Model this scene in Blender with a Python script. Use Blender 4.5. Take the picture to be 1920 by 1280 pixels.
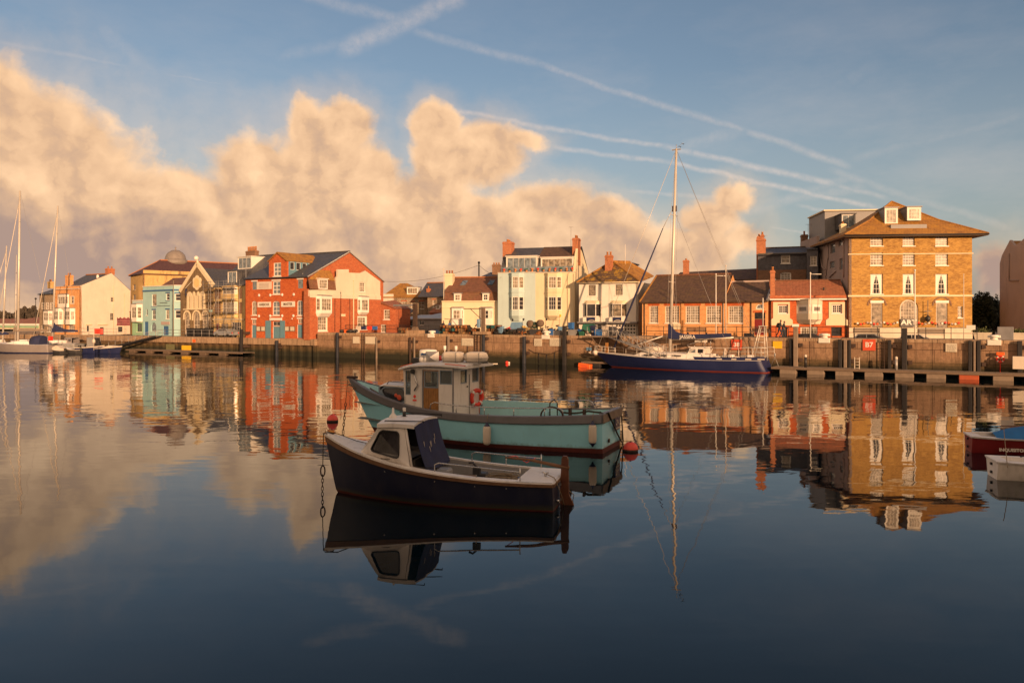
import bpy, math, random
from math import sin, cos, pi, radians, atan2, sqrt, hypot
from mathutils import Vector, Matrix
from mathutils.geometry import tessellate_polygon
random.seed(7)
SC = bpy.context.scene
COL = SC.collection
for ob in list(bpy.data.objects): bpy.data.objects.remove(ob)

# ------------------------------------------------------------------ camera
F = 1493.0; HY = 600.0; CAMZ = 5.3; CX = 960.0
cam = bpy.data.cameras.new('camera'); camo = bpy.data.objects.new('camera', cam); COL.objects.link(camo)
camo.location = (0, 0, CAMZ); camo.rotation_euler = (radians(90), 0, 0)
cam.sensor_width = 36; cam.lens = F * 36 / 1920.0
cam.shift_y = (HY - 640) / 1920.0
cam.clip_start = 0.1; cam.clip_end = 9000
SC.camera = camo

# ------------------------------------------------------------------ sun
SUN_AZ = radians(24); SUN_EL = radians(9.5)      # to the right of straight behind the camera
sd = Vector((sin(SUN_AZ) * cos(SUN_EL), -cos(SUN_AZ) * cos(SUN_EL), sin(SUN_EL)))
sl = bpy.data.lights.new('sun', 'SUN'); sl.energy = 3.3; sl.angle = radians(0.5); sl.color = (1.0, 0.585, 0.31)
slo = bpy.data.objects.new('sun', sl); COL.objects.link(slo)
slo.rotation_euler = sd.to_track_quat('Z', 'Y').to_euler()
slo.location = (30, -60, 40)

SC.view_settings.view_transform = 'Standard'; SC.view_settings.look = 'None'
SC.view_settings.exposure = 0.85; SC.view_settings.gamma = 1.0; SC.view_settings.use_curve_mapping = False

# ------------------------------------------------------------------ node helper
class NT:
    def __init__(s, nt): s.nt = nt; s.n = nt.nodes; s.l = nt.links
    def new(s, t, **kw):
        x = s.n.new(t)
        for k, v in kw.items(): setattr(x, k, v)
        return x
    def put(s, sock, v):
        if isinstance(v, bpy.types.NodeSocket): s.l.new(v, sock)
        else: sock.default_value = v
    def m(s, op, a, b=None, c=None, clamp=False):
        x = s.new('ShaderNodeMath', operation=op); x.use_clamp = clamp
        s.put(x.inputs[0], a)
        if b is not None: s.put(x.inputs[1], b)
        if c is not None: s.put(x.inputs[2], c)
        return x.outputs[0]
    def v(s, op, a, b=None, scale=None):
        x = s.new('ShaderNodeVectorMath', operation=op)
        s.put(x.inputs[0], a)
        if b is not None: s.put(x.inputs[1], b)
        if scale is not None: s.put(x.inputs['Scale'], scale)
        return x.outputs['Value'] if op in ('LENGTH', 'DOT_PRODUCT', 'DISTANCE') else x.outputs['Vector']
    def comb(s, x, y, z):
        c = s.new('ShaderNodeCombineXYZ')
        s.put(c.inputs[0], x); s.put(c.inputs[1], y); s.put(c.inputs[2], z); return c.outputs[0]
    def sep(s, v):
        c = s.new('ShaderNodeSeparateXYZ'); s.put(c.inputs[0], v); return c.outputs
    def noise(s, vec, scale, detail=3, rough=.5, dist=0, color=False):
        x = s.new('ShaderNodeTexNoise'); s.put(x.inputs['Vector'], vec)
        s.put(x.inputs['Scale'], scale); x.inputs['Detail'].default_value = detail
        x.inputs['Roughness'].default_value = rough; x.inputs['Distortion'].default_value = dist
        return x.outputs['Color'] if color else x.outputs[0]
    def rng(s, val, a, b, c=0., d=1., smooth=False):
        x = s.new('ShaderNodeMapRange'); x.clamp = True
        if smooth: x.interpolation_type = 'SMOOTHSTEP'
        s.put(x.inputs[0], val)
        for i, q in enumerate((a, b, c, d)): s.put(x.inputs[i + 1], q)
        return x.outputs[0]
    def mix(s, f, a, b, mode='MIX'):
        x = s.new('ShaderNodeMix', data_type='RGBA', blend_type=mode)
        s.put(x.inputs[0], f)
        for i, q in ((6, a), (7, b)):
            if isinstance(q, (tuple, list)): q = tuple(q)[:3] + (1,)
            s.put(x.inputs[i], q)
        return x.outputs[2]
    def scalec(s, col, f):
        return s.v('SCALE', col, scale=f)

# ------------------------------------------------------------------ world: nishita sky, cloud bank, vapour trails
W = bpy.data.worlds.new('World'); SC.world = W; W.use_nodes = True
t = NT(W.node_tree); t.n.clear()
tc = t.new('ShaderNodeTexCoord')
dx, dy, dz = t.sep(tc.outputs['Generated'])
az = t.m('ARCTAN2', dx, dy)
el = t.m('ARCTAN2', dz, t.m('SQRT', t.m('ADD', t.m('MULTIPLY', dx, dx), t.m('MULTIPLY', dy, dy))))
sky = t.new('ShaderNodeTexSky', sky_type='NISHITA'); sky.sun_disc = False
sky.sun_elevation = SUN_EL; sky.sun_rotation = pi - SUN_AZ     # same direction as the sun lamp
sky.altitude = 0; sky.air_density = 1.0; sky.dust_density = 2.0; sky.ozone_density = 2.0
SKYS = 0.074
K = 1000.0
def sp(px, py):                                    # picture direction -> (azimuth, elevation) * 1000
    u = (px - CX) / F; v = (HY - py) / F
    a = math.atan(u); return K * a, K * math.atan(v * cos(a))
P2 = t.comb(t.m('MULTIPLY', az, K), t.m('MULTIPLY', el, K), 0)
warp = t.noise(P2, 0.011, 5, .6, color=True)
Pw = t.v('ADD', P2, t.v('SCALE', t.v('SUBTRACT', warp, (.5, .5, .5)), scale=48.0))
def blobs(lst, vec):
    acc = None
    for (px, py, rx, ry, *wt) in lst:
        a, e = sp(px, py)
        d = t.v('LENGTH', t.v('MULTIPLY', t.v('SUBTRACT', vec, (a, e, 0)), (1.27 / rx, 1.27 / ry, 0)))
        g = t.m('SUBTRACT', wt[0] if wt else 1.0, d)
        if acc is None: acc = g
        else:
            x = t.new('ShaderNodeMath', operation='SMOOTH_MAX'); t.put(x.inputs[0], acc); t.put(x.inputs[1], g)
            x.inputs[2].default_value = .22; acc = x.outputs[0]
    return acc
CL = [(-20, 200, 75, 85), (20, 260, 150, 90), (100, 270, 85, 60), (-40, 350, 300, 160), (190, 380, 150, 90), (330, 410, 140, 90),
      (490, 330, 90, 75), (585, 240, 45, 50), (645, 235, 55, 60), (610, 320, 110, 90), (690, 340, 65, 70), (600, 420, 230, 110),
      (825, 235, 50, 45), (835, 300, 60, 70), (905, 290, 80, 70, .95), (975, 262, 90, 34, .55), (790, 400, 120, 80), (880, 440, 170, 90),
      (1020, 400, 100, 60), (1120, 420, 90, 55), (1110, 480, 150, 70), (1370, 375, 60, 40, .72), (1330, 415, 70, 50, .8), (1400, 450, 70, 50, .6),
      (1270, 470, 130, 60, .85), (300, 520, 420, 110), (900, 530, 420, 80), (1880, 500, 60, 70, .7)]
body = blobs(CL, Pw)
# the bank goes on outside the picture, extended overhead to add fill light
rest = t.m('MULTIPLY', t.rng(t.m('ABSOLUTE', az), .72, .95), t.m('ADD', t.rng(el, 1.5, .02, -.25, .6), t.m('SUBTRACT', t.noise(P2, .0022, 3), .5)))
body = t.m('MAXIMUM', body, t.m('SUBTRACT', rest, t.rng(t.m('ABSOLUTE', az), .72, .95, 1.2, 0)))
n1 = t.noise(Pw, .013, 7, .52)
n2 = t.noise(t.v('ADD', Pw, (15, 12, 0)), .013, 4, .5)
n3 = t.noise(Pw, .045, 5, .6)
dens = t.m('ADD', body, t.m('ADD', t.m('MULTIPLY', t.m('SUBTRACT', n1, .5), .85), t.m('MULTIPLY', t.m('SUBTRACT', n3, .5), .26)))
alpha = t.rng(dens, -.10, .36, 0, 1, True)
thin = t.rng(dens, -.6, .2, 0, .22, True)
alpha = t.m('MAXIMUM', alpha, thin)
lit = t.m('ADD', t.m('MULTIPLY', t.m('SUBTRACT', n1, n2), 1.9), t.m('ADD', .56, t.m('MULTIPLY', t.m('SUBTRACT', n3, .5), .30)))
lit = t.m('ADD', lit, t.rng(dens, .5, .0, 0, .35))
SH = blobs([(-20, 475, 240, 55), (200, 495, 150, 40, .7), (1880, 500, 90, 90)], Pw)
SH = t.m('ADD', SH, t.m('MULTIPLY', t.m('SUBTRACT', t.noise(Pw, .009, 5, .6), .5), 1.6))
lit = t.m('SUBTRACT', lit, t.rng(SH, -.9, 1.2, 0, .62, True))
lit = t.m('SUBTRACT', lit, t.rng(el, .13, .04, 0, .16))
lit = t.m('MAXIMUM', 0.04, t.m('MINIMUM', 1.0, lit))
ccol = t.mix(t.rng(lit, 0, .55), (.235, .165, .14), (.45, .285, .17))
ccol = t.mix(t.rng(lit, .5, 1), ccol, (.63, .41, .24))
# thin high veil and vapour trails
TR = [(640, 95, 870, -10, 26, .34), (520, 110, 640, 80, 16, .12), (570, -10, 760, 40, 16, .22), (780, 60, 1010, 120, 12, .22), (1010, 120, 1400, 245, 10, .30), (1400, 245, 1590, 312, 10, .32),
      (850, 205, 1250, 275, 7, .42), (1250, 275, 1560, 345, 9, .5), (1560, 345, 1660, 370, 7, .32), (1040, 275, 1260, 305, 7, .40), (1260, 305, 1640, 388, 7, .55),
      (1180, 357, 1350, 372, 6, .26), (1450, 425, 1540, 443, 4, .32), (1440, 380, 1620, 350, 12, .22), (1270, 280, 1400, 240, 22, .18), (1400, 240, 1650, 120, 22, .07),
      (1600, 300, 1920, 215, 12, .12), (1500, 385, 1560, 400, 5, .3), (310, 140, 420, 160, 4, .2), (0, 80, 260, 125, 5, .14), (190, 50, 270, 130, 24, .14), (1560, 320, 1900, 430, 10, .2), (1400, 400, 1600, 330, 12, .16)]
Pt = t.v('ADD', P2, t.v('SCALE', t.v('SUBTRACT', t.noise(P2, .02, 3, .6, color=True), (.5, .5, .5)), scale=9.0))
trn = t.rng(t.noise(P2, .07, 5, .7), .30, .66, .35, 1.15)
tacc = None
for (x0, y0, x1, y1, w, s_) in TR:
    a0, e0 = sp(x0, y0); a1, e1 = sp(x1, y1); L = hypot(a1 - a0, e1 - e0); ux, uy = (a1 - a0) / L, (e1 - e0) / L
    rel = t.v('SUBTRACT', Pt, (a0, e0, 0))
    b = t.m('ABSOLUTE', t.v('DOT_PRODUCT', rel, (-uy, ux, 0)))
    a_ = t.m('ABSOLUTE', t.m('SUBTRACT', t.v('DOT_PRODUCT', rel, (ux, uy, 0)), L / 2))
    g = t.m('MULTIPLY', t.rng(b, w * 1000 / F, 0, 0, s_ * .8, True), t.rng(a_, L / 2 + 12, L / 2 - 12, 0, 1, True))
    tacc = g if tacc is None else t.m('MAXIMUM', tacc, g)
veil = t.m('MULTIPLY', t.rng(t.noise(t.v('MULTIPLY', Pt, (.6, 1.6, 1)), .006, 6, .62), .46, .78, 0, .26), t.rng(el, .42, .12, .12, 1))
tr = t.m('MULTIPLY', tacc, trn)
high = t.m('MAXIMUM', tr, veil, clamp=True)
skyc = t.scalec(sky.outputs[0], SKYS)
lum = t.v('DOT_PRODUCT', skyc, (.3, .5, .2)); skyc = t.mix(.18, skyc, t.comb(t.m('MULTIPLY', lum, 1.10), lum, t.m('MULTIPLY', lum, .98)))
skyc = t.mix(t.rng(el, .30, .0, 0, .42), skyc, (.31, .295, .27))
skyc = t.mix(high, skyc, (.50, .40, .34))
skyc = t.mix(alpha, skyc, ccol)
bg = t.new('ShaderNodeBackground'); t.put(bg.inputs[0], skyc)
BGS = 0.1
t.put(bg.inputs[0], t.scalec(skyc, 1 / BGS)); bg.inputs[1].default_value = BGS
wo = t.new('ShaderNodeOutputWorld'); t.l.new(bg.outputs[0], wo.inputs[0])
W.cycles.sampling_method = 'MANUAL'; W.cycles.sample_map_resolution = 512

# ------------------------------------------------------------------ mesh helpers
def P(px, py, D): return Vector(((px - CX) / F * D, D, CAMZ - (py - HY) / F * D))
def PZ(px, z, D): return Vector(((px - CX) / F * D, D, z))
def wat(px, py, z=0.):                              # where a picture point meets height z
    D = (CAMZ - z) * F / (py - HY); return Vector(((px - CX) / F * D, D, z))

class MB:
    def __init__(s): s.v = []; s.f = []; s.sm = []
    def add(s, verts, faces, smooth=False):
        o = len(s.v); s.v += [tuple(q) for q in verts]; s.f += [tuple(i + o for i in f) for f in faces]
        s.sm += [smooth] * len(faces); return s
    def box(s, x0, x1, y0, y1, z0, z1):
        return s.add([(x0, y0, z0), (x1, y0, z0), (x1, y1, z0), (x0, y1, z0), (x0, y0, z1), (x1, y0, z1), (x1, y1, z1), (x0, y1, z1)],
                     [(0, 3, 2, 1), (4, 5, 6, 7), (0, 1, 5, 4), (1, 2, 6, 5), (2, 3, 7, 6), (3, 0, 4, 7)])
    def cbox(s, c, d): return s.box(c[0] - d[0] / 2, c[0] + d[0] / 2, c[1] - d[1] / 2, c[1] + d[1] / 2, c[2] - d[2] / 2, c[2] + d[2] / 2)
    def bev(s, x0, x1, y0, y1, z0, z1, b):          # box with its vertical and top edges chamfered
        def ring(i, z): return [(x0 + i, y0 + b, z), (x0 + b, y0 + i, z), (x1 - b, y0 + i, z), (x1 - i, y0 + b, z), (x1 - i, y1 - b, z), (x1 - b, y1 - i, z), (x0 + b, y1 - i, z), (x0 + i, y1 - b, z)]
        def r2(z): return [(x0 + b, y0 + b, z)] * 2 + [(x1 - b, y0 + b, z)] * 2 + [(x1 - b, y1 - b, z)] * 2 + [(x0 + b, y1 - b, z)] * 2
        return s.loft([ring(0, z0), ring(0, z1 - b), [((p[0] + q[0]) / 2, (p[1] + q[1]) / 2, z1) for p, q in zip(ring(b * .5, z1), r2(z1))]], cap=True)
    def poly(s, pts): return s.add(pts, [tuple(range(len(pts)))])
    def slab(s, pts, t):                             # polygon thickened against its normal
        pts = [Vector(p) for p in pts]; n = Vector((0, 0, 0))
        for i in range(len(pts)):
            a, b = pts[i], pts[(i + 1) % len(pts)]; n += a.cross(b)
        n.normalize(); k = len(pts); q = [p - n * t for p in pts]
        return s.add(pts + q, [tuple(range(k)), tuple(range(2 * k - 1, k - 1, -1))] + [(i, k + i, k + (i + 1) % k, (i + 1) % k) for i in range(k)])
    def loft(s, rings, cap=False, smooth=False, closed=True):
        k = len(rings[0]); v = [p for r in rings for p in r]; f = []
        for i in range(len(rings) - 1):
            for j in range(k if closed else k - 1):
                a = i * k + j; b = i * k + (j + 1) % k; f.append((a, b, b + k, a + k))
        s.add(v, f, smooth)
        if cap: s.add(rings[0], [tuple(range(k - 1, -1, -1))]); s.add(rings[-1], [tuple(range(k))])
        return s
    def tube(s, pts, r, n=8, cap=True, smooth=True):
        pts = [Vector(p) for p in pts]; rs = r if isinstance(r, (list, tuple)) else [r] * len(pts); rings = []
        prev = None
        for i, p in enumerate(pts):
            d = (pts[min(i + 1, len(pts) - 1)] - pts[max(i - 1, 0)]).normalized()
            if prev is None:
                a = Vector((0, 0, 1)) if abs(d.z) < .9 else Vector((1, 0, 0)); e = d.cross(a).normalized()
            else: e = (prev - d * prev.dot(d)).normalized()
            prev = e; g = d.cross(e)
            rings.append([tuple(p + (e * cos(2 * pi * j / n) + g * sin(2 * pi * j / n)) * rs[i]) for j in range(n)])
        return s.loft(rings, cap, smooth)
    def cyl(s, x, y, z0, z1, r, n=12, r1=None): return s.tube([(x, y, z0), (x, y, z1)], [r, r if r1 is None else r1], n)
    def lathe(s, c, prof, n=16, axis='Z', smooth=True):
        rings = []
        for (r, h) in prof:
            ring = []
            for j in range(n):
                a = 2 * pi * j / n; q = (r * cos(a), r * sin(a), h)
                if axis == 'X': q = (h, q[0], q[1])
                if axis == 'Y': q = (q[0], h, q[1])
                ring.append((c[0] + q[0], c[1] + q[1], c[2] + q[2]))
            rings.append(ring)
        return s.loft(rings, True, smooth)
    def prism(s, pts, y0, y1):                       # x,z outline pushed from y0 to y1
        k = len(pts); return s.add([(p[0], y0, p[1]) for p in pts] + [(p[0], y1, p[1]) for p in pts],
            [tuple(range(k)), tuple(range(2 * k - 1, k - 1, -1))] + [(i, k + i, k + (i + 1) % k, (i + 1) % k) for i in range(k)])
    def panel(s, outline, holes=(), y0=0., th=.3, smooth=False):
        """upright wall (x,z outline) with openings, front at y0, back at y0+th, reveals round every opening"""
        loops = [list(outline)] + [list(h) for h in holes]
        tri = tessellate_polygon([[Vector((p[0], p[1], 0)) for p in l] for l in loops])
        flat = [p for l in loops for p in l]; n = len(flat)
        vs = [(p[0], y0, p[1]) for p in flat] + [(p[0], y0 + th, p[1]) for p in flat]
        fs = []
        for a, b, c in tri:
            A, B, C_ = flat[a], flat[b], flat[c]
            if (B[0] - A[0]) * (C_[1] - A[1]) - (B[1] - A[1]) * (C_[0] - A[0]) < 0: b, c = c, b
            fs.append((a, b, c)); fs.append((c + n, b + n, a + n))
        o = 0
        for l in loops:
            k = len(l)
            for i in range(k): fs.append((o + i, o + i + n, o + (i + 1) % k + n, o + (i + 1) % k))
            o += k
        return s.add(vs, fs)
    def sphere(s, c, r, nu=16, nv=10, sc=(1, 1, 1)):
        rings = []
        for i in range(nv + 1):
            a = -pi / 2 + pi * i / nv; rr = max(cos(a), 1e-3) * r
            rings.append([(c[0] + rr * cos(2 * pi * j / nu) * sc[0], c[1] + rr * sin(2 * pi * j / nu) * sc[1], c[2] + r * sin(a) * sc[2]) for j in range(nu)])
        return s.loft(rings, True, True)
    def xf(s, M):
        s.v = [tuple(M @ Vector(p)) for p in s.v]; return s
    def mesh(s, name, m):
        me = bpy.data.meshes.new(name); me.from_pydata(s.v, [], s.f)
        me.polygons.foreach_set('use_smooth', s.sm)
        if m: me.materials.append(m)
        me.update(); return me
    def build(s, name, m, parent=None, loc=None, rz=0., fix=True):
        me = s.mesh(name, m)
        if fix:
            import bmesh
            b = bmesh.new(); b.from_mesh(me)
            if any(s.sm): bmesh.ops.remove_doubles(b, verts=b.verts, dist=1e-5)
            bmesh.ops.recalc_face_normals(b, faces=b.faces); b.to_mesh(me); b.free()
        o = bpy.data.objects.new(name, me); COL.objects.link(o)
        if parent: o.parent = parent
        if loc is not None: o.location = loc
        if rz: o.rotation_euler = (0, 0, rz)
        return o

def tag(o, label=None, cat=None, group=None, kind=None):
    if label: o['label'] = label
    if cat: o['category'] = cat
    if group: o['group'] = group
    if kind: o['kind'] = kind
    return o
def thing(name, label, cat, loc=(0, 0, 0), rz=0., group=None):
    o = bpy.data.objects.new(name, None); COL.objects.link(o); o.location = loc; o.rotation_euler = (0, 0, rz)
    o.empty_display_size = .2
    return tag(o, label, cat, group)
KIDS = {}
def copy_tree(o, loc=None, rz=None, label=None, parent=None, scale=None):
    c = o.copy(); COL.objects.link(c)
    if parent: c.parent = parent
    if loc is not None: c.location = loc
    if rz is not None: c.rotation_euler = (0, 0, rz)
    if scale is not None: c.scale = scale if isinstance(scale, tuple) else (scale,) * 3
    if label: c['label'] = label
    for ch in [q for q in bpy.data.objects if q.parent == o]: copy_tree(ch, parent=c)
    return c
def text(s, size, m, parent, loc, rot=(pi / 2, 0, 0), name='lettering', ext=.01, ax='CENTER', sx=1.0, bold=0.0):
    cu = bpy.data.curves.new(name, 'FONT'); cu.body = s; cu.size = size; cu.extrude = ext; cu.align_x = ax; cu.align_y = 'CENTER'; cu.offset = bold
    cu.resolution_u = 3
    o = bpy.data.objects.new(name, cu); COL.objects.link(o)
    me = bpy.data.meshes.new_from_object(o); bpy.data.objects.remove(o); bpy.data.curves.remove(cu)
    me.materials.clear(); me.materials.append(m)
    r = bpy.data.objects.new(name, me); COL.objects.link(r); r.parent = parent; r.location = loc; r.rotation_euler = rot; r.scale = (sx, 1, 1)
    return r
# ------------------------------------------------------------------ materials
def _mat(name):
    m = bpy.data.materials.new(name); m.use_nodes = True; m.node_tree.nodes.clear(); q = NT(m.node_tree)
    b = q.new('ShaderNodeBsdfPrincipled'); o = q.new('ShaderNodeOutputMaterial'); q.l.new(b.outputs[0], o.inputs[0])
    return m, q, b
def ocoord(q):
    """world position, so that alike pieces do not repeat their grain"""
    g = q.new('ShaderNodeNewGeometry'); return g.outputs['Position']
def bump(q, b, h, strength=.4, dist=.02):
    x = q.new('ShaderNodeBump'); x.inputs['Strength'].default_value = strength; x.inputs['Distance'].default_value = dist
    q.put(x.inputs['Height'], h); q.l.new(x.outputs[0], b.inputs['Normal'])
def c4(c): return tuple(c)[:3] + (1,)
def mul(c, k): return tuple(min(1, x * k) for x in c[:3])
def paint(name, col, rough=.55, var=.16, scale=1.3, dirt=.25, dcol=(.12, .09, .06), metal=0, bmp=.15, coat=0):
    m, q, b = _mat(name); p = ocoord(q)
    n = q.noise(p, scale, 5, .6); c = q.mix(q.rng(n, .25, .75), mul(col, 1 - var), mul(col, 1 + var * .6))
    if dirt:
        st = q.noise(q.v('MULTIPLY', p, (1, 1, .16)), scale * 3.2, 5, .65)
        c = q.mix(q.rng(st, .52, .85, 0, dirt), c, dcol)
    q.put(b.inputs['Base Color'], c); q.put(b.inputs['Roughness'], q.rng(n, .2, .8, rough - .06, rough + .1)); b.inputs['Metallic'].default_value = metal
    b.inputs['Coat Weight'].default_value = coat
    if bmp: bump(q, b, q.noise(p, scale * 22, 4, .6), bmp, .01)
    return m
def brickmat(name, c1, c2, mortar, patch=None, ps=1.0, bw=.225, bh=.075, k=.5, blot=None):
    m, q, b = _mat(name); p = ocoord(q); x, y, z = q.sep(p)
    uv = q.comb(q.m('ADD', x, q.m('MULTIPLY', y, .77)), z, 0)
    br = q.new('ShaderNodeTexBrick'); q.put(br.inputs['Vector'], uv)
    br.inputs['Color1'].default_value = c4(c1); br.inputs['Color2'].default_value = c4(c2); br.inputs['Mortar'].default_value = c4(mortar)
    br.inputs['Scale'].default_value = 1; br.inputs['Mortar Size'].default_value = .006 * bw / .225; br.inputs['Brick Width'].default_value = bw; br.inputs['Row Height'].default_value = bh
    big = q.noise(q.v('MULTIPLY', p, (1, 1, 1.9)), 1.7 * ps, 6, .68)
    c = q.mix(q.rng(big, .34, .66, 0, k), br.outputs[0], patch or mul(c1, .45))
    fine = q.noise(q.v('MULTIPLY', p, (1, 1, 3.0)), 4.2 * ps, 3, .75)
    c = q.mix(q.rng(fine, .40, .68, 0, .65), c, blot or mul(c2, 1.35))
    c = q.mix(q.rng(q.noise(q.v('MULTIPLY', p, (1, 1, 3.0)), 5.1 * ps, 3, .75), .55, .75, 0, .55), c, mul(c1, .35))
    q.put(b.inputs['Base Color'], c); b.inputs['Roughness'].default_value = .85
    bump(q, b, q.m('ADD', br.outputs['Fac'], q.m('MULTIPLY', fine, -1.2)), .5, .012)
    return m
def roofmat(name, c1, c2, lichen=(.30, .17, .03), amt=.5, w=.3, h=.16, lo=.5, hi=.7, rough=.7):
    m, q, b = _mat(name); p = ocoord(q); x, y, z = q.sep(p)
    uv = q.comb(q.m('ADD', x, q.m('MULTIPLY', y, .37)), q.m('MULTIPLY', z, 1.5), 0)
    br = q.new('ShaderNodeTexBrick'); q.put(br.inputs['Vector'], uv)
    br.inputs['Color1'].default_value = c4(c1); br.inputs['Color2'].default_value = c4(c2); br.inputs['Mortar'].default_value = c4(mul(c1, .35))
    br.inputs['Scale'].default_value = 1; br.inputs['Mortar Size'].default_value = .012; br.inputs['Brick Width'].default_value = w; br.inputs['Row Height'].default_value = h
    n = q.noise(p, 1.1, 7, .72); c = q.mix(q.rng(q.noise(p, 2.6, 5, .7), .35, .7, 0, .6), br.outputs[0], mul(c2, 1.5))
    c = q.mix(q.rng(q.noise(q.v('MULTIPLY', p, (1, 1, .5)), 3.1, 5, .75), .5, .75, 0, .6), c, mul(c1, .4))
    c = q.mix(q.rng(n, lo, hi, 0, amt), c, lichen)
    q.put(b.inputs['Base Color'], c); b.inputs['Roughness'].default_value = rough
    bump(q, b, q.m('ADD', br.outputs['Fac'], q.m('MULTIPLY', q.noise(p, 9, 4, .7), -1.4)), .7, .03)
    return m
def stonemat(name, base, hi, lo, rough=.9, w=1.6, h=.6, top=None, joints=True, algae=False):
    """weathered concrete or stone; with algae=True the tide has left bands at fixed heights above the water"""
    m, q, b = _mat(name); p = ocoord(q); x, y, z = q.sep(p); s_ = q.m('ADD', x, q.m('MULTIPLY', y, -.6))
    n = q.noise(p, .45, 7, .7); c = q.mix(q.rng(n, .3, .7), mul(lo, 1), base)
    c = q.mix(q.rng(q.noise(p, 1.9, 6, .75), .48, .72, 0, .7), c, hi)
    c = q.mix(q.rng(q.noise(p, 5.5, 5, .75), .52, .8, 0, .6), c, mul(lo, .5))
    strk = q.noise(q.comb(q.m('MULTIPLY', s_, 3.2), 0, q.m('MULTIPLY', z, .25)), 1.0, 6, .7)
    c = q.mix(q.rng(strk, .53, .70, 0, .8), c, (.055, .035, .022))
    c = q.mix(q.rng(q.noise(q.comb(q.m('MULTIPLY', s_, 2.1), 4.4, q.m('MULTIPLY', z, .3)), 1.0, 5, .7), .62, .76, 0, .5), c, (.30, .21, .13))
    h_ = n
    if joints:
        br = q.new('ShaderNodeTexBrick'); q.put(br.inputs['Vector'], q.comb(s_, z, 0)); br.inputs['Color1'].default_value = (1, 1, 1, 1); br.inputs['Color2'].default_value = (.86, .86, .86, 1)
        br.inputs['Mortar'].default_value = (.30, .27, .24, 1); br.inputs['Scale'].default_value = 1; br.inputs['Mortar Size'].default_value = .03; br.inputs['Brick Width'].default_value = w; br.inputs['Row Height'].default_value = h
        c = q.mix(1.0, c, br.outputs[0], 'MULTIPLY')
    if algae:
        zz = q.m('ADD', z, q.m('MULTIPLY', q.m('SUBTRACT', q.noise(q.comb(s_, 0, q.m('MULTIPLY', z, 2)), .9, 6, .7), .5), 1.1))
        c = q.mix(q.rng(zz, 1.75, 1.05, 0, .78), c, (.062, .045, .014))
        c = q.mix(q.rng(zz, 1.1, .6, 0, .93), c, (.014, .016, .008))
    q.put(b.inputs['Base Color'], c); b.inputs['Roughness'].default_value = rough
    bump(q, b, q.noise(p, 7, 7, .7), .8, .05)
    return m
def glassmat(name, col, rough=.06, spec=.5, var=.5):
    m, q, b = _mat(name); p = ocoord(q)
    n = q.noise(p, 2.3, 3, .6); q.put(b.inputs['Base Color'], q.mix(q.rng(n, .35, .65), mul(col, 1 - var), mul(col, 1 + var)))
    b.inputs['Roughness'].default_value = rough; b.inputs['IOR'].default_value = 1.5; b.inputs['Coat Weight'].default_value = spec; b.inputs['Coat Roughness'].default_value = .03
    bump(q, b, q.noise(p, 1.6, 2, .5), .12, .05)
    return m
M = {}
M['white'] = paint('white_paint', (.78, .74, .67), .5, .08, dirt=.15)
M['offwhite'] = paint('off_white_render', (.66, .585, .49), .7, .1, .6, dirt=.2)
M['cream'] = paint('cream_render', (.74, .63, .43), .75, .1, .5, dirt=.22)
M['cream2'] = paint('pale_cream_render', (.66, .59, .47), .75, .1, .5, dirt=.28)
M['yellow'] = paint('yellow_render', (.74, .54, .25), .75, .12, .5, dirt=.3)
M['aqua'] = paint('aqua_render', (.36, .58, .58), .7, .1, .7, dirt=.22)
M['paleblue'] = paint('pale_blue_render', (.47, .60, .60), .7, .08, .6, dirt=.2)
M['green'] = paint('pale_green_render', (.30, .52, .33), .7, .1, .8, dirt=.2)
M['bluetrim'] = paint('blue_trim', (.04, .13, .30), .5, .1)
M['bluedoor'] = paint('grey_blue_door', (.12, .26, .34), .55, .12)
M['pink'] = paint('pinkish_grey_render', (.45, .36, .33), .8, .12, .4, dirt=.35)
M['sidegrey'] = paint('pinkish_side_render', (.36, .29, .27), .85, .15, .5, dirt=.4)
M['stone_gold'] = stonemat('golden_ashlar', (.64, .43, .17), (.70, .50, .23), (.50, .32, .12), joints=False)
M['algaegreen'] = paint('algae_green_board', (.15, .15, .07), .8, .3, 3)
M['stone_dark'] = stonemat('dark_rubble_stone', (.34, .24, .13), (.48, .35, .19), (.18, .12, .07), w=.4, h=.22)
M['stone_rubble'] = stonemat('pale_rubble_stone', (.50, .39, .27), (.62, .48, .34), (.30, .22, .15), w=.45, h=.25)
M['quaywall'] = stonemat('tidal_quay_concrete', (.38, .24, .145), (.50, .33, .205), (.22, .13, .08), w=5.2, h=1.25, algae=True)
M['coping'] = stonemat('quay_coping', (.46, .32, .20), (.56, .40, .26), (.30, .20, .13), w=1.4, h=5)
M['paving'] = stonemat('quay_paving', (.22, .19, .16), (.28, .24, .20), (.15, .13, .11), joints=False)
M['asphalt'] = stonemat('asphalt', (.055, .053, .05), (.07, .067, .062), (.04, .04, .038), joints=False)
M['sheet'] = stonemat('rusty_sheet_piling', (.12, .065, .035), (.20, .12, .06), (.05, .028, .017), joints=False, algae=True)
M['brick_red'] = brickmat('red_brick', (.50, .078, .014), (.62, .115, .02), (.42, .17, .07), (.30, .05, .018), ps=.6, k=.75, blot=(.70, .19, .05))
M['brick_red2'] = brickmat('dark_red_brick', (.44, .085, .022), (.50, .11, .03), (.34, .22, .14), (.24, .055, .025), ps=.6, k=.65, blot=(.56, .21, .09))
M['brick_orange'] = brickmat('orange_brick', (.70, .31, .10), (.76, .37, .14), (.60, .42, .24), (.50, .19, .06), ps=.6, k=.6, blot=(.80, .46, .20))
M['brick_gold'] = brickmat('golden_stock_brick', (.40, .21, .04), (.52, .30, .07), (.36, .23, .09), (.17, .075, .022), ps=.55, k=.75, blot=(.64, .39, .11))
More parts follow.
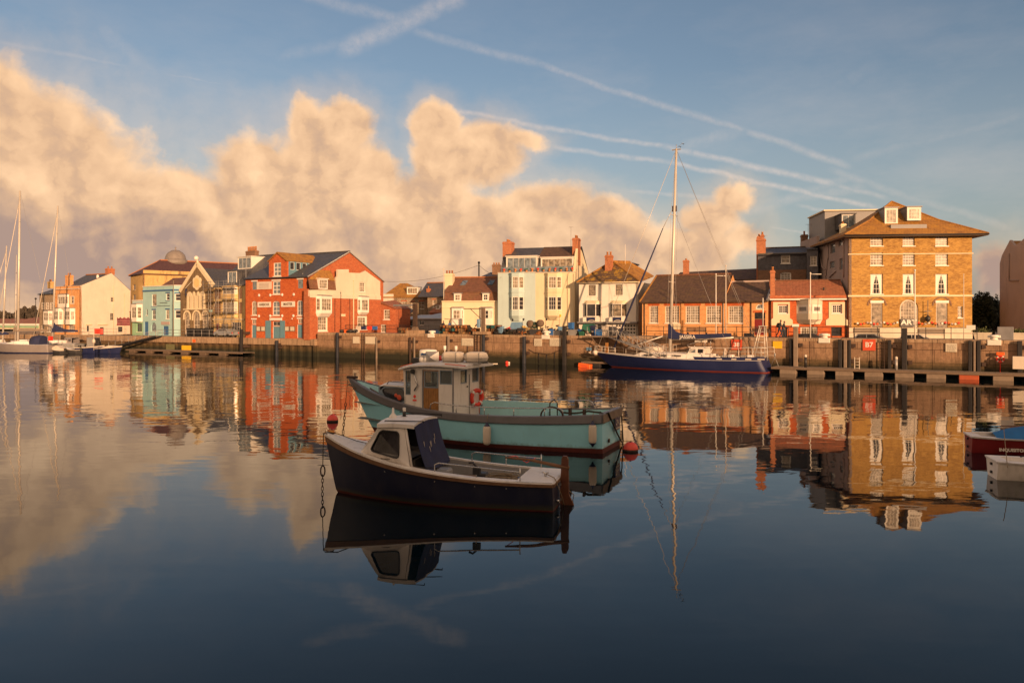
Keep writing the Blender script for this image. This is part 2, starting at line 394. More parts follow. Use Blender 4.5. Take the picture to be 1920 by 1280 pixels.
M['brick_brown'] = brickmat('brown_brick', (.20, .11, .065), (.26, .14, .08), (.24, .19, .14), k=.5)
M['brick_chim'] = brickmat('chimney_brick', (.40, .12, .05), (.48, .17, .07), (.36, .28, .2), k=.5)
M['slate'] = roofmat('blue_slate', (.055, .058, .07), (.085, .085, .095), lichen=(.16, .13, .08), amt=.35, rough=.5)
M['slatehung'] = roofmat('slate_hanging', (.085, .085, .10), (.12, .12, .14), lichen=(.16, .15, .14), amt=.2, rough=.6)
M['purple'] = roofmat('purple_slate', (.075, .035, .04), (.10, .05, .055), lichen=(.14, .08, .07), amt=.3)
M['tile_brown'] = roofmat('brown_tiles', (.15, .065, .038), (.21, .095, .055), lichen=(.20, .125, .05), amt=.55)
M['tile_dark'] = roofmat('dark_mossy_tiles', (.075, .045, .032), (.12, .07, .045), lichen=(.16, .11, .035), amt=.6)
M['tile_lichen'] = roofmat('lichen_covered_tiles', (.085, .05, .03), (.14, .085, .045), lichen=(.42, .24, .03), amt=.9, lo=.5, hi=.58)
M['tile_gold'] = roofmat('moss_gold_tiles', (.24, .11, .03), (.33, .16, .04), lichen=(.48, .24, .035), amt=.8, lo=.40, hi=.66)
M['tile_red'] = roofmat('red_tiles', (.28, .095, .045), (.36, .14, .07), lichen=(.26, .17, .08), amt=.4)
M['ridge'] = paint('terracotta_ridge', (.42, .17, .07), .8, .2, 4)
M['pot'] = paint('chimney_pot', (.55, .24, .09), .8, .2, 4)
M['lead'] = paint('lead_grey', (.22, .22, .23), .5, .2, 2)
M['zinc'] = paint('zinc_sheet_roof', (.42, .44, .46), .45, .1, 1)
M['dome'] = paint('weathered_dome', (.24, .21, .19), .5, .25, 1.5)
M['glass'] = glassmat('window_glass', (.035, .035, .04))
M['curtain'] = glassmat('curtained_glass', (.25, .205, .15), .2, .6, .55)
M['glassblue'] = glassmat('sky_lit_glass', (.16, .20, .23), .1, .6, .4)
M['black'] = paint('black_paint', (.02, .02, .022), .45, .2, 3)
M['iron'] = paint('rusty_iron', (.06, .035, .025), .75, .35, 3)
M['blackwood'] = paint('tarred_timber', (.022, .020, .022), .7, .4, 2)
M['wood'] = paint('weathered_wood', (.17, .12, .085), .8, .25, 2.5)
M['oldwood'] = paint('grey_timber', (.24, .185, .14), .85, .25, 2.5)
M['steel'] = paint('stainless_steel', (.55, .55, .55), .25, .1, 3, metal=.85, bmp=0)
M['galv'] = paint('galvanised_steel', (.38, .37, .36), .5, .15, 3, metal=.4)
M['mast'] = paint('mast_alloy', (.62, .57, .50), .38, .08, 1, metal=.25, dirt=.05)
M['red'] = paint('red_paint', (.78, .045, .025), .5, .1)
M['orange'] = paint('orange_paint', (.85, .14, .02), .5, .1)
M['signred'] = paint('orange_red_sign', (.62, .085, .035), .5, .06, dirt=.1)
M['yellowp'] = paint('yellow_paint', (.80, .48, .02), .5, .1)
M['navy'] = paint('navy_paint', (.016, .024, .085), .35, .2, 1)
M['bluep'] = paint('blue_plastic', (.03, .14, .42), .5, .2, 2)
M['bluegrey'] = paint('faded_blue_plastic', (.16, .30, .46), .6, .2, 2)
M['greenp'] = paint('green_tarpaulin', (.025, .15, .10), .6, .25, 2)
M['grey'] = paint('grey_paint', (.28, .28, .28), .55, .15)
M['dkgrey'] = paint('dark_grey_plastic', (.05, .05, .055), .6, .3, 4)
M['maroon'] = paint('maroon_door', (.22, .018, .02), .45, .1)
M['rope'] = paint('hemp_rope', (.30, .23, .15), .9, .3, 14, bmp=.6)
M['darkrope'] = paint('weedy_rope', (.045, .038, .026), .95, .4, 14, bmp=.6)
M['skin'] = paint('skin', (.42, .24, .16), .6, .08)
M['tyre'] = paint('tyre_rubber', (.02, .02, .02), .8, .2)
M['plinth'] = paint('pale_plinth', (.62, .55, .44), .8, .12, .8, dirt=.3)
M['signwhite'] = paint('faded_notice', (.62, .56, .44), .6, .12, 4, dirt=.3)
M['ink'] = paint('sign_ink', (.06, .06, .07), .6, .1)
M['bark'] = paint('bark', (.10, .07, .045), .9, .3, 5)
# ------------------------------------------------------------------ water
m, q, b = _mat('harbour_water'); p = ocoord(q); x, y, z = q.sep(p)
b.inputs['Base Color'].default_value = (.0015, .006, .010, 1); b.inputs['Roughness'].default_value = .015; b.inputs['IOR'].default_value = 1.333; b.inputs['Specular IOR Level'].default_value = .5
patch = q.rng(q.noise(q.v('MULTIPLY', p, (.35, 1, 1)), .06, 5, .62), .36, .66, .2, 1.4)
far = q.rng(y, 20, 62, .13, 1.0)
a1 = q.v('SUBTRACT', q.noise(q.v('MULTIPLY', p, (.28, 1, 1)), 1.9, 5, .66, color=True), (.5, .5, .5))
a2 = q.v('SUBTRACT', q.noise(q.v('MULTIPLY', p, (.5, 1, 1)), .33, 2, .5, color=True), (.5, .5, .5))
sl_ = q.v('ADD', q.v('SCALE', a1, scale=q.m('MULTIPLY', q.m('MULTIPLY', patch, far), .17)), q.v('SCALE', a2, scale=.022))
sx, sy, _ = q.sep(sl_)
nrm = q.v('NORMALIZE', q.comb(sx, q.m('MULTIPLY', sy, .75), 1.0))
q.l.new(nrm, b.inputs['Normal'])
M['water'] = m
water = MB().poly([(-2500, -400, 0), (2500, -400, 0), (2500, 3500, 0), (-2500, 3500, 0)]).build('harbour_water', m)
tag(water, kind='structure')

# ------------------------------------------------------------------ quay frame: s along the wall (to the right), d inland
UX, UY = .8575, -.5145; NX, NY = .5145, .8575; QRZ = atan2(UY, UX)
def QXY(s, d): return (UX * s + NX * d, 98.5 + UY * s + NY * d)
def qs(px, d=0.):
    k = (px - CX) / F; return (k * (98.5 + NY * d) - NX * d) / (UX - k * UY)
def Q(px, d, z=0.): s = qs(px, d); return Vector((*QXY(s, d), z))
def qz(px, py, d=0.): return CAMZ - (py - HY) / F * Q(px, d).y
QT = 3.48; GZ = 2.42
SB = qs(595)
quay = thing('quay_wall', None, None, (0, 98.5, 0), QRZ); quay['kind'] = 'structure'
def struct(o): o['kind'] = 'structure'; return o
# concrete wall panels, each its own piece
rnd = random.Random(3)
s = SB; SE = qs(1990)
while s < SE:
    w = 5.2 + rnd.uniform(-.5, .5); off = rnd.uniform(-.03, .03)
    MB().box(s + .02, s + w - .02, off, 1.2, -3, QT - .32).build('wall_panel', M['quaywall'], quay); s += w
s = SB
while s < SE:
    w = 1.9 + rnd.uniform(-.2, .3); off = rnd.uniform(-.02, .02)
    MB().bev(s + .015, s + w - .015, -.06 + off, 1.3, QT - .317, QT + rnd.uniform(-.008, .008), .03).build('coping_stone', M['coping'], quay); s += w
# promenade behind the coping and its step down to the road
struct(MB().box(SB, SE, 1.303, 5.2, GZ - .5, QT - .01).build('promenade', M['paving'], None, (0, 98.5, 0), QRZ))
# lower quay to the left: cap beam over sheet piles
low = thing('lower_quay_wall', None, None, (0, 98.5, 0), QRZ); low['kind'] = 'structure'
s = qs(-260)
while s < SB:
    w = min(4.0, SB - s)
    MB().bev(s + .015, s + w - .015, -.45, 1.6, 1.62, 2.56 + rnd.uniform(-.01, .01), .03).build('cap_beam', M['coping'], low); s += w
S240 = qs(235)
s = S240; k = 0
while s < SB - .1:
    w = .84; mb = MB()
    o_ = -.02 if k % 2 else -.30
    prof = [(s, .02), (s + .2, o_ + .02), (s + w - .2, o_ + .02), (s + w, .02), (s + w, .5), (s, .5)]
    mb.loft([[(a, b_, -3) for a, b_ in prof], [(a, b_, 1.63) for a, b_ in prof]], cap=True)
    mb.build('sheet_pile', M['sheet'], low, fix=True); s += w; k += 1
MB().box(SB - .35, SB - .003, -.5, .5, -3, 1.6).build('end_pile', M['sheet'], low)
MB().box(qs(-260), S240, 0, 1.0, -3, 1.6).build('stone_face', M['quaywall'], low)
struct(MB().box(qs(-260), SB, 1.603, 6.5, 1.4, 2.5).build('quay_paving', M['paving'], None, (0, 98.5, 0), QRZ))
# ground inland, one sheet to the horizon
def qg(s, d, z): return (*QXY(s, d), z)
struct(MB().poly([qg(-170, 1.1, GZ), qg(140, 1.1, GZ), qg(1400, 1.1, GZ), qg(1400, 3000, GZ), qg(-2200, 3000, GZ), qg(-2200, 60, GZ), qg(-170, 60, GZ)]).build('ground', M['paving'], fix=False))
struct(MB().poly([qg(-160, 6.6, GZ + .004), qg(120, 6.6, GZ + .004), qg(120, 11.5, GZ + .004), qg(-160, 11.5, GZ + .004)]).build('road', M['asphalt'], fix=False))
kb = struct(MB().box(-160, 120, 11.5, 11.65, GZ - .2, GZ + .12).build('kerb', M['coping'], None, (0, 98.5, 0), QRZ))

# ------------------------------------------------------------------ near side, behind the viewer: quay and a terrace
struct(MB().box(-200, 260, -60, .9, -4, 3.45).build('near_quay', M['quaywall']))
terr = thing('terraced_houses', 'long brick terrace with pitched slate roof across the road behind the viewer', 'houses', (-60, -14, 3.45))
tw = 190.; hs = []
for i in range(24):
    for z0 in (.9, 4.0):
        hs.append([(4 + i * 7.7, z0), (5.3 + i * 7.7, z0), (5.3 + i * 7.7, z0 + 1.7), (4 + i * 7.7, z0 + 1.7)])
tm = MB(); tm.panel([(0, 0), (tw, 0), (tw, 7), (0, 7)], hs, 0, -.3)
tm.box(0, .3, -8, -.31, 0, 7); tm.box(tw - .3, tw, -8, -.31, 0, 7); tm.box(.3, tw - .3, -8.3, -8, 0, 7)
tm.build('wall', M['offwhite'], terr)
gm = MB()
for h_ in hs: gm.box(h_[0][0] - .1, h_[1][0] + .1, -.25, -.2, h_[0][1] - .1, h_[2][1] + .1)
tag(gm.build('window_glass', M['glass'], terr), kind='stuff')
rm = MB(); rm.slab([(-.5, .5, 6.9), (tw + .5, .5, 6.9), (tw + .5, -4, 10.0), (-.5, -4, 10.0)], -.2); rm.slab([(-.5, -8.5, 6.9), (tw + .5, -8.5, 6.9), (tw + .5, -4, 10.0), (-.5, -4, 10.0)], .2)
rm.build('roof', M['slate'], terr)
for i in range(12): MB().box(7 + i * 15.4, 8.4 + i * 15.4, -4.5, -3.5, 9.4, 11.4).build('chimney', M['brick_brown'], terr)
# ------------------------------------------------------------------ building kit
class Face:
    """one upright wall plane of a building, in the building's own coordinates"""
    def __init__(s, b, ox, oy, dx, dy, ln=None):
        s.b = b; L = hypot(dx, dy); s.d = (dx / L, dy / L); s.o = (ox, oy); s.L = ln if ln else L; s.holes = []
        s.M = Matrix(((s.d[0], -s.d[1], 0, ox), (s.d[1], s.d[0], 0, oy), (0, 0, 1, 0), (0, 0, 0, 1)))
    def px(s, px, py, dep=0.):
        W_ = s.b.Mw @ s.M; o = W_ @ Vector((0, dep, 0)); u = W_.to_3x3() @ Vector((1, 0, 0)); n = W_.to_3x3() @ Vector((0, 1, 0))
        k = (px - CX) / F; r = Vector((k, 1, 0)); D = (o.x * n.x + o.y * n.y) / (r.x * n.x + r.y * n.y)
        p = r * D; return ((p - o).dot(Vector((u.x, u.y, 0))), CAMZ - (py - HY) / F * D - s.b.z0)
    def part(s, mb, name, m, parent=None): return mb.xf(s.M).build(name, m, parent or s.b.e)
    def wall(s, outline, m, th=.3, name='wall'):
        mb = MB(); mb.panel(outline, s.holes, 0, th); return s.part(mb, name, m)
    def win(s, x0, y0, x1, y1, nx=1, nz=2, frame='white', glass='glass', rd=.13, fw=.07, sill='white', px=True, bw=.035, arch=0., hole=True, mid=True, name='window', lintel=None, sur=0., nxm=0):
        if px:
            a = s.px(x0, y1); c = s.px(x1, y0); x0, z0, x1, z1 = a[0], a[1], c[0], c[1]
        else: z0, z1 = y0, y1
        w, h = x1 - x0, z1 - z0
        def top(i):                                   # opening outline, optionally with a rounded head
            q = [(x0 + i, z0 + i), (x1 - i, z0 + i)]
            if arch:
                r = arch * w / 2; n = 8; cx_ = (x0 + x1) / 2
                q += [(cx_ + (w / 2 - i) * cos(pi * k / n), z1 - r + (r - i) * sin(pi * k / n)) for k in range(n + 1)]
            else: q += [(x1 - i, z1 - i), (x0 + i, z1 - i)]
            return q
        if hole: s.holes.append(top(0)); y0_ = rd
        else: y0_ = -.05
        f = MB(); f.panel(top(.004), [top(fw)], y0_, .07)
        iw = w - 2 * fw; ih = h - 2 * fw - (arch * w * .25 if arch else 0)
        for k in range(1, nx):
            c = x0 + fw + iw * k / nx; t_ = bw * (1.9 if nxm and k % nxm == 0 else 1); f.box(c - t_ / 2, c + t_ / 2, y0_ + .012, y0_ + .055, z0 + fw, z1 - fw - (arch * w * .1 if arch else 0))
        for k in range(1, nz):
            c = z0 + fw + ih * k / nz; t_ = bw * (1.7 if mid and k * 2 == nz else 1)
            f.box(x0 + fw, x1 - fw, y0_ + .015, y0_ + .052, c - t_ / 2, c + t_ / 2)
        o = s.part(f, name, M[frame])
        g = MB(); g.panel(top(fw * .9), (), y0_ + .03, .01); s.part(g, 'pane', M[glass], o)
        if sill: s.part(MB().box(x0 - .08, x1 + .08, -.09, (rd if hole else 0) - .003, z0 - .1, z0 - .003), 'sill', M[sill], o)
        if lintel: s.part(MB().box(x0 - .12, x1 + .12, -.04, -.003, z1 + .01, z1 + .22), 'lintel', M[lintel], o)
        if sur:
            u = MB(); oo = [(x0 - sur, z0 - .02), (x1 + sur, z0 - .02), (x1 + sur, z1 + sur), (x0 - sur, z1 + sur)]
            u.panel(oo, [[(x0 + .002, z0 + .001), (x1 - .002, z0 + .001), (x1 - .002, z1), (x0 + .002, z1)]], -.05, .046); s.part(u, 'surround', M['white'], o)
        return o
    def door(s, x0, y0, x1, y1, m, frame='white', px=True, panels=2, rd=.12):
        if px:
            a = s.px(x0, y1); c = s.px(x1, y0); x0, z0, x1, z1 = a[0], max(a[1], .02), c[0], c[1]
        else: z0, z1 = y0, y1
        s.holes.append([(x0, z0), (x1, z0), (x1, z1), (x0, z1)])
        d = MB(); d.box(x0 + .07, x1 - .07, rd, rd + .06, z0 + .01, z1 - .07)
        n = panels
        for k in range(n):
            za = z0 + .15 + (z1 - z0 - .3) * k / n; d.box(x0 + .16, x1 - .16, rd - .02, rd - .003, za, za + (z1 - z0 - .3) / n - .1)
        o = s.part(d, 'door', M[m] if isinstance(m, str) else m)
        fr = MB(); fr.box(x0, x0 + .065, rd - .03, rd + .08, z0, z1); fr.box(x1 - .065, x1, rd - .03, rd + .08, z0, z1); fr.box(x0 + .066, x1 - .066, rd - .03, rd + .08, z1 - .065, z1)
        s.part(fr, 'door_frame', M[frame], o); return o
    def rect(s, x0, y0, x1, y1, m, name, d0=-.06, d1=-.004, parent=None, px=True):
        if px: a = s.px(x0, y1); c = s.px(x1, y0); x0, z0, x1, z1 = a[0], a[1], c[0], c[1]
        else: z0, z1 = y0, y1
        return s.part(MB().box(x0, x1, d0, d1, z0, z1), name, M[m], parent)
    def scrib(s, x0, y0, x1, y1, rows, m, parent, d=-.066, seed=1, name='print'):
        """small print too far off to read"""
        a = s.px(x0, y1); c = s.px(x1, y0); r = random.Random(seed); mb = MB(); h = (c[1] - a[1]) / rows
        for k in range(rows):
            x = a[0]
            while x < c[0] - .05:
                w = r.uniform(.1, .3) * (h / .25) ; w = min(w, c[0] - x)
                mb.box(x, x + w * .8, d, d + .01, a[1] + h * k + h * .25, a[1] + h * k + h * .75); x += w
        return s.part(mb, name, M[m], parent)
    def text(s, t_, px, py, size, m, parent, dep=-.075, sx=1., bold=0.):
        x, z = s.px(px, py); o = text(t_, size, M[m], parent, (0, 0, 0), sx=1, bold=bold)
        o.matrix_local = s.M @ Matrix.Translation((x, dep, z)) @ Matrix.Rotation(pi / 2, 4, 'X') @ Matrix.Diagonal((sx, 1, 1, 1)); return o

class Bld:
    def __init__(s, name, label, pxL, DL, pxR, DR, z0=GZ, cat='house', group=None):
        L = Vector(((pxL - CX) / F * DL, DL, 0)); R = Vector(((pxR - CX) / F * DR, DR, 0)); s.z0 = z0
        u = R - L; s.w = u.length; s.rz = atan2(u.y, u.x); s.Mw = Matrix.Translation((L.x, L.y, 0)) @ Matrix.Rotation(s.rz, 4, 'Z')
        s.e = thing(name, label, cat, (L.x, L.y, z0), s.rz, group); s.front = Face(s, 0, 0, 1, 0, s.w)
    def right(s, dep): s.dep = dep; return Face(s, s.w, 0, 0, 1, dep)
    def left(s, dep): return Face(s, 0, dep, 0, -1, dep)
    def at(s, px, py, dep=0.): return s.front.px(px, py, dep)         # -> local x, z on the plane y = dep
    def part(s, mb, name, m, parent=None): return mb.build(name, M[m] if isinstance(m, str) else m, parent or s.e)
    def body(s, dep, h, m, sides=('l', 'r', 'b'), th=.3, x0=0., x1=None):
        x1 = s.w if x1 is None else x1; mb = MB()
        if 'l' in sides: mb.box(x0, x0 + th, th + .001, dep, 0, h)
        if 'r' in sides: mb.box(x1 - th, x1, th + .001, dep, 0, h)
        if 'b' in sides: mb.box(x0 + th + .001, x1 - th - .001, dep - th, dep, 0, h)
        return s.part(mb, 'side_wall', m)
    def roof(s, polys, m, name='roof', t_=.14):
        mb = MB()
        for p_ in polys:
            n = Vector((0, 0, 0)); P_ = [Vector(q) for q in p_]
            for i in range(len(P_)): n += P_[i].cross(P_[(i + 1) % len(P_)])
            if n.z < 0: P_ = P_[::-1]
            mb.slab(P_, t_)
        return s.part(mb, name, m)
    def ridge(s, pts, m='ridge', r=.11): return s.part(MB().tube(pts, r, 6, smooth=False), 'ridge_tiles', m)
    def gutter(s, pts, m='black', r=.07): return s.part(MB().tube(pts, r, 6), 'gutter', m)
    def pipe(s, px, y0, y1, face=None, m='black', r=.05):
        f = face or s.front; a = f.px(px, y0); c = f.px(px, y1)
        return f.part(MB().cyl(a[0], -.09, max(c[1], 0), a[1], r, 6), 'downpipe', M[m])
    def chimney(s, x, y, z0, z1, wx, wy, m='brick_chim', pots=2, pm='pot', ph=.45, along='x'):
        mb = MB(); mb.box(x - wx / 2, x + wx / 2, y - wy / 2, y + wy / 2, z0, z1 - .28)
        mb.box(x - wx / 2 - .06, x + wx / 2 + .06, y - wy / 2 - .06, y + wy / 2 + .06, z1 - .279, z1 - .14); mb.box(x - wx / 2, x + wx / 2, y - wy / 2, y + wy / 2, z1 - .139, z1)
        c = s.part(mb, 'chimney', m)
        for k in range(pots):
            t_ = (k + .5) / pots - .5; cx_, cy_ = (x + t_ * wx, y) if along == 'x' else (x, y + t_ * wy)
            s.part(MB().lathe((cx_, cy_, 0), [(.13, z1 + .001), (.11, z1 + ph * .8), (.14, z1 + ph * .82), (.14, z1 + ph), (.08, z1 + ph)], 8), 'chimney_pot', pm, c)
        return c
    def bay(s, f, px0, px1, py0, py1, proj, inset, wm, wy0=None, wy1=None, nx=2, nz=2, frame='white', glass='curtain', roof='lead', side=True, taper=.35, cheek=1, roofh=.12, fr=.07, name='bay_window', nxm=0):
        """canted bay: front light, two cheek lights, roof and tapered underside"""
        a = f.px(px0, py1); c = f.px(px1, py0); x0, z0, x1, z1 = a[0], a[1], c[0], c[1]
        W0 = f.px(px0, wy1)[1] if wy1 else z0 + .15; W1 = f.px(px1, wy0)[1] if wy0 else z1 - .15
        pts = [(x0, -.002), (x0 + inset, -proj), (x1 - inset, -proj), (x1, -.002)]
        e = bpy.data.objects.new(name, None); COL.objects.link(e); e.parent = s.e
        def g(q): v_ = f.M @ Vector((q[0], q[1], 0)); return v_.x, v_.y
        for i in range(3):
            A, B_ = g(pts[i]), g(pts[i + 1]); ff = Face(s, A[0], A[1], B_[0] - A[0], B_[1] - A[1]); m_ = .06 if i == 1 else .05
            ff_b = s.e
            if i == 1 or cheek: ff.win(m_, W0, ff.L - m_, W1, nx if i == 1 else 1, nz, frame, glass, rd=.04, fw=fr, sill=None, px=False, nxm=nxm if i == 1 else 0)
            w_ = ff.wall([(0, z0), (ff.L, z0), (ff.L, z1), (0, z1)], M[wm], .09); w_.parent = e
        t1 = MB(); o_ = [(x0 - .06, -.004), (x0 + inset - .04, -proj - .08), (x1 - inset + .04, -proj - .08), (x1 + .06, -.004)]
        i_ = [(x0 + .1, -.004), (x0 + inset + .1, -proj * .35), (x1 - inset - .1, -proj * .35), (x1 - .1, -.004)]
        t1.loft([[(*q, z1 + .002) for q in o_], [(*q, z1 + .06) for q in o_], [(*q, z1 + .06 + roofh) for q in i_]], cap=True); f.part(t1, 'bay_roof', M[roof], e)
        if taper:
            j_ = [(x0 + .25, -.004), (x0 + inset + .15, -proj * .3), (x1 - inset - .15, -proj * .3), (x1 - .25, -.004)]
            t2 = MB(); t2.loft([[(*q, z0 - taper) for q in j_], [(*q, z0 - .002) for q in pts]], cap=True); f.part(t2, 'bay_base', M[wm], e)
        return e
    def dormer(s, px0, px1, py0, py1, dep_front, dep_back, wm='white', nx=2, nz=1, frame='white', glass='curtain', roof='lead', slope=0., cheekm=None, fw=.07, gab=0., zt=None, parent=None):
        """box dormer: its front stands at local y = dep_front and runs back to dep_back"""
        a = s.at(px0, py1, dep_front); c = s.at(px1, py0, dep_front); x0, z0, x1, z1 = a[0], a[1], c[0], c[1]
        e = bpy.data.objects.new('dormer', None); COL.objects.link(e); e.parent = s.e
        f = Face(s, x0, dep_front, 1, 0, x1 - x0); n0 = len(s.e.children)
        o = f.win(.08, z0 + .08, x1 - x0 - .08, z1 - .1, nx, nz, frame, glass, rd=.03, fw=fw, sill=None, px=False); o.name = 'window'
        out = [(0, z0), (x1 - x0, z0), (x1 - x0, z1), (0, z1)] if not gab else [(0, z0), (x1 - x0, z0), (x1 - x0, z1), ((x1 - x0) / 2, z1 + gab), (0, z1)]
        f.wall(out, M[wm], .08).parent = e
        cm = MB(); cm.box(x0, x0 + .08, dep_front + .081, dep_back, z0, z1 - .002); cm.box(x1 - .08, x1, dep_front + .081, dep_back, z0, z1 - .002)
        s.part(cm, 'cheek', cheekm or wm, e)
        if gab:
            r = MB(); xm = (x0 + x1) / 2
            r.slab([(x0 - .1, dep_front - .12, z1 - .02), (xm, dep_front - .12, z1 + gab + .06), (xm, dep_back, z1 + gab + .06), (x0 - .1, dep_back, z1 - .02)][::-1], .08)
            r.slab([(x1 + .1, dep_front - .12, z1 - .02), (xm, dep_front - .12, z1 + gab + .06), (xm, dep_back, z1 + gab + .06), (x1 + .1, dep_back, z1 - .02)], .08)
        else:
            r = MB(); r.box(x0 - .12, x1 + .12, dep_front - .14, dep_back, z1 + .002, z1 + .1)
        s.part(r, 'dormer_roof', roof, e); return e
def aerial(b, x, y, z, h=1.3, parent=None):
    mb = MB(); mb.cyl(x, y, z, z + h, .025, 5)
    for k in range(5): mb.tube([(x - .35, y, z + h - .05 - .0 * k), (x + .35, y, z + h - .05)], .012, 4) if k == 0 else mb.tube([(x - .3 + .15 * k, y - .25, z + h - .05), (x - .3 + .15 * k, y + .25, z + h - .05)], .012, 4)
    return b.part(mb, 'aerial', 'galv', parent)

# ================================================================== houses from left to right
# --- grey stone house
b = Bld('stone_house', 'narrow grey stone house with white bay window at the far left end of the row', 74, 158.6, 103, 155.4); f = b.front
H_ = b.at(90, 551)[1]
f.win(79, 568, 83, 580, 1, 2, sur=.1, sill=None); f.win(87, 568, 91, 580, 1, 2, sur=.1, sill=None); f.win(95, 568, 99, 580, 1, 2, sur=.1, sill=None)
f.win(77, 610, 83, 622, 1, 2, glass='curtain'); f.win(88, 609, 98, 622, 3, 2, glass='curtain')
b.bay(f, 86, 99, 583, 608, .7, .4, 'white', 586, 601, nx=2)
f.wall([(0, 0), (b.w, 0), (b.w, H_), (0, H_)], M['stone_rubble'])
b.body(10, H_, 'stone_rubble')
zr = b.at(92, 541, 4)[1] + .6
b.roof([[(-.2, -.3, H_), (b.w, -.3, H_), (b.w, 5, zr), (-.2, 5, zr)], [(-.2, 10.2, H_), (b.w, 10.2, H_), (b.w, 5, zr), (-.2, 5, zr)]], 'slate')
b.ridge([(-.2, 5, zr + .02), (b.w, 5, zr + .02)]); b.gutter([(0, -.3, H_ - .05), (b.w, -.3, H_ - .05)])
b.chimney(b.at(95, 540, 5)[0], 5, zr - .5, b.at(95, 528, 5)[1], 1.0, .8, pots=2, m='stone_gold')
b.part(MB().cyl(-.25, -.6, 0, b.at(74, 560)[1], .06, 6).sphere((-.25, -.6, b.at(74, 560)[1]), .2), 'lamp_bracket', 'black')

# --- orange brick house with white gable end
b = Bld('gabled_house', 'orange brick fronted house whose tall blank white gable end faces the water', 103, 155.4, 150, 151.0); f = b.front
g = b.right(10.3); He = b.at(150, 536)[1]
b.bay(f, 112, 129.5, 552, 576, .6, .35, 'white', 556, 570, nx=3, nz=3, taper=.5)
f.win(133, 556, 138.5, 569, 1, 2, sur=.12)
b.bay(f, 103.8, 119, 578, 608, .75, .5, 'white', 583, 600, nx=2, taper=0, fr=.12); b.bay(f, 124.5, 141, 578, 608, .75, .5, 'white', 583, 600, nx=2, taper=0, fr=.12)
f.win(107, 609.5, 118, 622, 3, 2, glass='curtain'); f.win(128, 609.5, 140, 622, 3, 2, glass='curtain')
f.wall([(0, 0), (b.w, 0), (b.w, He), (0, He)], M['brick_orange'])
f.rect(103.5, 540.2, 149.5, 543.2, 'offwhite', 'cornice', -.25); f.rect(103.2, 535.6, 149.8, 537, 'white', 'parapet_coping', -.12, .3)
b.pipe(148.5, 545, 625, m='brick_orange')
ap = g.px(209, 512); er = g.px(243, 545)
g.win(208, 557.5, 214, 566, 2, 2, 'offwhite', sill=None); g.win(206.8, 587, 213.6, 600.5, 2, 4, 'offwhite', sill=None)
g.win(187.5, 613.5, 194.8, 629, 2, 3, 'black'); g.win(221.5, 612.5, 230, 622, 2, 2, 'black'); g.win(163, 610.5, 167, 621, 1, 2, 'black')
g.wall([(0, 0), (10.3, 0), (10.3, er[1]), ap, (0, He)], M['offwhite'])
for (a_, c_) in ((161, 171), (183, 201), (217, 237)): g.rect(a_, 607.4, c_, 609, 'cream', 'door_hood', -.3)
b.pipe(212, 536, 626, g, 'cream'); b.pipe(233, 550, 624, g, 'cream', .04)
mb = MB(); mb.box(0, .3, .301, 10, 0, He - .3); mb.box(.301, b.w - .301, 9.7, 10, 0, He - .3); b.part(mb, 'side_wall', 'offwhite')
rl, rz_ = ap[0], ap[1]
b.roof([[(-.1, .7, He - .5), (b.w - .32, .7, He - .5), (b.w - .32, rl, rz_ - .12), (-.1, rl, rz_ - .12)], [(-.1, 10.3, er[1] - .1), (b.w - .32, 10.3, er[1] - .1), (b.w - .32, rl, rz_ - .12), (-.1, rl, rz_ - .12)]], 'slate')
b.ridge([(-.1, rl, rz_ - .05), (b.w - .3, rl, rz_ - .05)])
cap = MB(); 
for (a_, c_) in (((0, He), ap), (ap, (10.3, er[1]))): cap.tube([(b.w - .15, a_[0], a_[1] + .03), (b.w - .15, c_[0], c_[1] + .03)], .1, 4, smooth=False)
b.part(cap, 'verge_coping', 'slate')
b.chimney(b.w - .5, rl, rz_ - .3, g.px(203, 503)[1], .8, 1.5, pots=2, along='y')
cc = b.at(130, 530, 2.2); b.chimney(cc[0], 2.2, He - 1, b.at(130, 516, 2.2)[1], 1.3, .9, 'brick_orange', pots=2)
b.part(MB().lathe((b.w - .5, 3.8, rz_ - 1.6), [(.25, 0), (.25, 1), (.1, 1.2)], 8), 'vent_pot', 'white')

# --- big hall with purple slate roof and a dome
DLh = 158 + .766 * 8.9
b = Bld('domed_hall', 'large golden stone hall with purple slate hipped roof and small grey dome', 245, DLh, 268, 158, cat='hall'); f = b.front
g = b.right(21); He = g.px(268, 513)[1]
for k, yy in enumerate((533, 552, 571, 590)): f.win(249, yy, 254, yy + 11, 1, 2, 'lead', sill='cream')
f.wall([(0, 0), (b.w, 0), (b.w, He), (0, He)], M['stone_gold']); g.wall([(0, 0), (21, 0), (21, He), (0, He)], M['stone_gold'])
b.part(MB().box(0, .3, .301, 21, 0, He).box(.301, b.w - .301, 20.7, 21, 0, He), 'side_wall', 'stone_gold')
pk = b.w / 2; zr = g.px(330, 489, 4.4)[1]; y0r = 4.6
b.roof([[(-.35, -.35, He), (b.w + .35, -.35, He), (pk, y0r, zr)], [(b.w + .35, -.35, He), (b.w + .35, 21.3, He), (pk, 21.3, zr), (pk, y0r, zr)], [(-.35, -.35, He), (-.35, 21.3, He), (pk, 21.3, zr), (pk, y0r, zr)]], 'purple', t_=.18)
b.ridge([(pk, 21.3, zr + .04), (pk, y0r, zr + .04), (-.3, -.3, He + .05)], 'ridge', .15); b.ridge([(b.w + .3, -.3, He + .05), (pk, y0r, zr + .04)], 'purple', .1)
b.pipe(269.6, 514, 620, g, 'brick_brown', .09); g.rect(268, 513, 449, 514.6, 'stone_gold', 'cornice', -.25)
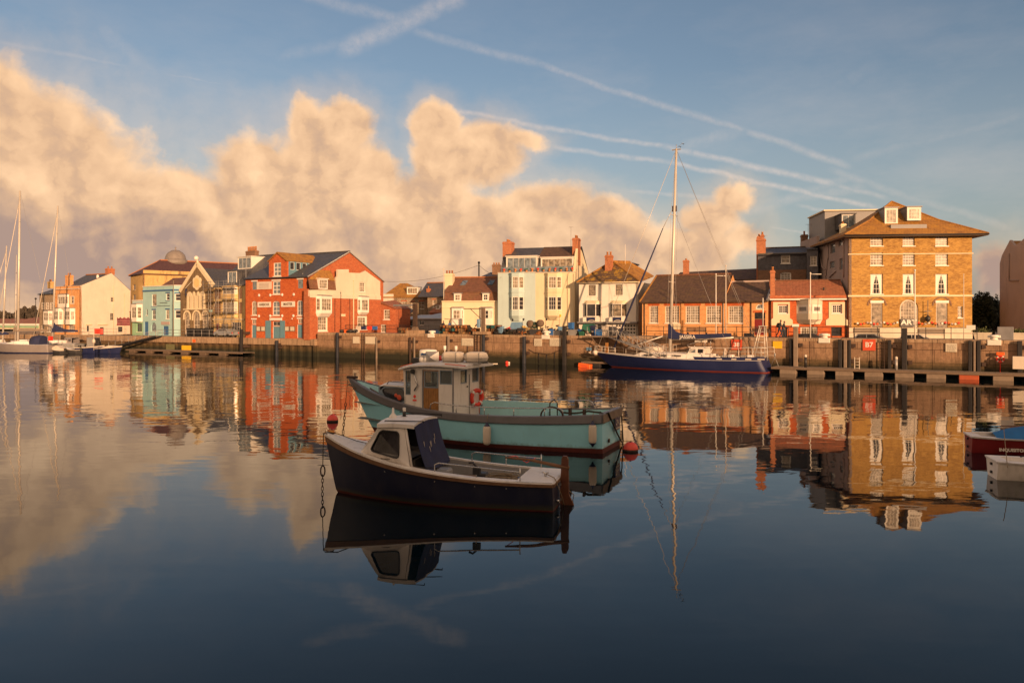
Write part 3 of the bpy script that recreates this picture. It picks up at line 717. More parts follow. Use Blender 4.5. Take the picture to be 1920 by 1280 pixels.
for (a_, q_) in ((324, 507), (406, 511)):
    p0 = g.px(a_, q_, 1.7); b.part(MB().slab([(b.w - 1.2 + .0, p0[0] - .7, p0[1] - .35), (b.w - 1.2, p0[0] + .7, p0[1] - .35), (b.w - 2.4, p0[0] + .7, p0[1] + .62), (b.w - 2.4, p0[0] - .7, p0[1] + .62)], .1), 'skylight', 'glassblue')
dc = g.px(327, 487, pk + 2.0); R_ = 2.15
dm = MB().lathe((pk - 1.2, dc[0], dc[1] - .1), [(R_ + .25, -1), (R_ + .25, .0), (R_, .02), (R_ * .97, .35), (R_ * .86, R_ * .5), (R_ * .66, R_ * .74), (R_ * .36, R_ * .93), (.12, R_ * 1.0), (.1, R_ + .35), (.2, R_ + .45), (.02, R_ + .62)], 24)
b.part(dm, 'dome', 'dome')
rc = g.px(368, 485, pk); b.part(MB().sphere((pk, rc[0], rc[1] + .1), .5).cyl(pk, rc[0], zr - .2, rc[1], .08, 6), 'radome', 'white')

# --- pale blue pub with cut corner, and its green shop wing
b = Bld('blue_building', 'light blue painted corner building with dark blue trim and small sash windows', 268, 147, 325.5, 141.5, cat='building'); f = b.front
Ht = b.at(325, 535.5)[1]
cw = 2.1; g = Face(b, b.w, 0, cos(radians(42)), sin(radians(42)), cw)
f.win(284.5, 551, 293.5, 574, 1, 1, 'white', 'curtain', sill='bluetrim', fw=.1); f.win(311, 549.5, 318, 563, 1, 2, fw=.12, sill='bluetrim', lintel='bluetrim')
f.win(285, 581, 292, 599, 2, 2, fw=.1, lintel='bluetrim', sill='white'); f.win(310.5, 580.5, 317.5, 598, 2, 2, fw=.1, lintel='bluetrim', glass='curtain')
f.win(273.8, 579.5, 277, 591, 1, 2, frame='pink'); f.door(271, 603, 278, 628, 'bluetrim', 'bluetrim'); f.door(306, 611, 316, 628, 'bluetrim', 'bluetrim')
f.win(283, 604, 293, 622, 1, 1, 'aqua', 'glassblue', arch=1., sill=None)
g.win(.25, g.px(330, 564)[1], cw - .45, g.px(330, 550.5)[1], 1, 2, fw=.12, px=False, lintel='bluetrim'); g.win(.25, g.px(330, 597)[1], cw - .45, g.px(330, 581)[1], 1, 2, fw=.12, px=False, lintel='bluetrim')
f.wall([(0, 0), (b.w, 0), (b.w, Ht), (0, Ht)], M['aqua']); g.wall([(0, 0), (cw, 0), (cw, Ht), (0, Ht)], M['aqua'])
gx, gy = b.w + cw * cos(radians(42)), cw * sin(radians(42))
b.part(MB().box(gx - .3, gx, gy + .01, 8, 0, Ht).box(0, .3, .301, 8, 0, Ht), 'side_wall', 'aqua')
zb = b.at(300, 544.5)[1]
f.rect(.0, zb - .12, b.w, zb + .14, 'bluetrim', 'blue_band', -.12, -.004, px=False); g.rect(0, zb - .12, cw, zb + .14, 'bluetrim', 'blue_band', -.12, -.004, px=False)
f.rect(-.05, Ht, b.w + .05, Ht + .12, 'white', 'coping', -.12, .3, px=False); g.rect(.06, Ht + .002, cw + .05, Ht + .12, 'white', 'coping', -.12, .3, px=False)
f.scrib(279.5, 543.3 - 2.6, 309, 543.3 - .6 - .8, 1, 'bluep', b.e, -.02, 4, 'lettering'); f.scrib(299.5, 566.2, 314, 569.2, 1, 'ink', b.e, -.02, 5, 'lettering'); f.scrib(294.5, 572, 319, 574.6, 1, 'ink', b.e, -.02, 6, 'lettering')
f.rect(303, 602.8, 318.5, 608.6, 'pink', 'sign_board', -.1)
q = b.at(337, 521, 5)
b.roof([[(b.at(300, 533, 1)[0], 1, Ht + .05), (gx - .2, 1.5, Ht + .05), (gx - .2, 6, Ht + 1.9), (b.at(325, 521, 6)[0], 6, Ht + 1.9)]], 'tile_brown')
b.part(MB().box(.3, gx - .3, 5.9, 6.2, Ht - .5, Ht + 1.7), 'parapet_wall', 'aqua')
b2 = Bld('green_shop', 'narrow shop wing with pale green front and tall white bay', 248, 149.5, 267.8, 147.4, cat='shop'); f2 = b2.front; H2 = b2.at(258, 563)[1]
b2.bay(f2, 250.5, 267, 570, 603, .8, .6, 'white', 575, 597, nx=2, nz=3, taper=.1, fr=.14)
f2.win(256, 606, 266, 622, 2, 1, 'green'); f2.wall([(0, 0), (b2.w, 0), (b2.w, b2.at(258, 603)[1]), (0, b2.at(258, 603)[1])], M['green'])
za = b2.at(258, 603)[1]; f2.part(MB().box(0, b2.w, 0, .3, za + .002, H2), 'upper_wall', M['paleblue']); b2.body(6, H2, 'paleblue')
f2.rect(247.8, 562, 268, 564, 'white', 'coping', -.1, .3)
b2.roof([[(0, .3, H2), (b2.w, .3, H2), (b2.w, 6, H2 + .4), (0, 6, H2 + .4)]], 'lead')

# --- gothic stone hall with steep gable
b = Bld('gothic_hall', 'narrow dark stone chapel-like hall with steep cream coped gable and arched windows', 338.5, 140.5, 398.5, 135.5, cat='hall'); f = b.front
He = b.at(345, 545)[1]; ap = f.px(369.5, 500)
def cusp(cx_, cz, r, n, k=.55):                      # lobed outline
    pts = []
    for i in range(n):
        a0 = 2 * pi * i / n + pi / 2
        for j in range(6):
            t_ = a0 + (j / 5 - .5) * pi * 1.15; pts.append((cx_ + r * .62 * cos(a0) + r * .42 * cos(t_), cz + r * .62 * sin(a0) + r * .42 * sin(t_)))
    return pts
xq, zq = f.px(370, 530)
f.part(MB().panel(cusp(xq, zq, 1.25, 6), (), -.12, .115), 'tracery_panel', M['cream'])
f.part(MB().panel(cusp(xq, zq, .8, 6), (), -.16, .038), 'tracery_panel', M['yellow'])
# arcade of four lancets in one lobed surround
xs = [f.px(p_, 565)[0] for p_ in (356, 364.2, 372.2, 380.2)]; zt, zbm = f.px(368, 556)[1], f.px(368, 578)[1]
out = [(xs[0] - .75, zbm - .25), (xs[-1] + .75, zbm - .25)]
for x_ in xs[::-1]: out += [(x_ + .5 * cos(pi * k / 6) * (1.35 if x_ in (xs[0], xs[-1]) else .75), zt + .15 + .75 * sin(pi * k / 6)) for k in range(7)]
lan = [[(x_ - .17, zbm)] + [(x_ + .17, zbm)] + [(x_ + .17 * cos(pi * k / 6), zt - .1 + .3 * sin(pi * k / 6)) for k in range(7)] for x_ in xs]
f.part(MB().panel(out, lan, -.14, .137), 'arcade', M['cream'])
for x_ in xs: f.win(x_ - .17, zbm, x_ + .17, zt + .2, 1, 5, 'cream', 'glass', px=False, fw=.035, bw=.025, sill=None, arch=1., rd=.1)
f.rect(345, 578.5, 392, 581, 'cream', 'string_course', -.2)
for (a_, c_) in ((346, 356), (362.5, 375), (380, 391)):
    p0 = f.px(a_, 615); p1 = f.px(c_, 588); xm = (p0[0] + p1[0]) / 2; hw = (p1[0] - p0[0]) / 2; zs = p1[1] - hw * .6
    o_ = [(xm - hw - .3, zs - .6), (xm - hw - .3, zs)] + [(xm - (hw + .3) * cos(pi * k / 8), zs + (hw + .3) * sin(pi * k / 8)) for k in range(9)] + [(xm + hw + .3, zs - .6), (xm + hw, zs - .6)] + [(xm + hw * cos(pi * k / 8), zs + hw * sin(pi * k / 8)) for k in range(9)] + [(xm - hw, zs - .6)]
    f.part(MB().panel(o_, (), -.1, .096), 'arch_moulding', M['cream'])
    f.win(p0[0], .1, p1[0], zs + hw, 2, 4, 'offwhite', 'curtain', px=False, arch=.95, sill=None, fw=.12, rd=.15)
f.rect(393, 588 - 7, 398, 586 - 1, 'aqua', 'street_sign', -.12)
f.wall([(0, 0), (b.w, 0), (b.w, f.px(398, 540)[1]), ap, (0, He)], M['stone_dark'])
L0, R0 = (-.15, He - .1), (b.w + .15, f.px(399, 536)[1])
bb = MB()
for (a_, c_) in ((L0, (ap[0], ap[1] + .5)), ((ap[0], ap[1] + .5), R0)):
    a_, c_ = Vector((a_[0], a_[1])), Vector((c_[0], c_[1])); n_ = Vector((-(c_ - a_).y, (c_ - a_).x)).normalized() * .62
    bb.prism([(a_.x - n_.x * .5, a_.y - n_.y * .5), (c_.x - n_.x * .5, c_.y - n_.y * .5), (c_.x + n_.x * .5, c_.y + n_.y * .5), (a_.x + n_.x * .5, a_.y + n_.y * .5)], -.12, .34)
bb.lathe((ap[0], .1, ap[1] + .6), [(.25, 0), (.2, .3), (.02, .7)], 6); f.part(bb, 'gable_coping', M['cream'])
b.part(MB().box(0, .3, .351, 12, 0, He - .3).box(b.w - .3, b.w, .351, 12, 0, He - .3), 'side_wall', 'stone_dark')
b.roof([[(-.1, .35, He - .25), (ap[0], .35, ap[1] - .15), (ap[0], 12, ap[1] - .15), (-.1, 12, He - .25)], [(b.w + .1, .35, R0[1] - .15), (ap[0], .35, ap[1] - .15), (ap[0], 12, ap[1] - .15), (b.w + .1, 12, R0[1] - .15)]], 'slate')
# the tricolour-ish flag hanging from its gable on a slanting pole
fl = thing('flag', 'red and dark blue flag hanging from the gable of the gothic hall', 'flag', tuple(f.b.Mw @ Vector((*[f.px(357, 541)[0], -1.0], 0)))[:2] + (GZ + f.px(357, 541)[1],), b.rz)
MB().tube([(.3, 1.0, 1.2), (0, 0, 0)], .03, 5).build('flagpole', M['white'], fl)
fm = MB(); fm.loft([[(.0 + .04 * sin(k), .03 * cos(2 * k), -.15 * k) for k in range(9)], [(.35 + .06 * sin(k + 1), .08 * sin(k), -.05 - .15 * k) for k in range(9)]], closed=False); fm.build('cloth', M['navy'], fl)

# --- scaffolded yellow house
b = Bld('scaffolded_house', 'yellow and brick house wrapped in scaffolding with slate roof and glazed dormers', 400.5, 134.5, 459.5, 129.0); f = b.front
He = b.at(430, 536)[1]
b.bay(f, 420, 446, 536.5, 555, .5, .3, 'yellow', 538.5, 552, nx=3, nz=2, taper=0, roof='yellow', fr=.1); b.bay(f, 420, 446, 555.3, 596, .5, .3, 'yellow', 566, 588, nx=3, nz=2, taper=0, roof='yellow', fr=.1)
f.win(434, 604, 452, 622, 4, 2, 'white', 'glass'); f.door(404, 606, 411, 628, 'maroon'); f.win(413, 606, 428, 620, 2, 1, 'yellow', 'curtain')
f.wall([(0, 0), (b.w, 0), (b.w, He), (0, He)], M['yellow'])
for (a_, c_) in ((402, 414), (447.5, 454)): f.rect(a_, 541, c_, 560, 'brick_brown', 'brick_panel', -.03); f.rect(a_, 566, c_, 588, 'brick_brown', 'brick_panel', -.03)
f.rect(400.5, 597, 459, 600, 'cream', 'band', -.18); f.rect(400.5, 534.5, 459, 537.5, 'white', 'cornice', -.35)
b.body(13, He, 'yellow')
zr = b.at(490, 480, 7)[1]
b.roof([[(0, -.2, He), (b.w, -.2, He), (b.w, 6.6, zr), (0, 6.6, zr)], [(0, 13.2, He), (b.w, 13.2, He), (b.w, 6.6, zr), (0, 6.6, zr)]], 'slate'); b.ridge([(0, 6.6, zr + .03), (b.w, 6.6, zr + .03)], 'slate')
b.dormer(427, 443.5, 508, 532.5, .5, 4.0, 'white', 2, 1, glass='glassblue', roof='slate', cheekm='slate')
b.dormer(446, 471, 480.5, 505.5, 3.6, 6.8, 'white', 3, 1, glass='glassblue', roof='white', fw=.12)
cq = b.at(471, 470, 6.6); b.chimney(cq[0], 6.8, zr - 1.5, b.at(471, 470.5, 6.8)[1], 2.7, .8, 'brick_brown', pots=6, ph=.75)
sc = thing('scaffold', 'steel tube scaffold with plank lifts standing against the yellow house', 'scaffolding', tuple(b.Mw @ Vector((-.3, -.25, 0)))[:2] + (GZ,), b.rz)
w_ = b.w - .1
for i in range(5):
    for yy in (-.5, -1.5): MB().cyl(w_ * i / 4, yy, 0, He + .9, .035, 6).build('upright', M['galv'], sc)
for z_ in (2.1, 4.2, 6.3, He - .3):
    MB().box(0, w_, -1.45, -.55, z_, z_ + .05).build('plank_lift', M['wood'], sc)
    l_ = MB()
    for dz_ in (-.04, .5, 1.0):
        l_.tube([(-.3, -1.54, z_ + dz_), (w_ + .3, -1.54, z_ + dz_)], .025, 5)
    l_.build('guard_rail', M['galv'], sc)
for i in range(2): MB().tube([(w_ * i / 2, -1.56, 0), (w_ * (i + 1) / 2, -1.56, He * .8)], .03, 5).build('brace', M['galv'], sc)

# --- harbour office: red brick warehouse
b = Bld('brick_warehouse', 'tall red brick warehouse with lucam dormer and two white name boards', 460.5, 123.9, 578, 117.0, cat='warehouse'); f = b.front
He = b.at(578, 518.5)[1]; DEP = 16.9; g = b.right(DEP)
f.win(472.5, 528, 482, 543, 2, 1, 'bluedoor', 'glassblue', sill=None, lintel='white'); f.win(558, 524, 568.3, 540.5, 2, 1, 'bluedoor', 'glassblue', sill=None, lintel='white')
f.win(510.5, 526.5, 525.5, 552, 2, 3, 'white', 'glassblue', sill='white', fw=.16, bw=.12, mid=False, lintel='white')
f.win(471.7, 564, 481.5, 591, 2, 3, 'white', 'curtain', arch=.5, fw=.14); f.win(510.5, 564, 524.5, 591.5, 2, 3, 'white', 'glassblue', arch=.4, fw=.14, bw=.08); f.win(556.5, 562.5, 567.5, 592, 2, 3, 'white', 'glassblue', arch=.5, fw=.14)
f.win(472, 599, 480.5, 607.5, 2, 1, 'white', 'curtain', sill=None, lintel='white'); f.win(558, 598, 567, 606.5, 2, 1, 'white', 'curtain', sill=None, lintel='white')
f.door(471.5, 608.8, 480.5, 633.5, 'bluedoor', panels=3); f.door(557, 608, 567, 633.5, 'bluedoor', panels=3)
f.win(511, 602.5, 525, 611, 2, 1, 'white', 'glass', sill=None); f.door(511, 611.5, 525, 634, 'bluedoor', panels=1)
for (a_, c_) in ((498.5, 508), (526, 534.5)): f.rect(a_, 601, c_, 633.5, 'bluedoor', 'shutter', -.1)
f.rect(506.5, 595.8, 529, 600.5, 'white', 'lintel', -.14)
f.wall([(0, 0), (b.w, 0), (b.w, He), (0, He)], M['brick_red'])
for (px_, py_) in ((486, 553.6), (507, 553.3), (529.3, 552.6), (551, 552), (485.7, 592.5), (507, 592), (529.3, 592), (550.3, 592), (548, 597.5), (573.5, 597.3)):
    x_, z_ = f.px(px_, py_); r_ = .23 if py_ < 596 else .13; f.part(MB().lathe((x_, -.02, z_), [(r_, .01), (r_, -.05), (r_ * .6, -.09), (.03, -.1)], 10, 'Y'), 'tie_plate', M['white'])
o = f.rect(483.7, 565.8, 508.2, 576, 'white', 'name_board', -.08); f.text('HARBOUR', 496, 571, .56, 'wood', o, -.1, .84, .012)
o = f.rect(527.8, 564.8, 553.2, 575.3, 'white', 'name_board', -.08); f.text('MASTER', 540.5, 570.2, .56, 'wood', o, -.1, .92, .012)
o = f.rect(482, 527.6, 509.5, 542.6, 'offwhite', 'banner', -.08); f.scrib(487, 530.5, 505, 540.5, 4, 'pink', o, -.09, 8)
for (a_, c_) in ((481.5, 489), (490.2, 498.2), (534.8, 543), (544.5, 553.5)):
    o = f.rect(a_, 611.5, c_, 621, 'wood', 'notice_board', -.1); f.rect(a_ + .8, 612.5, c_ - .8, 620, 'signwhite', 'poster', -.115, -.101, o)
b.part(MB().box(0, .3, .301, DEP, 0, He).box(.301, b.w - .301, DEP - .3, DEP, 0, He), 'side_wall', 'brick_red')
yr = DEP / 2; apg = g.px(655, 471.5)
g.wall([(0, 0), (DEP, 0), (DEP, He), (apg[0], apg[1] - .1), (0, He)], M['brick_red2']); yr = apg[0]; zr = apg[1]
b.roof([[(-.15, -.25, He), (b.w + .12, -.25, He), (b.w + .12, yr, zr), (-.15, yr, zr)], [(-.15, DEP + .2, He), (b.w + .12, DEP + .2, He), (b.w + .12, yr, zr), (-.15, yr, zr)]], 'slate', t_=.16)
b.ridge([(-.15, yr, zr + .05), (b.w + .12, yr, zr + .05)], 'slate', .1); b.gutter([(0, -.3, He - .05), (b.w, -.3, He - .05)]); b.pipe(577, 520, 632)
b.part(MB().tube([(b.w + .05, -.2, He - .05), (b.w + .05, yr, zr - .05), (b.w + .05, DEP + .2, He - .05)], .09, 4, smooth=False), 'verge', 'white')
# lucam: brick hoist dormer standing on the front wall
lx0, lx1 = b.at(504.5, 500)[0], b.at(538.5, 500)[0]; le, la = b.at(521, 489)[1], b.at(521, 473.5)[1]; lf = Face(b, lx0, -.02, 1, 0, lx1 - lx0)
wl = lf.win(.95, lf.px(518, 518)[1], 2.6, lf.px(518, 492.3)[1], 2, 3, 'white', 'glassblue', px=False, fw=.16, bw=.12, mid=False, rd=.1)
lw = lx1 - lx0
lf.wall([(0, He - .1), (lw, He - .1), (lw, le), (lw / 2, la), (0, le)], M['brick_red'], .28, 'lucam_wall')
lb = 7.2
b.part(MB().box(lx0, lx0 + .2, .27, lb, He - .1, le), 'lucam_side', 'brick_red')
gs = Face(b, lx1, .0, 0, 1, lb)
for k in range(5): gs.win(.6 + k * 1.25, le - 1.35, 1.45 + k * 1.25, le - .2, 1, 1, 'white', 'glass', px=False, sill=None, rd=.04, fw=.06)
gs.wall([(.27, He - .2), (lb, He - .2), (lb, le), (.27, le)], M['bluedoor'], .1, 'lucam_side')
b.roof([[(lx0 - .15, -.25, le), (lx0 + lw / 2, -.25, la + .1), (lx0 + lw / 2, lb, la + .1), (lx0 - .15, lb, le)], [(lx1 + .15, -.25, le), (lx0 + lw / 2, -.25, la + .1), (lx0 + lw / 2, lb, la + .1), (lx1 + .15, lb, le)]], 'tile_gold', 'lucam_roof')

# --- cream topped annex against its gable
aw = b.Mw @ Vector((b.w + .02, 0, 0)); av = (b.Mw.to_3x3() @ Vector((0, 1, 0)))
def annexpt(px_):                                    # depth along the gable plane moved .9 m towards the viewer
    o_ = b.Mw @ Vector((b.w + 1.25, 0, 0)); k = (px_ - CX) / F; nrm_ = Vector((av.y, -av.x, 0)); return (o_.x * nrm_.x + o_.y * nrm_.y) / (k * nrm_.x + nrm_.y)
b = Bld('bay_fronted_house', 'brick house with cream upper wall and two white bay windows against the warehouse gable', 580, annexpt(580), 713, annexpt(713)); f = b.front
zc = b.at(640, 557)[1]
b.bay(f, 591, 619.5, 555.5, 587, .75, .45, 'white', 559, 583, nx=4, nz=3, taper=.55, fr=.16, nxm=2)
b.bay(f, 669, 689.5, 557, 585.5, .6, .4, 'white', 561, 583, nx=3, nz=3, taper=.4, fr=.16)
f.win(595.5, 592.5, 614, 621, 4, 4, 'white', 'curtain', fw=.22, nxm=2); f.win(669.5, 592, 688, 618, 3, 4, 'white', 'curtain', fw=.3)
f.win(674.5, 529.5, 685, 547, 3, 4, 'white', 'curtain', fw=.1)
p = lambda x_, y_: f.px(x_, y_)
f.wall([(0, 0), (b.w, 0), p(713, 527.5), p(685, 507.5), p(676, 512), p(654, 511), p(654, 505), p(633, 505), p(633, 517.5), p(630, 521), p(630, 542.6), p(580.5, 543.5)], M['cream2'])
f.holes = []
lo = MB(); hs = []
zl = p(646, 557.5)[1]; xs_ = [p(x_, 600)[0] for x_ in (595.3, 614.2, 669.3, 688.2)]; zz = [p(605, y_)[1] for y_ in (621.2, 592.3)]; z2 = [p(679, y_)[1] for y_ in (618.2, 591.8)]
lo.panel([(0, 0), (b.w, 0), (b.w, zl), (0, zl)], [[(xs_[0], zz[0]), (xs_[1], zz[0]), (xs_[1], zz[1]), (xs_[0], zz[1])], [(xs_[2], z2[0]), (xs_[3], z2[0]), (xs_[3], z2[1]), (xs_[2], z2[1])]], -.08, .077); f.part(lo, 'brick_facing', M['brick_red2'])
f.rect(580, 554.5, 713, 557.5, 'cream2', 'band', -.14); 
zt0 = p(605, 542.5)[1]; m0, m1 = .0, p(629, 540)[0]
mb = MB(); mb.slab([(m0, -.15, zt0), (m1, -.15, zt0), (m1, .15, zt0 + 1.35), (m0, .15, zt0 + 1.35)], .1); b.part(mb, 'mansard', 'tile_brown')
b.dormer(598, 614.5, 523.5, 541.6, -.25, .6, 'white', 4, 3, 'white', 'curtain', roof='white')
q0 = b.at(586, 524, .2); q1 = b.at(592, 508, .9)
b.roof([[(0.0, .1, zt0 + 1.4), (m1, .1, zt0 + 1.4), (m1, .95, b.at(632, 508.5, .95)[1]), (b.at(599, 509, .95)[0], .95, b.at(632, 508.5, .95)[1])]], 'tile_gold')
b.pipe(627, 560, 622); b.pipe(655, 560, 622)
f.rect(638, 588.5, 646.5, 593, 'cream', 'plaque', -.14, -.085)
mb = MB(); mb.box(b.w - .3, b.w, .301, 1.1, 0, p(713, 528)[1]); b.part(mb, 'return_wall', 'cream2'); b.part(MB().box(0, .3, .301, 1.1, 0, zt0).box(-.03, -.001, -.08, 1.1, 0, zl), 'return_wall', 'brick_red2')
# --- little brick lean-to right of it
b = Bld('brick_outhouse', 'small red brick lean-to house with hipped tile roof beside the bay fronted house', 713, 130, 742.5, 129); f = b.front; H_ = b.at(728, 578)[1]
f.win(719, 580, 731, 599, 3, 3, 'white', 'curtain', fw=.12); f.win(711.5 + 2, 608, 723, 623, 3, 2, 'white', 'curtain', fw=.12)
f.wall([(0, 0), (b.w, 0), (b.w, H_), (0, H_)], M['brick_red2']); b.body(5, H_, 'brick_red2')
zt = b.at(713, 566, 1)[1]; b.roof([[(0, -.2, zt), (0, 5, zt + .4), (b.w + .1, 5, H_), (b.w + .1, -.2, H_)], ], 'tile_red'); b.part(MB().prism([(0, H_), (b.w, H_), (0, zt - .1)], 0, .25), 'gable_infill', 'brick_red2')

# --- houses set back behind the gap
b = Bld('rubble_stone_house', 'pale rubble stone house with mossy hipped roof and white box dormer set back', 738, 158, 801, 157); f = b.front; He = b.at(770, 557)[1]
for a_ in (753, 786): f.win(a_, 565, a_ + 9, 579, 2, 2, 'white', 'curtain', lintel='brick_red2')
f.win(771, 566, 777, 579, 2, 2, 'white', 'curtain', lintel='brick_red2')
f.wall([(-2.3, 0), (b.w, 0), (b.w, He), (-2.3, He)], M['stone_rubble']); b.body(9, He, 'stone_rubble', x0=-2.3)
f.rect(717.5, 551, 738, 590, 'offwhite', 'render_panel', -.12)
zr = b.at(756, 531, 4.5)[1]
b.roof([[(-2.6, -.3, He), (b.w + .3, -.3, He), (b.at(764, 533, 4.5)[0], 4.5, zr), (b.at(750, 533, 4.5)[0], 4.5, zr)], [(b.w + .3, -.3, He), (b.w + .3, 9.3, He), (b.at(764, 533, 4.5)[0], 4.5, zr)], [(-2.6, -.3, He), (-2.6, 9.3, He), (b.at(750, 533, 4.5)[0], 4.5, zr)]], 'tile_gold')
b.dormer(763, 783.5, 538, 552, .6, 3.6, 'white', 4, 1, glass='curtain', roof='lead', fw=.12)
b = Bld('slate_roofed_house', 'stone house with broad blue slate roof partly hidden by the cream house', 801.5, 152, 840, 150); f = b.front; He = b.at(815, 556)[1]
f.win(811, 562, 816.5, 576, 1, 2, 'white', 'curtain', lintel='brick_red2'); f.wall([(0, 0), (b.w, 0), (b.w, He), (0, He)], M['stone_rubble']); b.body(9, He, 'stone_rubble')
zr = b.at(815, 530, 4.5)[1]; x_ = b.at(801, 531, 4.5)[0]
b.roof([[(-1.9, -.3, He), (b.w, -.3, He), (b.w, 4.5, zr), (x_, 4.5, zr)], [(b.w, 9.3, He), (-1.9, 9.3, He), (x_, 4.5, zr), (b.w, 4.5, zr)], [(-1.9, -.3, He), (-1.9, 9.3, He), (x_, 4.5, zr)]], 'slate'); b.ridge([(x_, 4.5, zr + .03), (b.w, 4.5, zr + .03)])
b.chimney(b.at(803.5, 545, 1.5)[0], 1.5, He - 1, b.at(803.5, 541, 1.5)[1], .6, .6, pots=1)
b = Bld('tiled_cottage', 'little cottage with steep orange tile roof and one dormer between the sheds and cream house', 806, 142, 830, 141); f = b.front; He = b.at(815, 586)[1]
f.wall([(0, 0), (b.w, 0), (b.w, He), (0, He)], M['brick_red2']); b.body(6, He, 'brick_red2'); zr = b.at(822, 562, 3)[1]
b.roof([[(-.2, -.2, He), (b.w, -.2, He), (b.w, 3, zr), (1.4, 3, zr)], [(-.2, 6.2, He), (b.w, 6.2, He), (b.w, 3, zr), (1.4, 3, zr)], [(-.2, -.2, He), (-.2, 6.2, He), (1.4, 3, zr)]], 'tile_red'); b.dormer(817, 824, 571, 580, .6, 2.2, 'white', 2, 1, roof='tile_red')
for (nm, lb_, x0_, D0, x1_, D1, ye, yt, wm, lbx) in (('metal_shed', 'low grey shed with pale sheet roof next to the brick lean-to', 745, 135, 781, 134, 598, 590, 'grey', 0), ('metal_shed', 'grey shed with shiny zinc roof below the tiled cottage', 782, 130, 828, 129, 596.5, 587, 'lead', 1)):
    b = Bld(nm, lb_, x0_, D0, x1_, D1, cat='shed', group='sheds behind the railings'); f = b.front; He = b.at((x0_ + x1_) / 2, ye)[1]
    f.win(x0_ + (22 if not lbx else 4), ye + 4, x0_ + (32 if not lbx else 13), ye + 13, 2, 1, 'white', 'glass'); f.wall([(0, 0), (b.w, 0), (b.w, He), (0, He)], M[wm]); b.body(8, He, wm)
    b.roof([[(-.3, -.4, He), (b.w + .2, -.4, He), (b.w + .2 + (1.2 if lbx else 0), 7, b.at(790, yt, 7)[1]), (1.5, 7, b.at(790, yt, 7)[1])]], 'zinc')
b = Bld('slate_shed', 'small lean-to shed with skylight in its blue slate roof', 738, 150, 762, 149, cat='shed'); He = b.at(750, 592)[1]
b.front.wall([(0, 0), (b.w, 0), (b.w, He), (0, He)], M['stone_gold']); b.body(5, He, 'stone_gold'); zt = b.at(745, 579, 4)[1]; b.roof([[(0, -.2, He), (b.w, -.2, He), (b.w, 4, zt), (0, 4, zt)]], 'slate')
b.part(MB().slab([(.6, .9, He + .52), (1.6, .9, He + .52), (1.6, 2, He + .95), (.6, 2, He + .95)], .1), 'skylight', 'glassblue')
# --- cream house with brown mansard
b = Bld('cream_house', 'cream house with brown tiled mansard roof, two skylights and two white dormers', 828.5, 109, 933, 107.5); f = b.front
He = b.at(880, 565)[1]; z1 = b.at(880, 548, .7)[1]; zr = b.at(890, 520, 4.5)[1]
b.bay(f, 845, 870.5, 577.5, 609, .5, .3, 'white', 580, 599, nx=2, nz=2, taper=0, fr=.18, nxm=1); b.bay(f, 899, 924, 577.5, 609, .5, .3, 'white', 580, 599, nx=2, nz=2, taper=0, fr=.18, glass='glass', nxm=1)
f.wall([(0, 0), (b.w, 0), (b.w, He), (0, He)], M['cream']); f.rect(828.5, 563.5, 933, 566, 'cream', 'coping', -.15, .1); f.rect(828.5, 575.5, 933, 577, 'cream', 'string_course', -.07)
b.body(9.5, He, 'cream')
x0 = b.at(834.5, 548, .7)[0]; xr = b.at(851.5, 520, 4.5)[0]
b.roof([[(x0, .12, He), (b.w, .12, He), (b.w, .7, z1), (x0, .7, z1)]], 'tile_brown', 'mansard')
b.roof([[(x0 - .1, .6, z1 + .03), (b.w, .6, z1 + .03), (b.w, 4.5, zr), (xr, 4.5, zr)], [(x0 - .1, 9, z1), (b.w, 9, z1), (b.w, 4.5, zr), (xr, 4.5, zr)]], 'tile_brown'); b.ridge([(xr, 4.5, zr + .03), (b.w, 4.5, zr + .03)])
b.part(MB().add([(x0 + .05, .75, He), (x0 + .05, 8.8, He), (x0 + .05, 8.8, z1), (xr + .05, 4.5, zr - .1), (x0 + .05, .75, z1)], [(0, 1, 2, 3, 4)]), 'gable_wall', 'cream')
b.dormer(851, 864.5, 550, 565, .1, 1.6, 'white', 2, 2, roof='lead', fw=.12); b.dormer(904.5, 916.5, 549.5, 564.5, .1, 1.6, 'white', 2, 2, roof='lead', glass='glass', fw=.12)
for a_ in (863, 914):
    t0, t1 = .45, .75; k = lambda t_, x_: (b.at(x_, 535 - 8 * (t_ - t0) / (t1 - t0), .6 + 3.9 * .5)[0], .6 + 3.9 * t_, z1 + (zr - z1) * t_ + .1)
    b.part(MB().slab([k(t0, a_), k(t0, a_ + 9.5), k(t1, a_ + 11.5), k(t1, a_ + 2)], .1), 'skylight', 'glassblue')
cx_ = b.at(843, 530, 3)[0]; b.chimney(cx_, 3, He, b.at(843, 513, 3)[1], 1.15, 1.2, 'cream', pots=3, pm='brick_chim')
# --- house behind with a chimney, and a dark pole
b = Bld('slate_roofed_house', 'glimpse of a slate roof and stub chimney behind the cream and pale blue houses', 900, 125, 948, 124); He = b.at(915, 521)[1]
b.front.wall([(0, 0), (b.w, 0), (b.w, He), (0, He)], M['offwhite']); b.body(7, He, 'offwhite'); zr = b.at(915, 510.5, 3)[1]
b.roof([[(-.3, -.3, He), (b.w, -.3, He), (b.w, 3, zr), (.9, 3, zr)], [(-.3, 7, He), (b.w, 7, He), (b.w, 3, zr), (.9, 3, zr)]], 'slate'); b.chimney(b.at(931, 500, 2)[0], 2, He - 1, b.at(931, 496, 2)[1], 1.2, .9, 'brick_brown', pots=3, ph=.3)

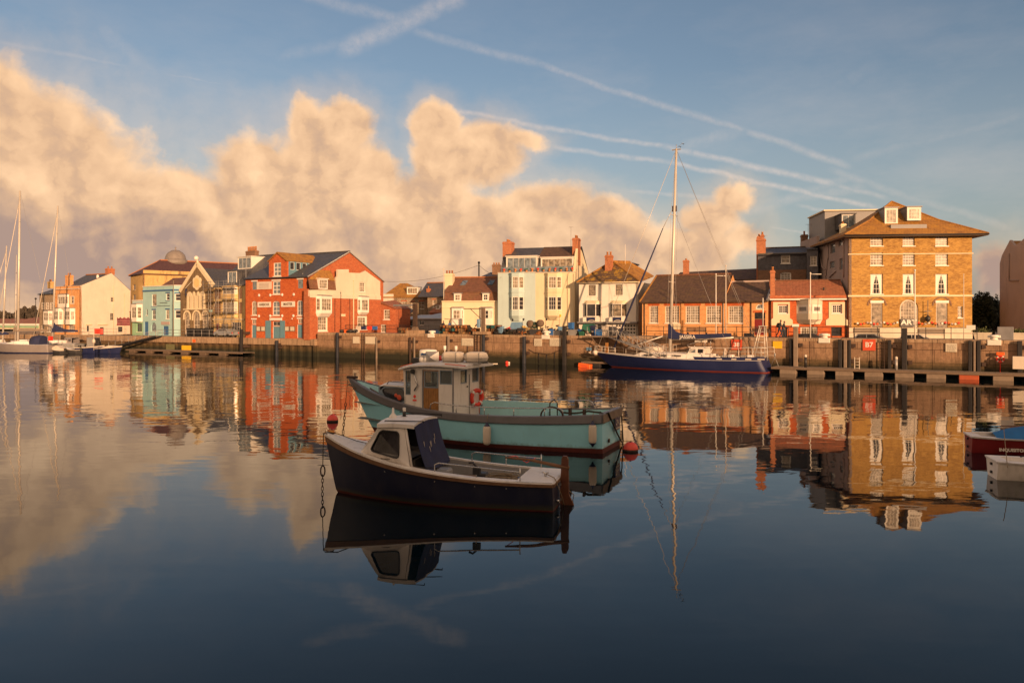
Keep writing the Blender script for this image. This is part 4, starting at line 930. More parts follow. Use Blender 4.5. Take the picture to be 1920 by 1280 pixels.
# --- pale blue and cream pair
b = Bld('pale_blue_and_cream_house', 'tall rendered pair, left half pale blue and right half cream, with wide roof dormers', 933.5, 106.5, 1078, 103.5, cat='houses'); f = b.front
He = b.at(1005, 511)[1]; xm = b.at(1004, 560)[0]; DEP = 10; g = b.right(DEP)
f.wall([(0, 0), (xm - .002, 0), (xm - .002, He), (0, He)], M['paleblue'], name='blue_wall')
f.wall([(xm + .002, 0), (b.w, 0), (b.w, He), (xm + .002, He)], M['cream'], name='cream_wall')
for (a_, c_, wm, gl, tp) in ((955, 983, 'paleblue', 'curtain', .7), (1022, 1054, 'cream', 'curtain', .5)):
    b.bay(f, a_, c_, 512.5, 548, .75, .55, wm, 518.5, 541, nx=3, nz=3, taper=0, fr=.1, roof=wm, glass=gl); b.bay(f, a_, c_, 548.3, 592, .75, .55, wm, 556, 581.5, nx=3, nz=3, taper=tp, fr=.1, roof=wm, glass='glass')
f.win(966, 606, 984, 622, 3, 2, 'white', 'curtain'); f.win(1030, 603, 1049, 622, 3, 2, 'white', 'glass')
f.rect(933.5, 509.5, 1003.9, 512, 'offwhite', 'parapet_coping', -.1, .35); f.rect(1004.1, 509.2, 1078, 511.6, 'offwhite', 'parapet_coping', -.1, .35)
b.pipe(1065, 513, 615, m='cream'); b.pipe(1076, 513, 615, m='cream', r=.04)
b.part(MB().box(0, .3, .301, DEP, 0, He), 'side_wall', 'paleblue')
gz = lambda x_, y_: g.px(x_, y_)
apy = 2.6; zch = He + 3.4
g.wall([(0, 0), (DEP, 0), (DEP, gz(1098, 517)[1]), (4.6, He + 3.0), (apy + .6, zch), (apy - .6, zch), (1.4, He + 2.6), (.05, He)], M['cream'], name='gable_wall')
zr = b.at(1000, 464.5, 4.6)[1]; zd = b.at(1000, 481, 1.2)[1]
b.roof([[(.2, .35, He + .05), (b.w - .32, .35, He + .05), (b.w - .32, 1.7, zd), (.2, 1.7, zd)]], 'slate', 'mansard')
b.roof([[(.2, 1.6, zd), (xm, 1.6, zd), (xm, 4.6, zr), (b.at(962, 465, 4.6)[0], 4.6, zr)], [(.2, 9.8, He), (b.w, 9.8, He), (b.w, 4.6, zr), (.2, 4.6, zr)]], 'slate'); b.roof([[(xm + .003, 1.6, zd), (b.w - .32, 1.6, zd), (b.w - .32, 4.6, zr + .05), (xm + .003, 4.6, zr + .05)]], 'tile_dark')
b.dormer(949, 1007, 480, 509, .75, 2.6, 'white', 5, 1, glass='glassblue', roof='white', fw=.1); b.dormer(1014, 1075, 482, 509, .75, 2.6, 'white', 5, 1, glass='curtain', roof='white', fw=.1)
b.part(MB().box(.35, b.w - .4, .36, .42, He + .05, He + .8), 'balcony_glass', 'glassblue')
for i in range(13):
    x_ = .8 + i * .78; b.part(MB().lathe((x_, .2, He + .13), [(.1, 0), (.16, .2), (.15, .22)], 8), 'flower_pot', 'pot'); 
    rr_ = random.Random(i); q_ = MB()
    for k in range(5): q_.sphere((x_ + rr_.uniform(-.13, .13), .2 + rr_.uniform(-.1, .1), He + .42 + rr_.uniform(0, .14)), .09, 6, 4)
    b.part(q_, 'flowers', ('red', 'greenp', 'pot')[i % 3])
cl = b.at(953.5, 460, 3.4); b.chimney(cl[0], 3.4, He, b.at(953, 454, 3.4)[1], 1.25, 1.5, pots=3, ph=.35, along='y')
b.chimney(b.w - .35, apy, He + 1, b.at(1083, 447, apy)[1], .8, 1.5, pots=2, ph=.4, along='y'); aerial(b, b.w - 1.1, apy, b.at(1077, 470, apy)[1], 3.2)

# --- white quayside house
b = Bld('white_house', 'white rendered house with lichen covered hipped roof, two bays and blue signs', 1085.6, 101.5, 1197, 98.5); f = b.front; g = b.right(9.5)
He = b.at(1140, 529)[1]
f.win(1103.5, 534, 1116.8, 554, 1, 2, 'black', 'curtain', sill='white', fw=.06); f.win(1154, 533.5, 1167.3, 553, 1, 2, 'black', 'curtain', sill='white', fw=.06)
for (a_, gl) in ((1095.7, 'glass'), (1144, 'curtain')):
    e_ = b.bay(f, a_, a_ + 31.3, 568.5, 594, .65, .5, 'white', 570.5, 592.5, nx=2, nz=2, frame='black', glass=gl, taper=0, roof='cream', roofh=.3, fr=.06)
    e2 = b.bay(f, a_ + .5, a_ + 30.8, 594.2, 603, .6, .5, 'white', cheek=0, taper=0, roof='white', roofh=.02, nx=1, nz=1, fr=.01) if False else None
for a_ in (1102.6, 1151.3):
    o = f.rect(a_ - 7, 594.3, a_ + 24, 603, 'white', 'bay_panel', -.62, -.004); s_ = f.rect(a_, 594.8, a_ + 16, 602, 'navy', 'sign_panel', -.66, -.625, o)
    xw, zw = f.px(a_ + 8, 600.5); f.part(MB().panel([(xw - .5 + .1 * k, zw - .08 + .22 * sin(pi * k / 12)) for k in range(13)] + [(xw + .7 - .1 * k, zw - .1 + .1 * sin(pi * k / 12)) for k in range(13)], (), -.68, .015), 'wave_emblem', M['signwhite'], s_) if False else f.part(MB().tube([(xw - .45 + .1 * k, -.67, zw - .16 + .2 * sin(pi * k / 11)) for k in range(12)], .045, 5), 'wave_emblem', M['signwhite'], s_)
xs = [f.px(a_, 612)[0] for a_ in (1157, 1192)]
for i in range(7):
    x_ = xs[0] + (xs[1] - xs[0]) * i / 6.5; zc_ = f.px(1170, 610.5)[1]
    for dz_ in (0, -.42, -.84): f.part(MB().lathe((x_, -.02, zc_ + dz_), [(.12, .01), (.12, -.02)], 8, 'Y'), 'porthole', M['black'])
f.win(1120, 608, 1136, 622, 2, 1, 'white', 'glass'); f.door(1140, 608, 1149, 628, 'white', 'white')
f.wall([(0, 0), (b.w, 0), (b.w, He), (0, He)], M['white']); g.wall([(0, 0), (9.5, 0), (9.5, He), (0, He)], M['offwhite'])
b.part(MB().box(0, .3, .301, 9.5, 0, He), 'side_wall', 'offwhite'); f.rect(1085.2, 603.2, 1197.5, 605.4, 'lead', 'shop_fascia', -.9, -.004)
apx, apz = b.at(1148, 490, 3.7)
b.roof([[(-.25, -.3, He), (b.w + .25, -.3, He), (apx, 3.7, apz)]], 'tile_lichen', 'front_roof')
xr2, zr2 = b.at(1181, 494, 5); 
b.roof([[(-.25, -.3, He), (apx, 3.7, apz), (xr2, 5.2, apz - .02), (xr2, 10, apz - .02), (-.25, 10, He)]], 'slate', 'left_roof'); b.roof([[(b.w + .25, -.3, He), (apx, 3.7, apz), (xr2, 5.2, apz - .02), (b.at(1226, 517, 6)[0], 6, b.at(1226, 517, 6)[1])]], 'tile_gold', 'right_roof')
b.ridge([(-.25, -.3, He + .03), (apx, 3.7, apz + .03)], 'tile_gold', .12); b.ridge([(b.w + .25, -.3, He + .03), (apx, 3.7, apz + .03), (xr2, 5.2, apz)], 'tile_gold', .12)
cz = b.at(1142, 480, 2.3); b.chimney(cz[0], 2.3, He + 1.5, b.at(1142, 478.5, 2.3)[1], .85, .9, pots=2, ph=.45)
b.gutter([(-.25, -.35, He - .06), (b.w + .25, -.35, He - .06)], 'cream'); b.part(MB().cyl(cz[0] + 1.6, 4.3, apz - .5, apz + 2.2, .03, 5), 'aerial_mast', 'white')

# --- long orange brick hall
b = Bld('orange_brick_hall', 'long low orange brick hall with five large white multi-pane windows and dark tiled roof', 1204, 95.5, 1440, 89.2, cat='hall'); f = b.front
He = b.at(1320, 565)[1]
f.win(1217.4, 573.4, 1234, 605.5, 4, 6, glass='curtain', fw=.09, nxm=2)
for (a_, c_) in ((1247, 1273.3), (1285.3, 1312), (1324, 1352), (1365.5, 1393.5)): f.win(a_, 573.4, c_, 605.5, 6, 6, glass='curtain', fw=.09, nxm=2)
f.win(1417, 569.5, 1432.7, 580, 2, 1, 'white', 'glassblue', arch=1., sill=None, fw=.12); f.win(1414.5, 586, 1434.8, 598, 3, 1, 'black', 'glass', sill=None, lintel='brick_red'); f.door(1414.5, 598.5, 1434.8, 628, 'maroon', 'maroon', panels=2)
f.wall([(0, 0), (b.w, 0), (b.w, He), (0, He)], M['brick_orange'])
for (a_, c_) in ((1215, 1236.5), (1245, 1275.5), (1283, 1314), (1322, 1354), (1363.5, 1395.5)): f.rect(a_, 567.5, c_, 573, 'brick_red', 'brick_lintel', -.02, -.003)
f.rect(1204, 563.8, 1439, 566.6, 'cream', 'eaves_board', -.35); b.pipe(1208.7, 566, 628); b.pipe(1408.5, 566, 628); b.pipe(1356.5, 566, 628, m='grey')
b.body(11, He, 'brick_orange')
zr = b.at(1300, 515.5, 5.5)[1]; xl, xr = b.at(1231, 516, 5.5)[0], b.at(1371, 515, 5.5)[0]
b.roof([[(-.2, -.4, He), (xr + .3, -.4, He), (xr, 5.5, zr), (xl, 5.5, zr)], [(-.2, 11.4, He), (xr + .3, 11.4, He), (xr, 5.5, zr), (xl, 5.5, zr)], [(-.2, -.4, He), (-.2, 11.4, He), (xl, 5.5, zr)]], 'tile_dark', t_=.18)
zr3 = b.at(1400, 529, 4.6)[1]
b.roof([[(xr + .303, -.4, He), (b.w, -.4, He), (b.w, 4.6, zr3), (xr + .303, 4.6, zr3)]], 'tile_dark', t_=.18)
b.part(MB().box(xr, b.w, 4.62, 4.9, He - 1, b.at(1395, 526, 4.6)[1]), 'back_wall', 'pink'); b.part(MB().add([(xr + .2, -.3, He - .1), (xr + .2, 5.5, zr - .1), (xr + .2, 11.2, He - .1)], [(0, 1, 2)]), 'gable_infill', 'brick_orange')
b.ridge([(xl, 5.5, zr + .04), (xr, 5.5, zr + .04)], 'tile_brown', .13); b.ridge([(-.2, -.4, He + .02), (xl, 5.5, zr + .04)], 'tile_gold', .1)
sk = b.at(1298, 521, 4.4); b.part(MB().slab([(sk[0] - .6, 3.9, zr - 1.1), (sk[0] + .8, 3.9, zr - 1.1), (sk[0] + .8, 4.9, zr - .35), (sk[0] - .6, 4.9, zr - .35)], .14), 'roof_light', 'green')
f.rect(1266 - 5, 607, 1276, 617, 'cream', 'wall_box', -.25)
wc = bpy.data.objects  # verge coping between this hall and its neighbour
b.part(MB().tube([(b.w + .05, -.5, He + .1), (b.w + .05, 4.7, zr3 + .25)], .22, 4, smooth=False), 'verge_coping', 'lead')

# --- long roof and chimney behind the hall
b = Bld('rear_range', 'long mossy slate roof with single brick stack behind the orange hall', 1262, 112, 1422, 108, cat='building'); He = b.at(1340, 525)[1]
b.front.wall([(0, 0), (b.w, 0), (b.w, He), (0, He)], M['pink']); b.body(8, He, 'pink')
zl, zr = b.at(1268, 510.5, 4)[1], b.at(1420, 503, 4)[1]
b.roof([[(-.1, -.3, He), (b.w, -.3, He), (b.w, 4, zr), (.4, 4, zl)], [(-.1, 8, He), (b.w, 8, He), (b.w, 4, zr), (.4, 4, zl)]], 'tile_dark')
x_ = b.at(1285.5, 500, 1)[0]; b.chimney(x_, 1.5, He - 1, b.at(1285.5, 488, 1.5)[1], .75, .75, pots=1, ph=.25)

# --- slate hung house behind
b = Bld('slate_hung_house', 'dark slate-hung house with tall brick chimney rising behind the tile roofed office', 1421, 104.5, 1512, 102.5); f = b.front
He = b.at(1465, 476)[1]; zm = b.at(1465, 506)[1]
f.win(1464.3, 477.5, 1481.6, 494, 1, 2, 'white', 'curtain', fw=.12, sill='white'); 
f.wall([(0, zm + .002), (b.w, zm + .002), (b.w, He), (0, He)], M['slatehung'], name='slate_wall'); f.holes = []
f.win(1463, 509.5, 1483.5, 527, 3, 3, 'white', 'curtain', fw=.14, arch=.3); f.wall([(0, 0), (b.w, 0), (b.w, zm), (0, zm)], M['brick_brown'], .25)
b.body(8.5, He, 'slatehung'); f.rect(1420.5, 473.8, 1512, 476, 'cream', 'eaves_board', -.3)
zr = b.at(1480, 464, 4)[1]; b.roof([[(0, -.35, He), (b.w + 1.4, -.35, He), (b.w + 1.4, 4, zr), (.8, 4, zr)], [(0, 8.8, He), (b.w + 1.4, 8.8, He), (b.w + 1.4, 4, zr), (.8, 4, zr)]], 'slate'); b.ridge([(.8, 4, zr + .03), (b.w + 1.4, 4, zr + .03)], 'tile_dark')
c = b.chimney(b.at(1427, 460, .8)[0], .8, 3, b.at(1427, 448, .8)[1], 1.15, .9, pots=0, m='brick_chim'); b.chimney(b.at(1425.5, 460, .8)[0] - .15, .8, b.at(1427, 448, .8)[1] - .3, b.at(1427, 443, .8)[1], .5, .7, pots=1, ph=.3); b.chimney(b.at(1429.5, 460, .8)[0], .8, b.at(1427, 448, .8)[1] - .3, b.at(1427, 440, .8)[1], .4, .7, pots=1, ph=.35); aerial(b, b.at(1434, 450, .8)[0], 1.2, He, 2.6)
b2 = Bld('slate_hung_wing', 'narrow dark slate-hung wing with one white window beside the golden brick block', 1512.5, 99, 1534, 98.5); f = b2.front; H2 = b2.at(1525, 466)[1]
f.win(1519, 479.5, 1531.5, 498, 2, 3, 'white', 'curtain', fw=.1); f.wall([(0, 0), (b2.w, 0), (b2.w, H2), (0, H2)], M['slatehung']); b2.body(3, H2, 'slatehung'); b2.roof([[(0, -.2, H2), (b2.w, -.2, H2), (b2.w, 3, H2 + .4), (0, 3, H2 + .4)]], 'slate')

# --- tudor-ish office with oriel
b = Bld('oriel_house', 'two-storey brick and cream house with red tile roof and central stone oriel window', 1443, 89.2, 1587, 87.0); f = b.front
He = b.at(1515, 559)[1]
f.win(1458.5, 571.5, 1477.5, 588, 4, 3, 'white', 'glass', fw=.14, nxm=2); f.win(1559.3, 570.5, 1578.6, 587.5, 4, 3, 'white', 'glass', fw=.14, nxm=2)
f.win(1559.5, 613, 1578.5, 630, 3, 1, 'black', 'glass', sill=None); f.win(1501, 612.5, 1533, 630, 6, 1, 'white', 'curtain', sill=None, fw=.12); f.door(1467, 612.5, 1476, 634, 'black', 'black')
f.wall([(0, 0), (b.w, 0), (b.w, He), (0, He)], M['brick_red'])
for (a_, c_) in ((1449.5, 1481), (1554, 1584)):
    hs = [[f.px(x_, y_) for x_, y_ in ((a_ + 8.6, 588.5), (a_ + 28.5 - (0 if a_ < 1500 else -.5), 588.5), (a_ + 28.5, 570), (a_ + 8.6, 570))]]
    q0, q1 = f.px(a_, 609), f.px(c_, 566)
    if a_ < 1500: wn = (1458.2, 1477.8)
    else: wn = (1559, 1579)
    hole = [f.px(wn[0], 588.6), f.px(wn[1], 588.6), f.px(wn[1], 570.2), f.px(wn[0], 570.2)]
    f.part(MB().panel([(q0[0] - .3, f.px(a_, 610)[1]), (q1[0] + .3, f.px(a_, 610)[1]), (q1[0] + .3, f.px(a_, 600)[1]), (q1[0], f.px(a_, 596)[1]), q1, (q0[0], q1[1]), (q0[0], f.px(a_, 596)[1]), (q0[0] - .3, f.px(a_, 600)[1])], [hole], -.07, .066), 'render_panel', M['cream'])
b.bay(f, 1493.5, 1542, 562, 599, 1.3, 1.15, 'cream2', 570.5, 588, nx=4, nz=3, taper=.5, fr=.3, glass='glass', roof='cream2')
f.rect(1443.5, 559.2, 1586.5, 563, 'white', 'cornice', -.45); f.rect(1443.5, 553.2, 1586.5, 559, 'brick_red2', 'parapet', -.2, .3)
b.body(9, He, 'brick_red2'); zp = b.at(1515, 553)[1]
zr = b.at(1515, 526, 4)[1]; b.roof([[(0, .3, zp - .05), (b.w, .3, zp - .05), (b.at(1576, 526, 4)[0], 4, zr), (.1, 4, zr)], [(0, 9, zp - .5), (b.w, 9, zp - .5), (b.at(1576, 526, 4)[0], 4, zr), (.1, 4, zr)]], 'tile_red'); b.ridge([(.1, 4, zr + .03), (b.at(1576, 526, 4)[0], 4, zr + .03)], 'tile_brown')
b.chimney(b.at(1448.5, 520, .7)[0], .7, zp, b.at(1448.5, 507, .7)[1], .5, .7, pots=1, ph=.4); b.pipe(1445.5, 562, 632); b.pipe(1586, 562, 632)
b.part(MB().cyl(b.at(1544.5, 540, 1.6)[0], 1.6, zp + .5, b.at(1544.5, 539, 1.6)[1], .09, 6), 'flue', 'black'); f.rect(1485, 607.5, 1498, 612.5, 'white', 'sign_board', -.12)

# --- big golden brick block
b = Bld('golden_brick_block', 'four-storey golden brick block with hipped lichen roof and a sign reading ART', 1591.4, 88.5, 1822.7, 87.2, cat='building'); f = b.front; DEP = 12.5
g = b.left(DEP); He = b.at(1706, 440)[1]; LW = b.w
cols = ((1632, 1655.5), (1692.7, 1715), (1754, 1777.5))
for i, (a_, c_) in enumerate(cols):
    f.win(a_, 441.5, c_, 461, 4, 4, 'white', 'curtain'); f.win(a_, 473.8, c_, 497.5, 4, 4, 'white', 'curtain'); f.win(a_, 513.5, c_, 551, 4, 4, 'white', 'glass')
for (a_, c_) in (cols[0], cols[2]): f.door(a_ + 1.2, 568, c_ - .8, 614, 'curtain', 'white', panels=1)
f.win(1687, 561, 1722, 613.5, 6, 6, 'offwhite', 'curtain', arch=1., fw=.16, sill=None); f.win(1796, 574, 1805, 595.5, 2, 3, 'white', 'curtain')
f.win(1639 + 91, 577, 1737, 590 + 8, 2, 2, 'black', 'glass', sill=None) if False else None
zpl = b.at(1706, 614.5)[1]
f.wall([(0, 0), (LW, 0), (LW, He), (0, He)], M['brick_gold'], .35)
f.holes = []; f.rect(0, .0, LW, zpl, 'plinth', 'plinth', -.12, -.003, px=False)
for (a_, c_) in (cols[0], cols[2]):
    x0, zt0 = f.px(a_ + .3, 560); x1, _ = f.px(c_ + .3, 560); xm = (x0 + x1) / 2; r_ = (x1 - x0) / 2 + .22; zs = f.px(a_, 573)[1]
    f.part(MB().panel([(xm - r_ * cos(pi * k / 12), zs + r_ * sin(pi * k / 12)) for k in range(13)] + [(xm + (r_ + .16) * cos(pi * k / 12), zs + (r_ + .16) * sin(pi * k / 12)) for k in range(13)], (), -.06, .057), 'arch_ring', M['brick_brown'])
    f.rect(a_ - .5, 563.5, c_ + 1, 568, 'white', 'door_hood', -.1)
    # curtains drawn to the sides of the tall windows
for (a_, c_) in cols:
    for sgn in (0, 1):
        x0, z0 = f.px(a_ + 1.6, 549.6); x1, z1 = f.px(c_ - 1.6, 515); xw = x1 - x0
        q = [(x0, z0), (x0 + xw * .16, z0), (x0 + xw * .22, z0 + (z1 - z0) * .4), (x0 + xw * .48, z1), (x0, z1)]
        if sgn: q = [(x0 + x1 - p_[0], p_[1]) for p_ in q][::-1]
        f.part(MB().panel(q, (), .150, .006), 'curtain', M['white'])
zs1, zs2 = b.at(1706, 476)[1], b.at(1706, 554.5)[1]
for z_, t_ in ((zs1, .1), (zs2, .18)): f.rect(-.1, z_ - t_ / 2, LW + .1, z_ + t_ / 2, 'cream', 'string_course', -.1, -.003, px=False)
sg = f.rect(1687.5, 597.5, 1716, 612, 'black', 'sign_board', -.2, -.1); f.text('ART', 1702.5, 604.6, .74, 'white', sg, -.24, 1.2, .02)
rr = random.Random(5)
for i in range(26):
    x_, z_ = f.px(1606 + i * 6.2 if i < 13 else 1606 + i * 6.2 + 34, 606 + 1.6 * sin(i * 1.4)); 
    f.part(MB().sphere((x_, -.3, z_), .14, 8, 5, (1, .6, .9)), 'bunting_piece', M[('white', 'red', 'orange', 'pink')[i % 4]])
f.part(MB().tube([(*(f.px(1604 + k * 9, 604.5 + (k % 2) * 1.5)[0:1]), -.3, f.px(1604 + k * 9, 604.5 + (k % 2) * 1.5)[1]) for k in range(8)], .015, 4), 'bunting_cord', M['rope'])
lb_ = f.px(1736, 590); f.part(MB().box(lb_[0] - .05, lb_[0] + .05, -.6, -.003, lb_[1] - .03, lb_[1] + .05).box(lb_[0] - .03, lb_[0] + .03, -.55, -.5, lb_[1] - .9, lb_[1] + 1.6).box(lb_[0] - .4, lb_[0] + .4, -.55, -.52, lb_[1] + .35, lb_[1] + .42).lathe((lb_[0], -.52, lb_[1] - .5), [(.05, -.35), (.28, -.1), (.28, .25), (.05, .45)], 8), 'lantern_bracket', M['black'])
# side wall seen at a slant, with pipes and windows
gp = lambda x_, y_: g.px(x_, y_)
for (x0_, y0_, x1_, y1_) in ((1577, 483, 1580, 506), (1575, 447, 1577.5, 462), (1560, 455, 1563, 476), (1559, 489, 1562, 503)): g.win(x0_ - 3, y0_, x1_ + 3, y1_, 1, 2, 'lead', 'glassblue', sill=None)
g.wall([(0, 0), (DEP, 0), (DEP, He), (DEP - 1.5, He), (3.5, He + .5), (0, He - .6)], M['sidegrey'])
pipes = MB(); 
for (pts) in (((1583, 520), (1583, 452), (1575, 446)), ((1548, 540), (1551, 500), (1554, 480), (1553, 455)), ((1537, 470), (1543, 500), (1548, 505)), ((1556, 520), (1568, 508))): pipes.tube([(gp(*q_)[0], -.1, gp(*q_)[1]) for q_ in pts], .07, 5)
g.part(pipes, 'soil_pipes', M['pink'])
b.part(MB().box(LW - .3, LW, .36, DEP, 0, He).box(.36, LW - .31, DEP - .3, DEP, 0, He), 'side_wall', 'brick_gold')
ax, az_ = b.at(1672, 378, 5.2); ov = .95; e0, e1, e2_, e3 = (-ov + .2, -ov, He - .02), (LW + ov + .35, -ov, He - .02), (LW + ov + .35, DEP + .5, He - .02), (-ov + .2, DEP + .5, He - .02)
apx_ = (ax, 5.2, az_)
def mid_(p_, k=.5, sag=.35): return tuple(p_[i] + (apx_[i] - p_[i]) * k - (sag if i == 2 else 0) for i in range(3))
m0, m1, m2_, m3 = mid_(e0), mid_(e1), mid_(e2_), mid_(e3)
b.roof([[e0, e1, m1, m0], [m0, m1, apx_]], 'tile_gold', 'front_roof', .16); b.roof([[e1, e2_, m2_, m1], [m1, m2_, apx_]], 'tile_gold', 'right_roof', .16); b.roof([[e3, e0, m0, m3], [m3, m0, apx_]], 'tile_gold', 'left_roof', .16); b.roof([[e2_, e3, m3, m2_], [m2_, m3, apx_]], 'tile_dark', 'rear_roof', .16)
b.part(MB().box(-ov + .22, LW + ov + .33, -ov + .02, DEP + .4, He - .24, He - .16), 'soffit', 'wood'); b.gutter([(-ov + .2, -ov - .05, He - .1), (LW + ov + .35, -ov - .05, He - .1)], r=.09)
b.ridge([e0, m0, apx_], 'tile_gold', .12); b.ridge([e1, m1, apx_], 'tile_gold', .12)
b.dormer(1659, 1683.5, 389.5, 421, 1.4, 4.2, 'white', 3, 1, roof='lead', fw=.12, cheekm='lead'); b.dormer(1701, 1727, 388, 413.5, 1.5, 4.2, 'white', 4, 3, roof='lead', fw=.12, cheekm='lead')
zl_ = b.at(1700, 424, 1.0)[1]; b.part(MB().box(b.at(1668, 420, .7)[0], b.at(1735, 420, .7)[0], .3, 1.9, zl_ - .35, zl_ + .1), 'dormer_ledge', 'lead')
# grey penthouse on the rear wing
zp0, zp1 = b.at(1560, 440, 9)[1], b.at(1548, 396, 12.5)[1]
pxl = b.at(1546.5, 420, 12.6)[0]; pxr = b.at(1650, 420, 12.6)[0]
b.part(MB().box(pxl, pxr, 12.6, 20, 3, zp1), 'penthouse', 'lead'); b.part(MB().box(pxl - .2, pxr + .2, 12.3, 20, zp1 + .002, zp1 + .16), 'penthouse_roof', 'cream')
b.dormer(1578, 1604, 401, 428, 9.8, 12.5, 'lead', 2, 1, 'white', 'glassblue', roof='slate', cheekm='slate')
sw = Face(b, pxl - .02, 20, 0, -1, 7.4)
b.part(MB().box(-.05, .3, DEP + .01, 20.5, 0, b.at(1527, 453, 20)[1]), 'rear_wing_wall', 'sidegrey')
b.chimney(b.at(1577, 430, 6.5)[0] + .2, 6.5, He - .5, b.at(1577, 420, 6.5)[1], .6, .7, 'cream', pots=1, ph=.3); b.chimney(.4, 20.2, He - 2, b.at(1529, 440, 20.2)[1], .8, .8, 'brick_brown', pots=1, ph=.5); aerial(b, .6, 19, b.at(1534, 445, 19)[1], 1.8)

# --- pinkish building at the right edge
b = Bld('pink_grey_building', 'tall pinkish grey rendered building in shade, cut off at the right edge', 1955, 88, 2300, 86, cat='building'); DEP = 10
bx = Vector(((1955 - CX) / F * 76, 76)); 
# the left wall runs back to picture x 1874
g = b.left(DEP)
q = [g.px(1920, 445), g.px(1916, 450), g.px(1902.5, 461), g.px(1894, 450)]
endx = g.px(1874.5, 500)[0]
g.wall([(endx, 0), (DEP, 0), (DEP, g.px(1955, 415)[1]), g.px(1921, 446), (g.px(1915, 452)[0], g.px(1915, 452)[1]), g.px(1902.5, 461), g.px(1893.5, 450), g.px(1878.5, 479), (endx, g.px(1875, 494)[1])], M['pink'])
b.front.wall([(0, 0), (b.w, 0), (b.w, 16), (0, 16)], M['pink'])
b.roof([[(.3, DEP - g.px(1915, 452)[0], g.px(1915, 452)[1] - .1), (.3, DEP - g.px(1902.5, 461)[0], g.px(1902.5, 461)[1] - .1), (8, DEP - g.px(1902.5, 461)[0], g.px(1902.5, 461)[1] - .1), (8, DEP - g.px(1915, 452)[0], g.px(1915, 452)[1] - .1)], [(.3, DEP - g.px(1902.5, 461)[0], g.px(1902.5, 461)[1] - .1), (.3, DEP - g.px(1893.5, 450)[0], g.px(1893.5, 450)[1] - .1), (8, DEP - g.px(1893.5, 450)[0], g.px(1893.5, 450)[1] - .1), (8, DEP - g.px(1902.5, 461)[0], g.px(1902.5, 461)[1] - .1)]], 'tile_gold')
pm = MB(); pm.tube([(g.px(1893, 475)[0], -.08, g.px(1893, 475)[1]), (g.px(1893, 520)[0], -.08, g.px(1893, 525)[1])], .05, 5); pm.tube([(g.px(1893, 526)[0], -.08, g.px(1893, 526)[1]), (g.px(1911, 526)[0], -.08, g.px(1911, 526)[1])], .07, 5); g.part(pm, 'wall_pipes', M['sidegrey'])
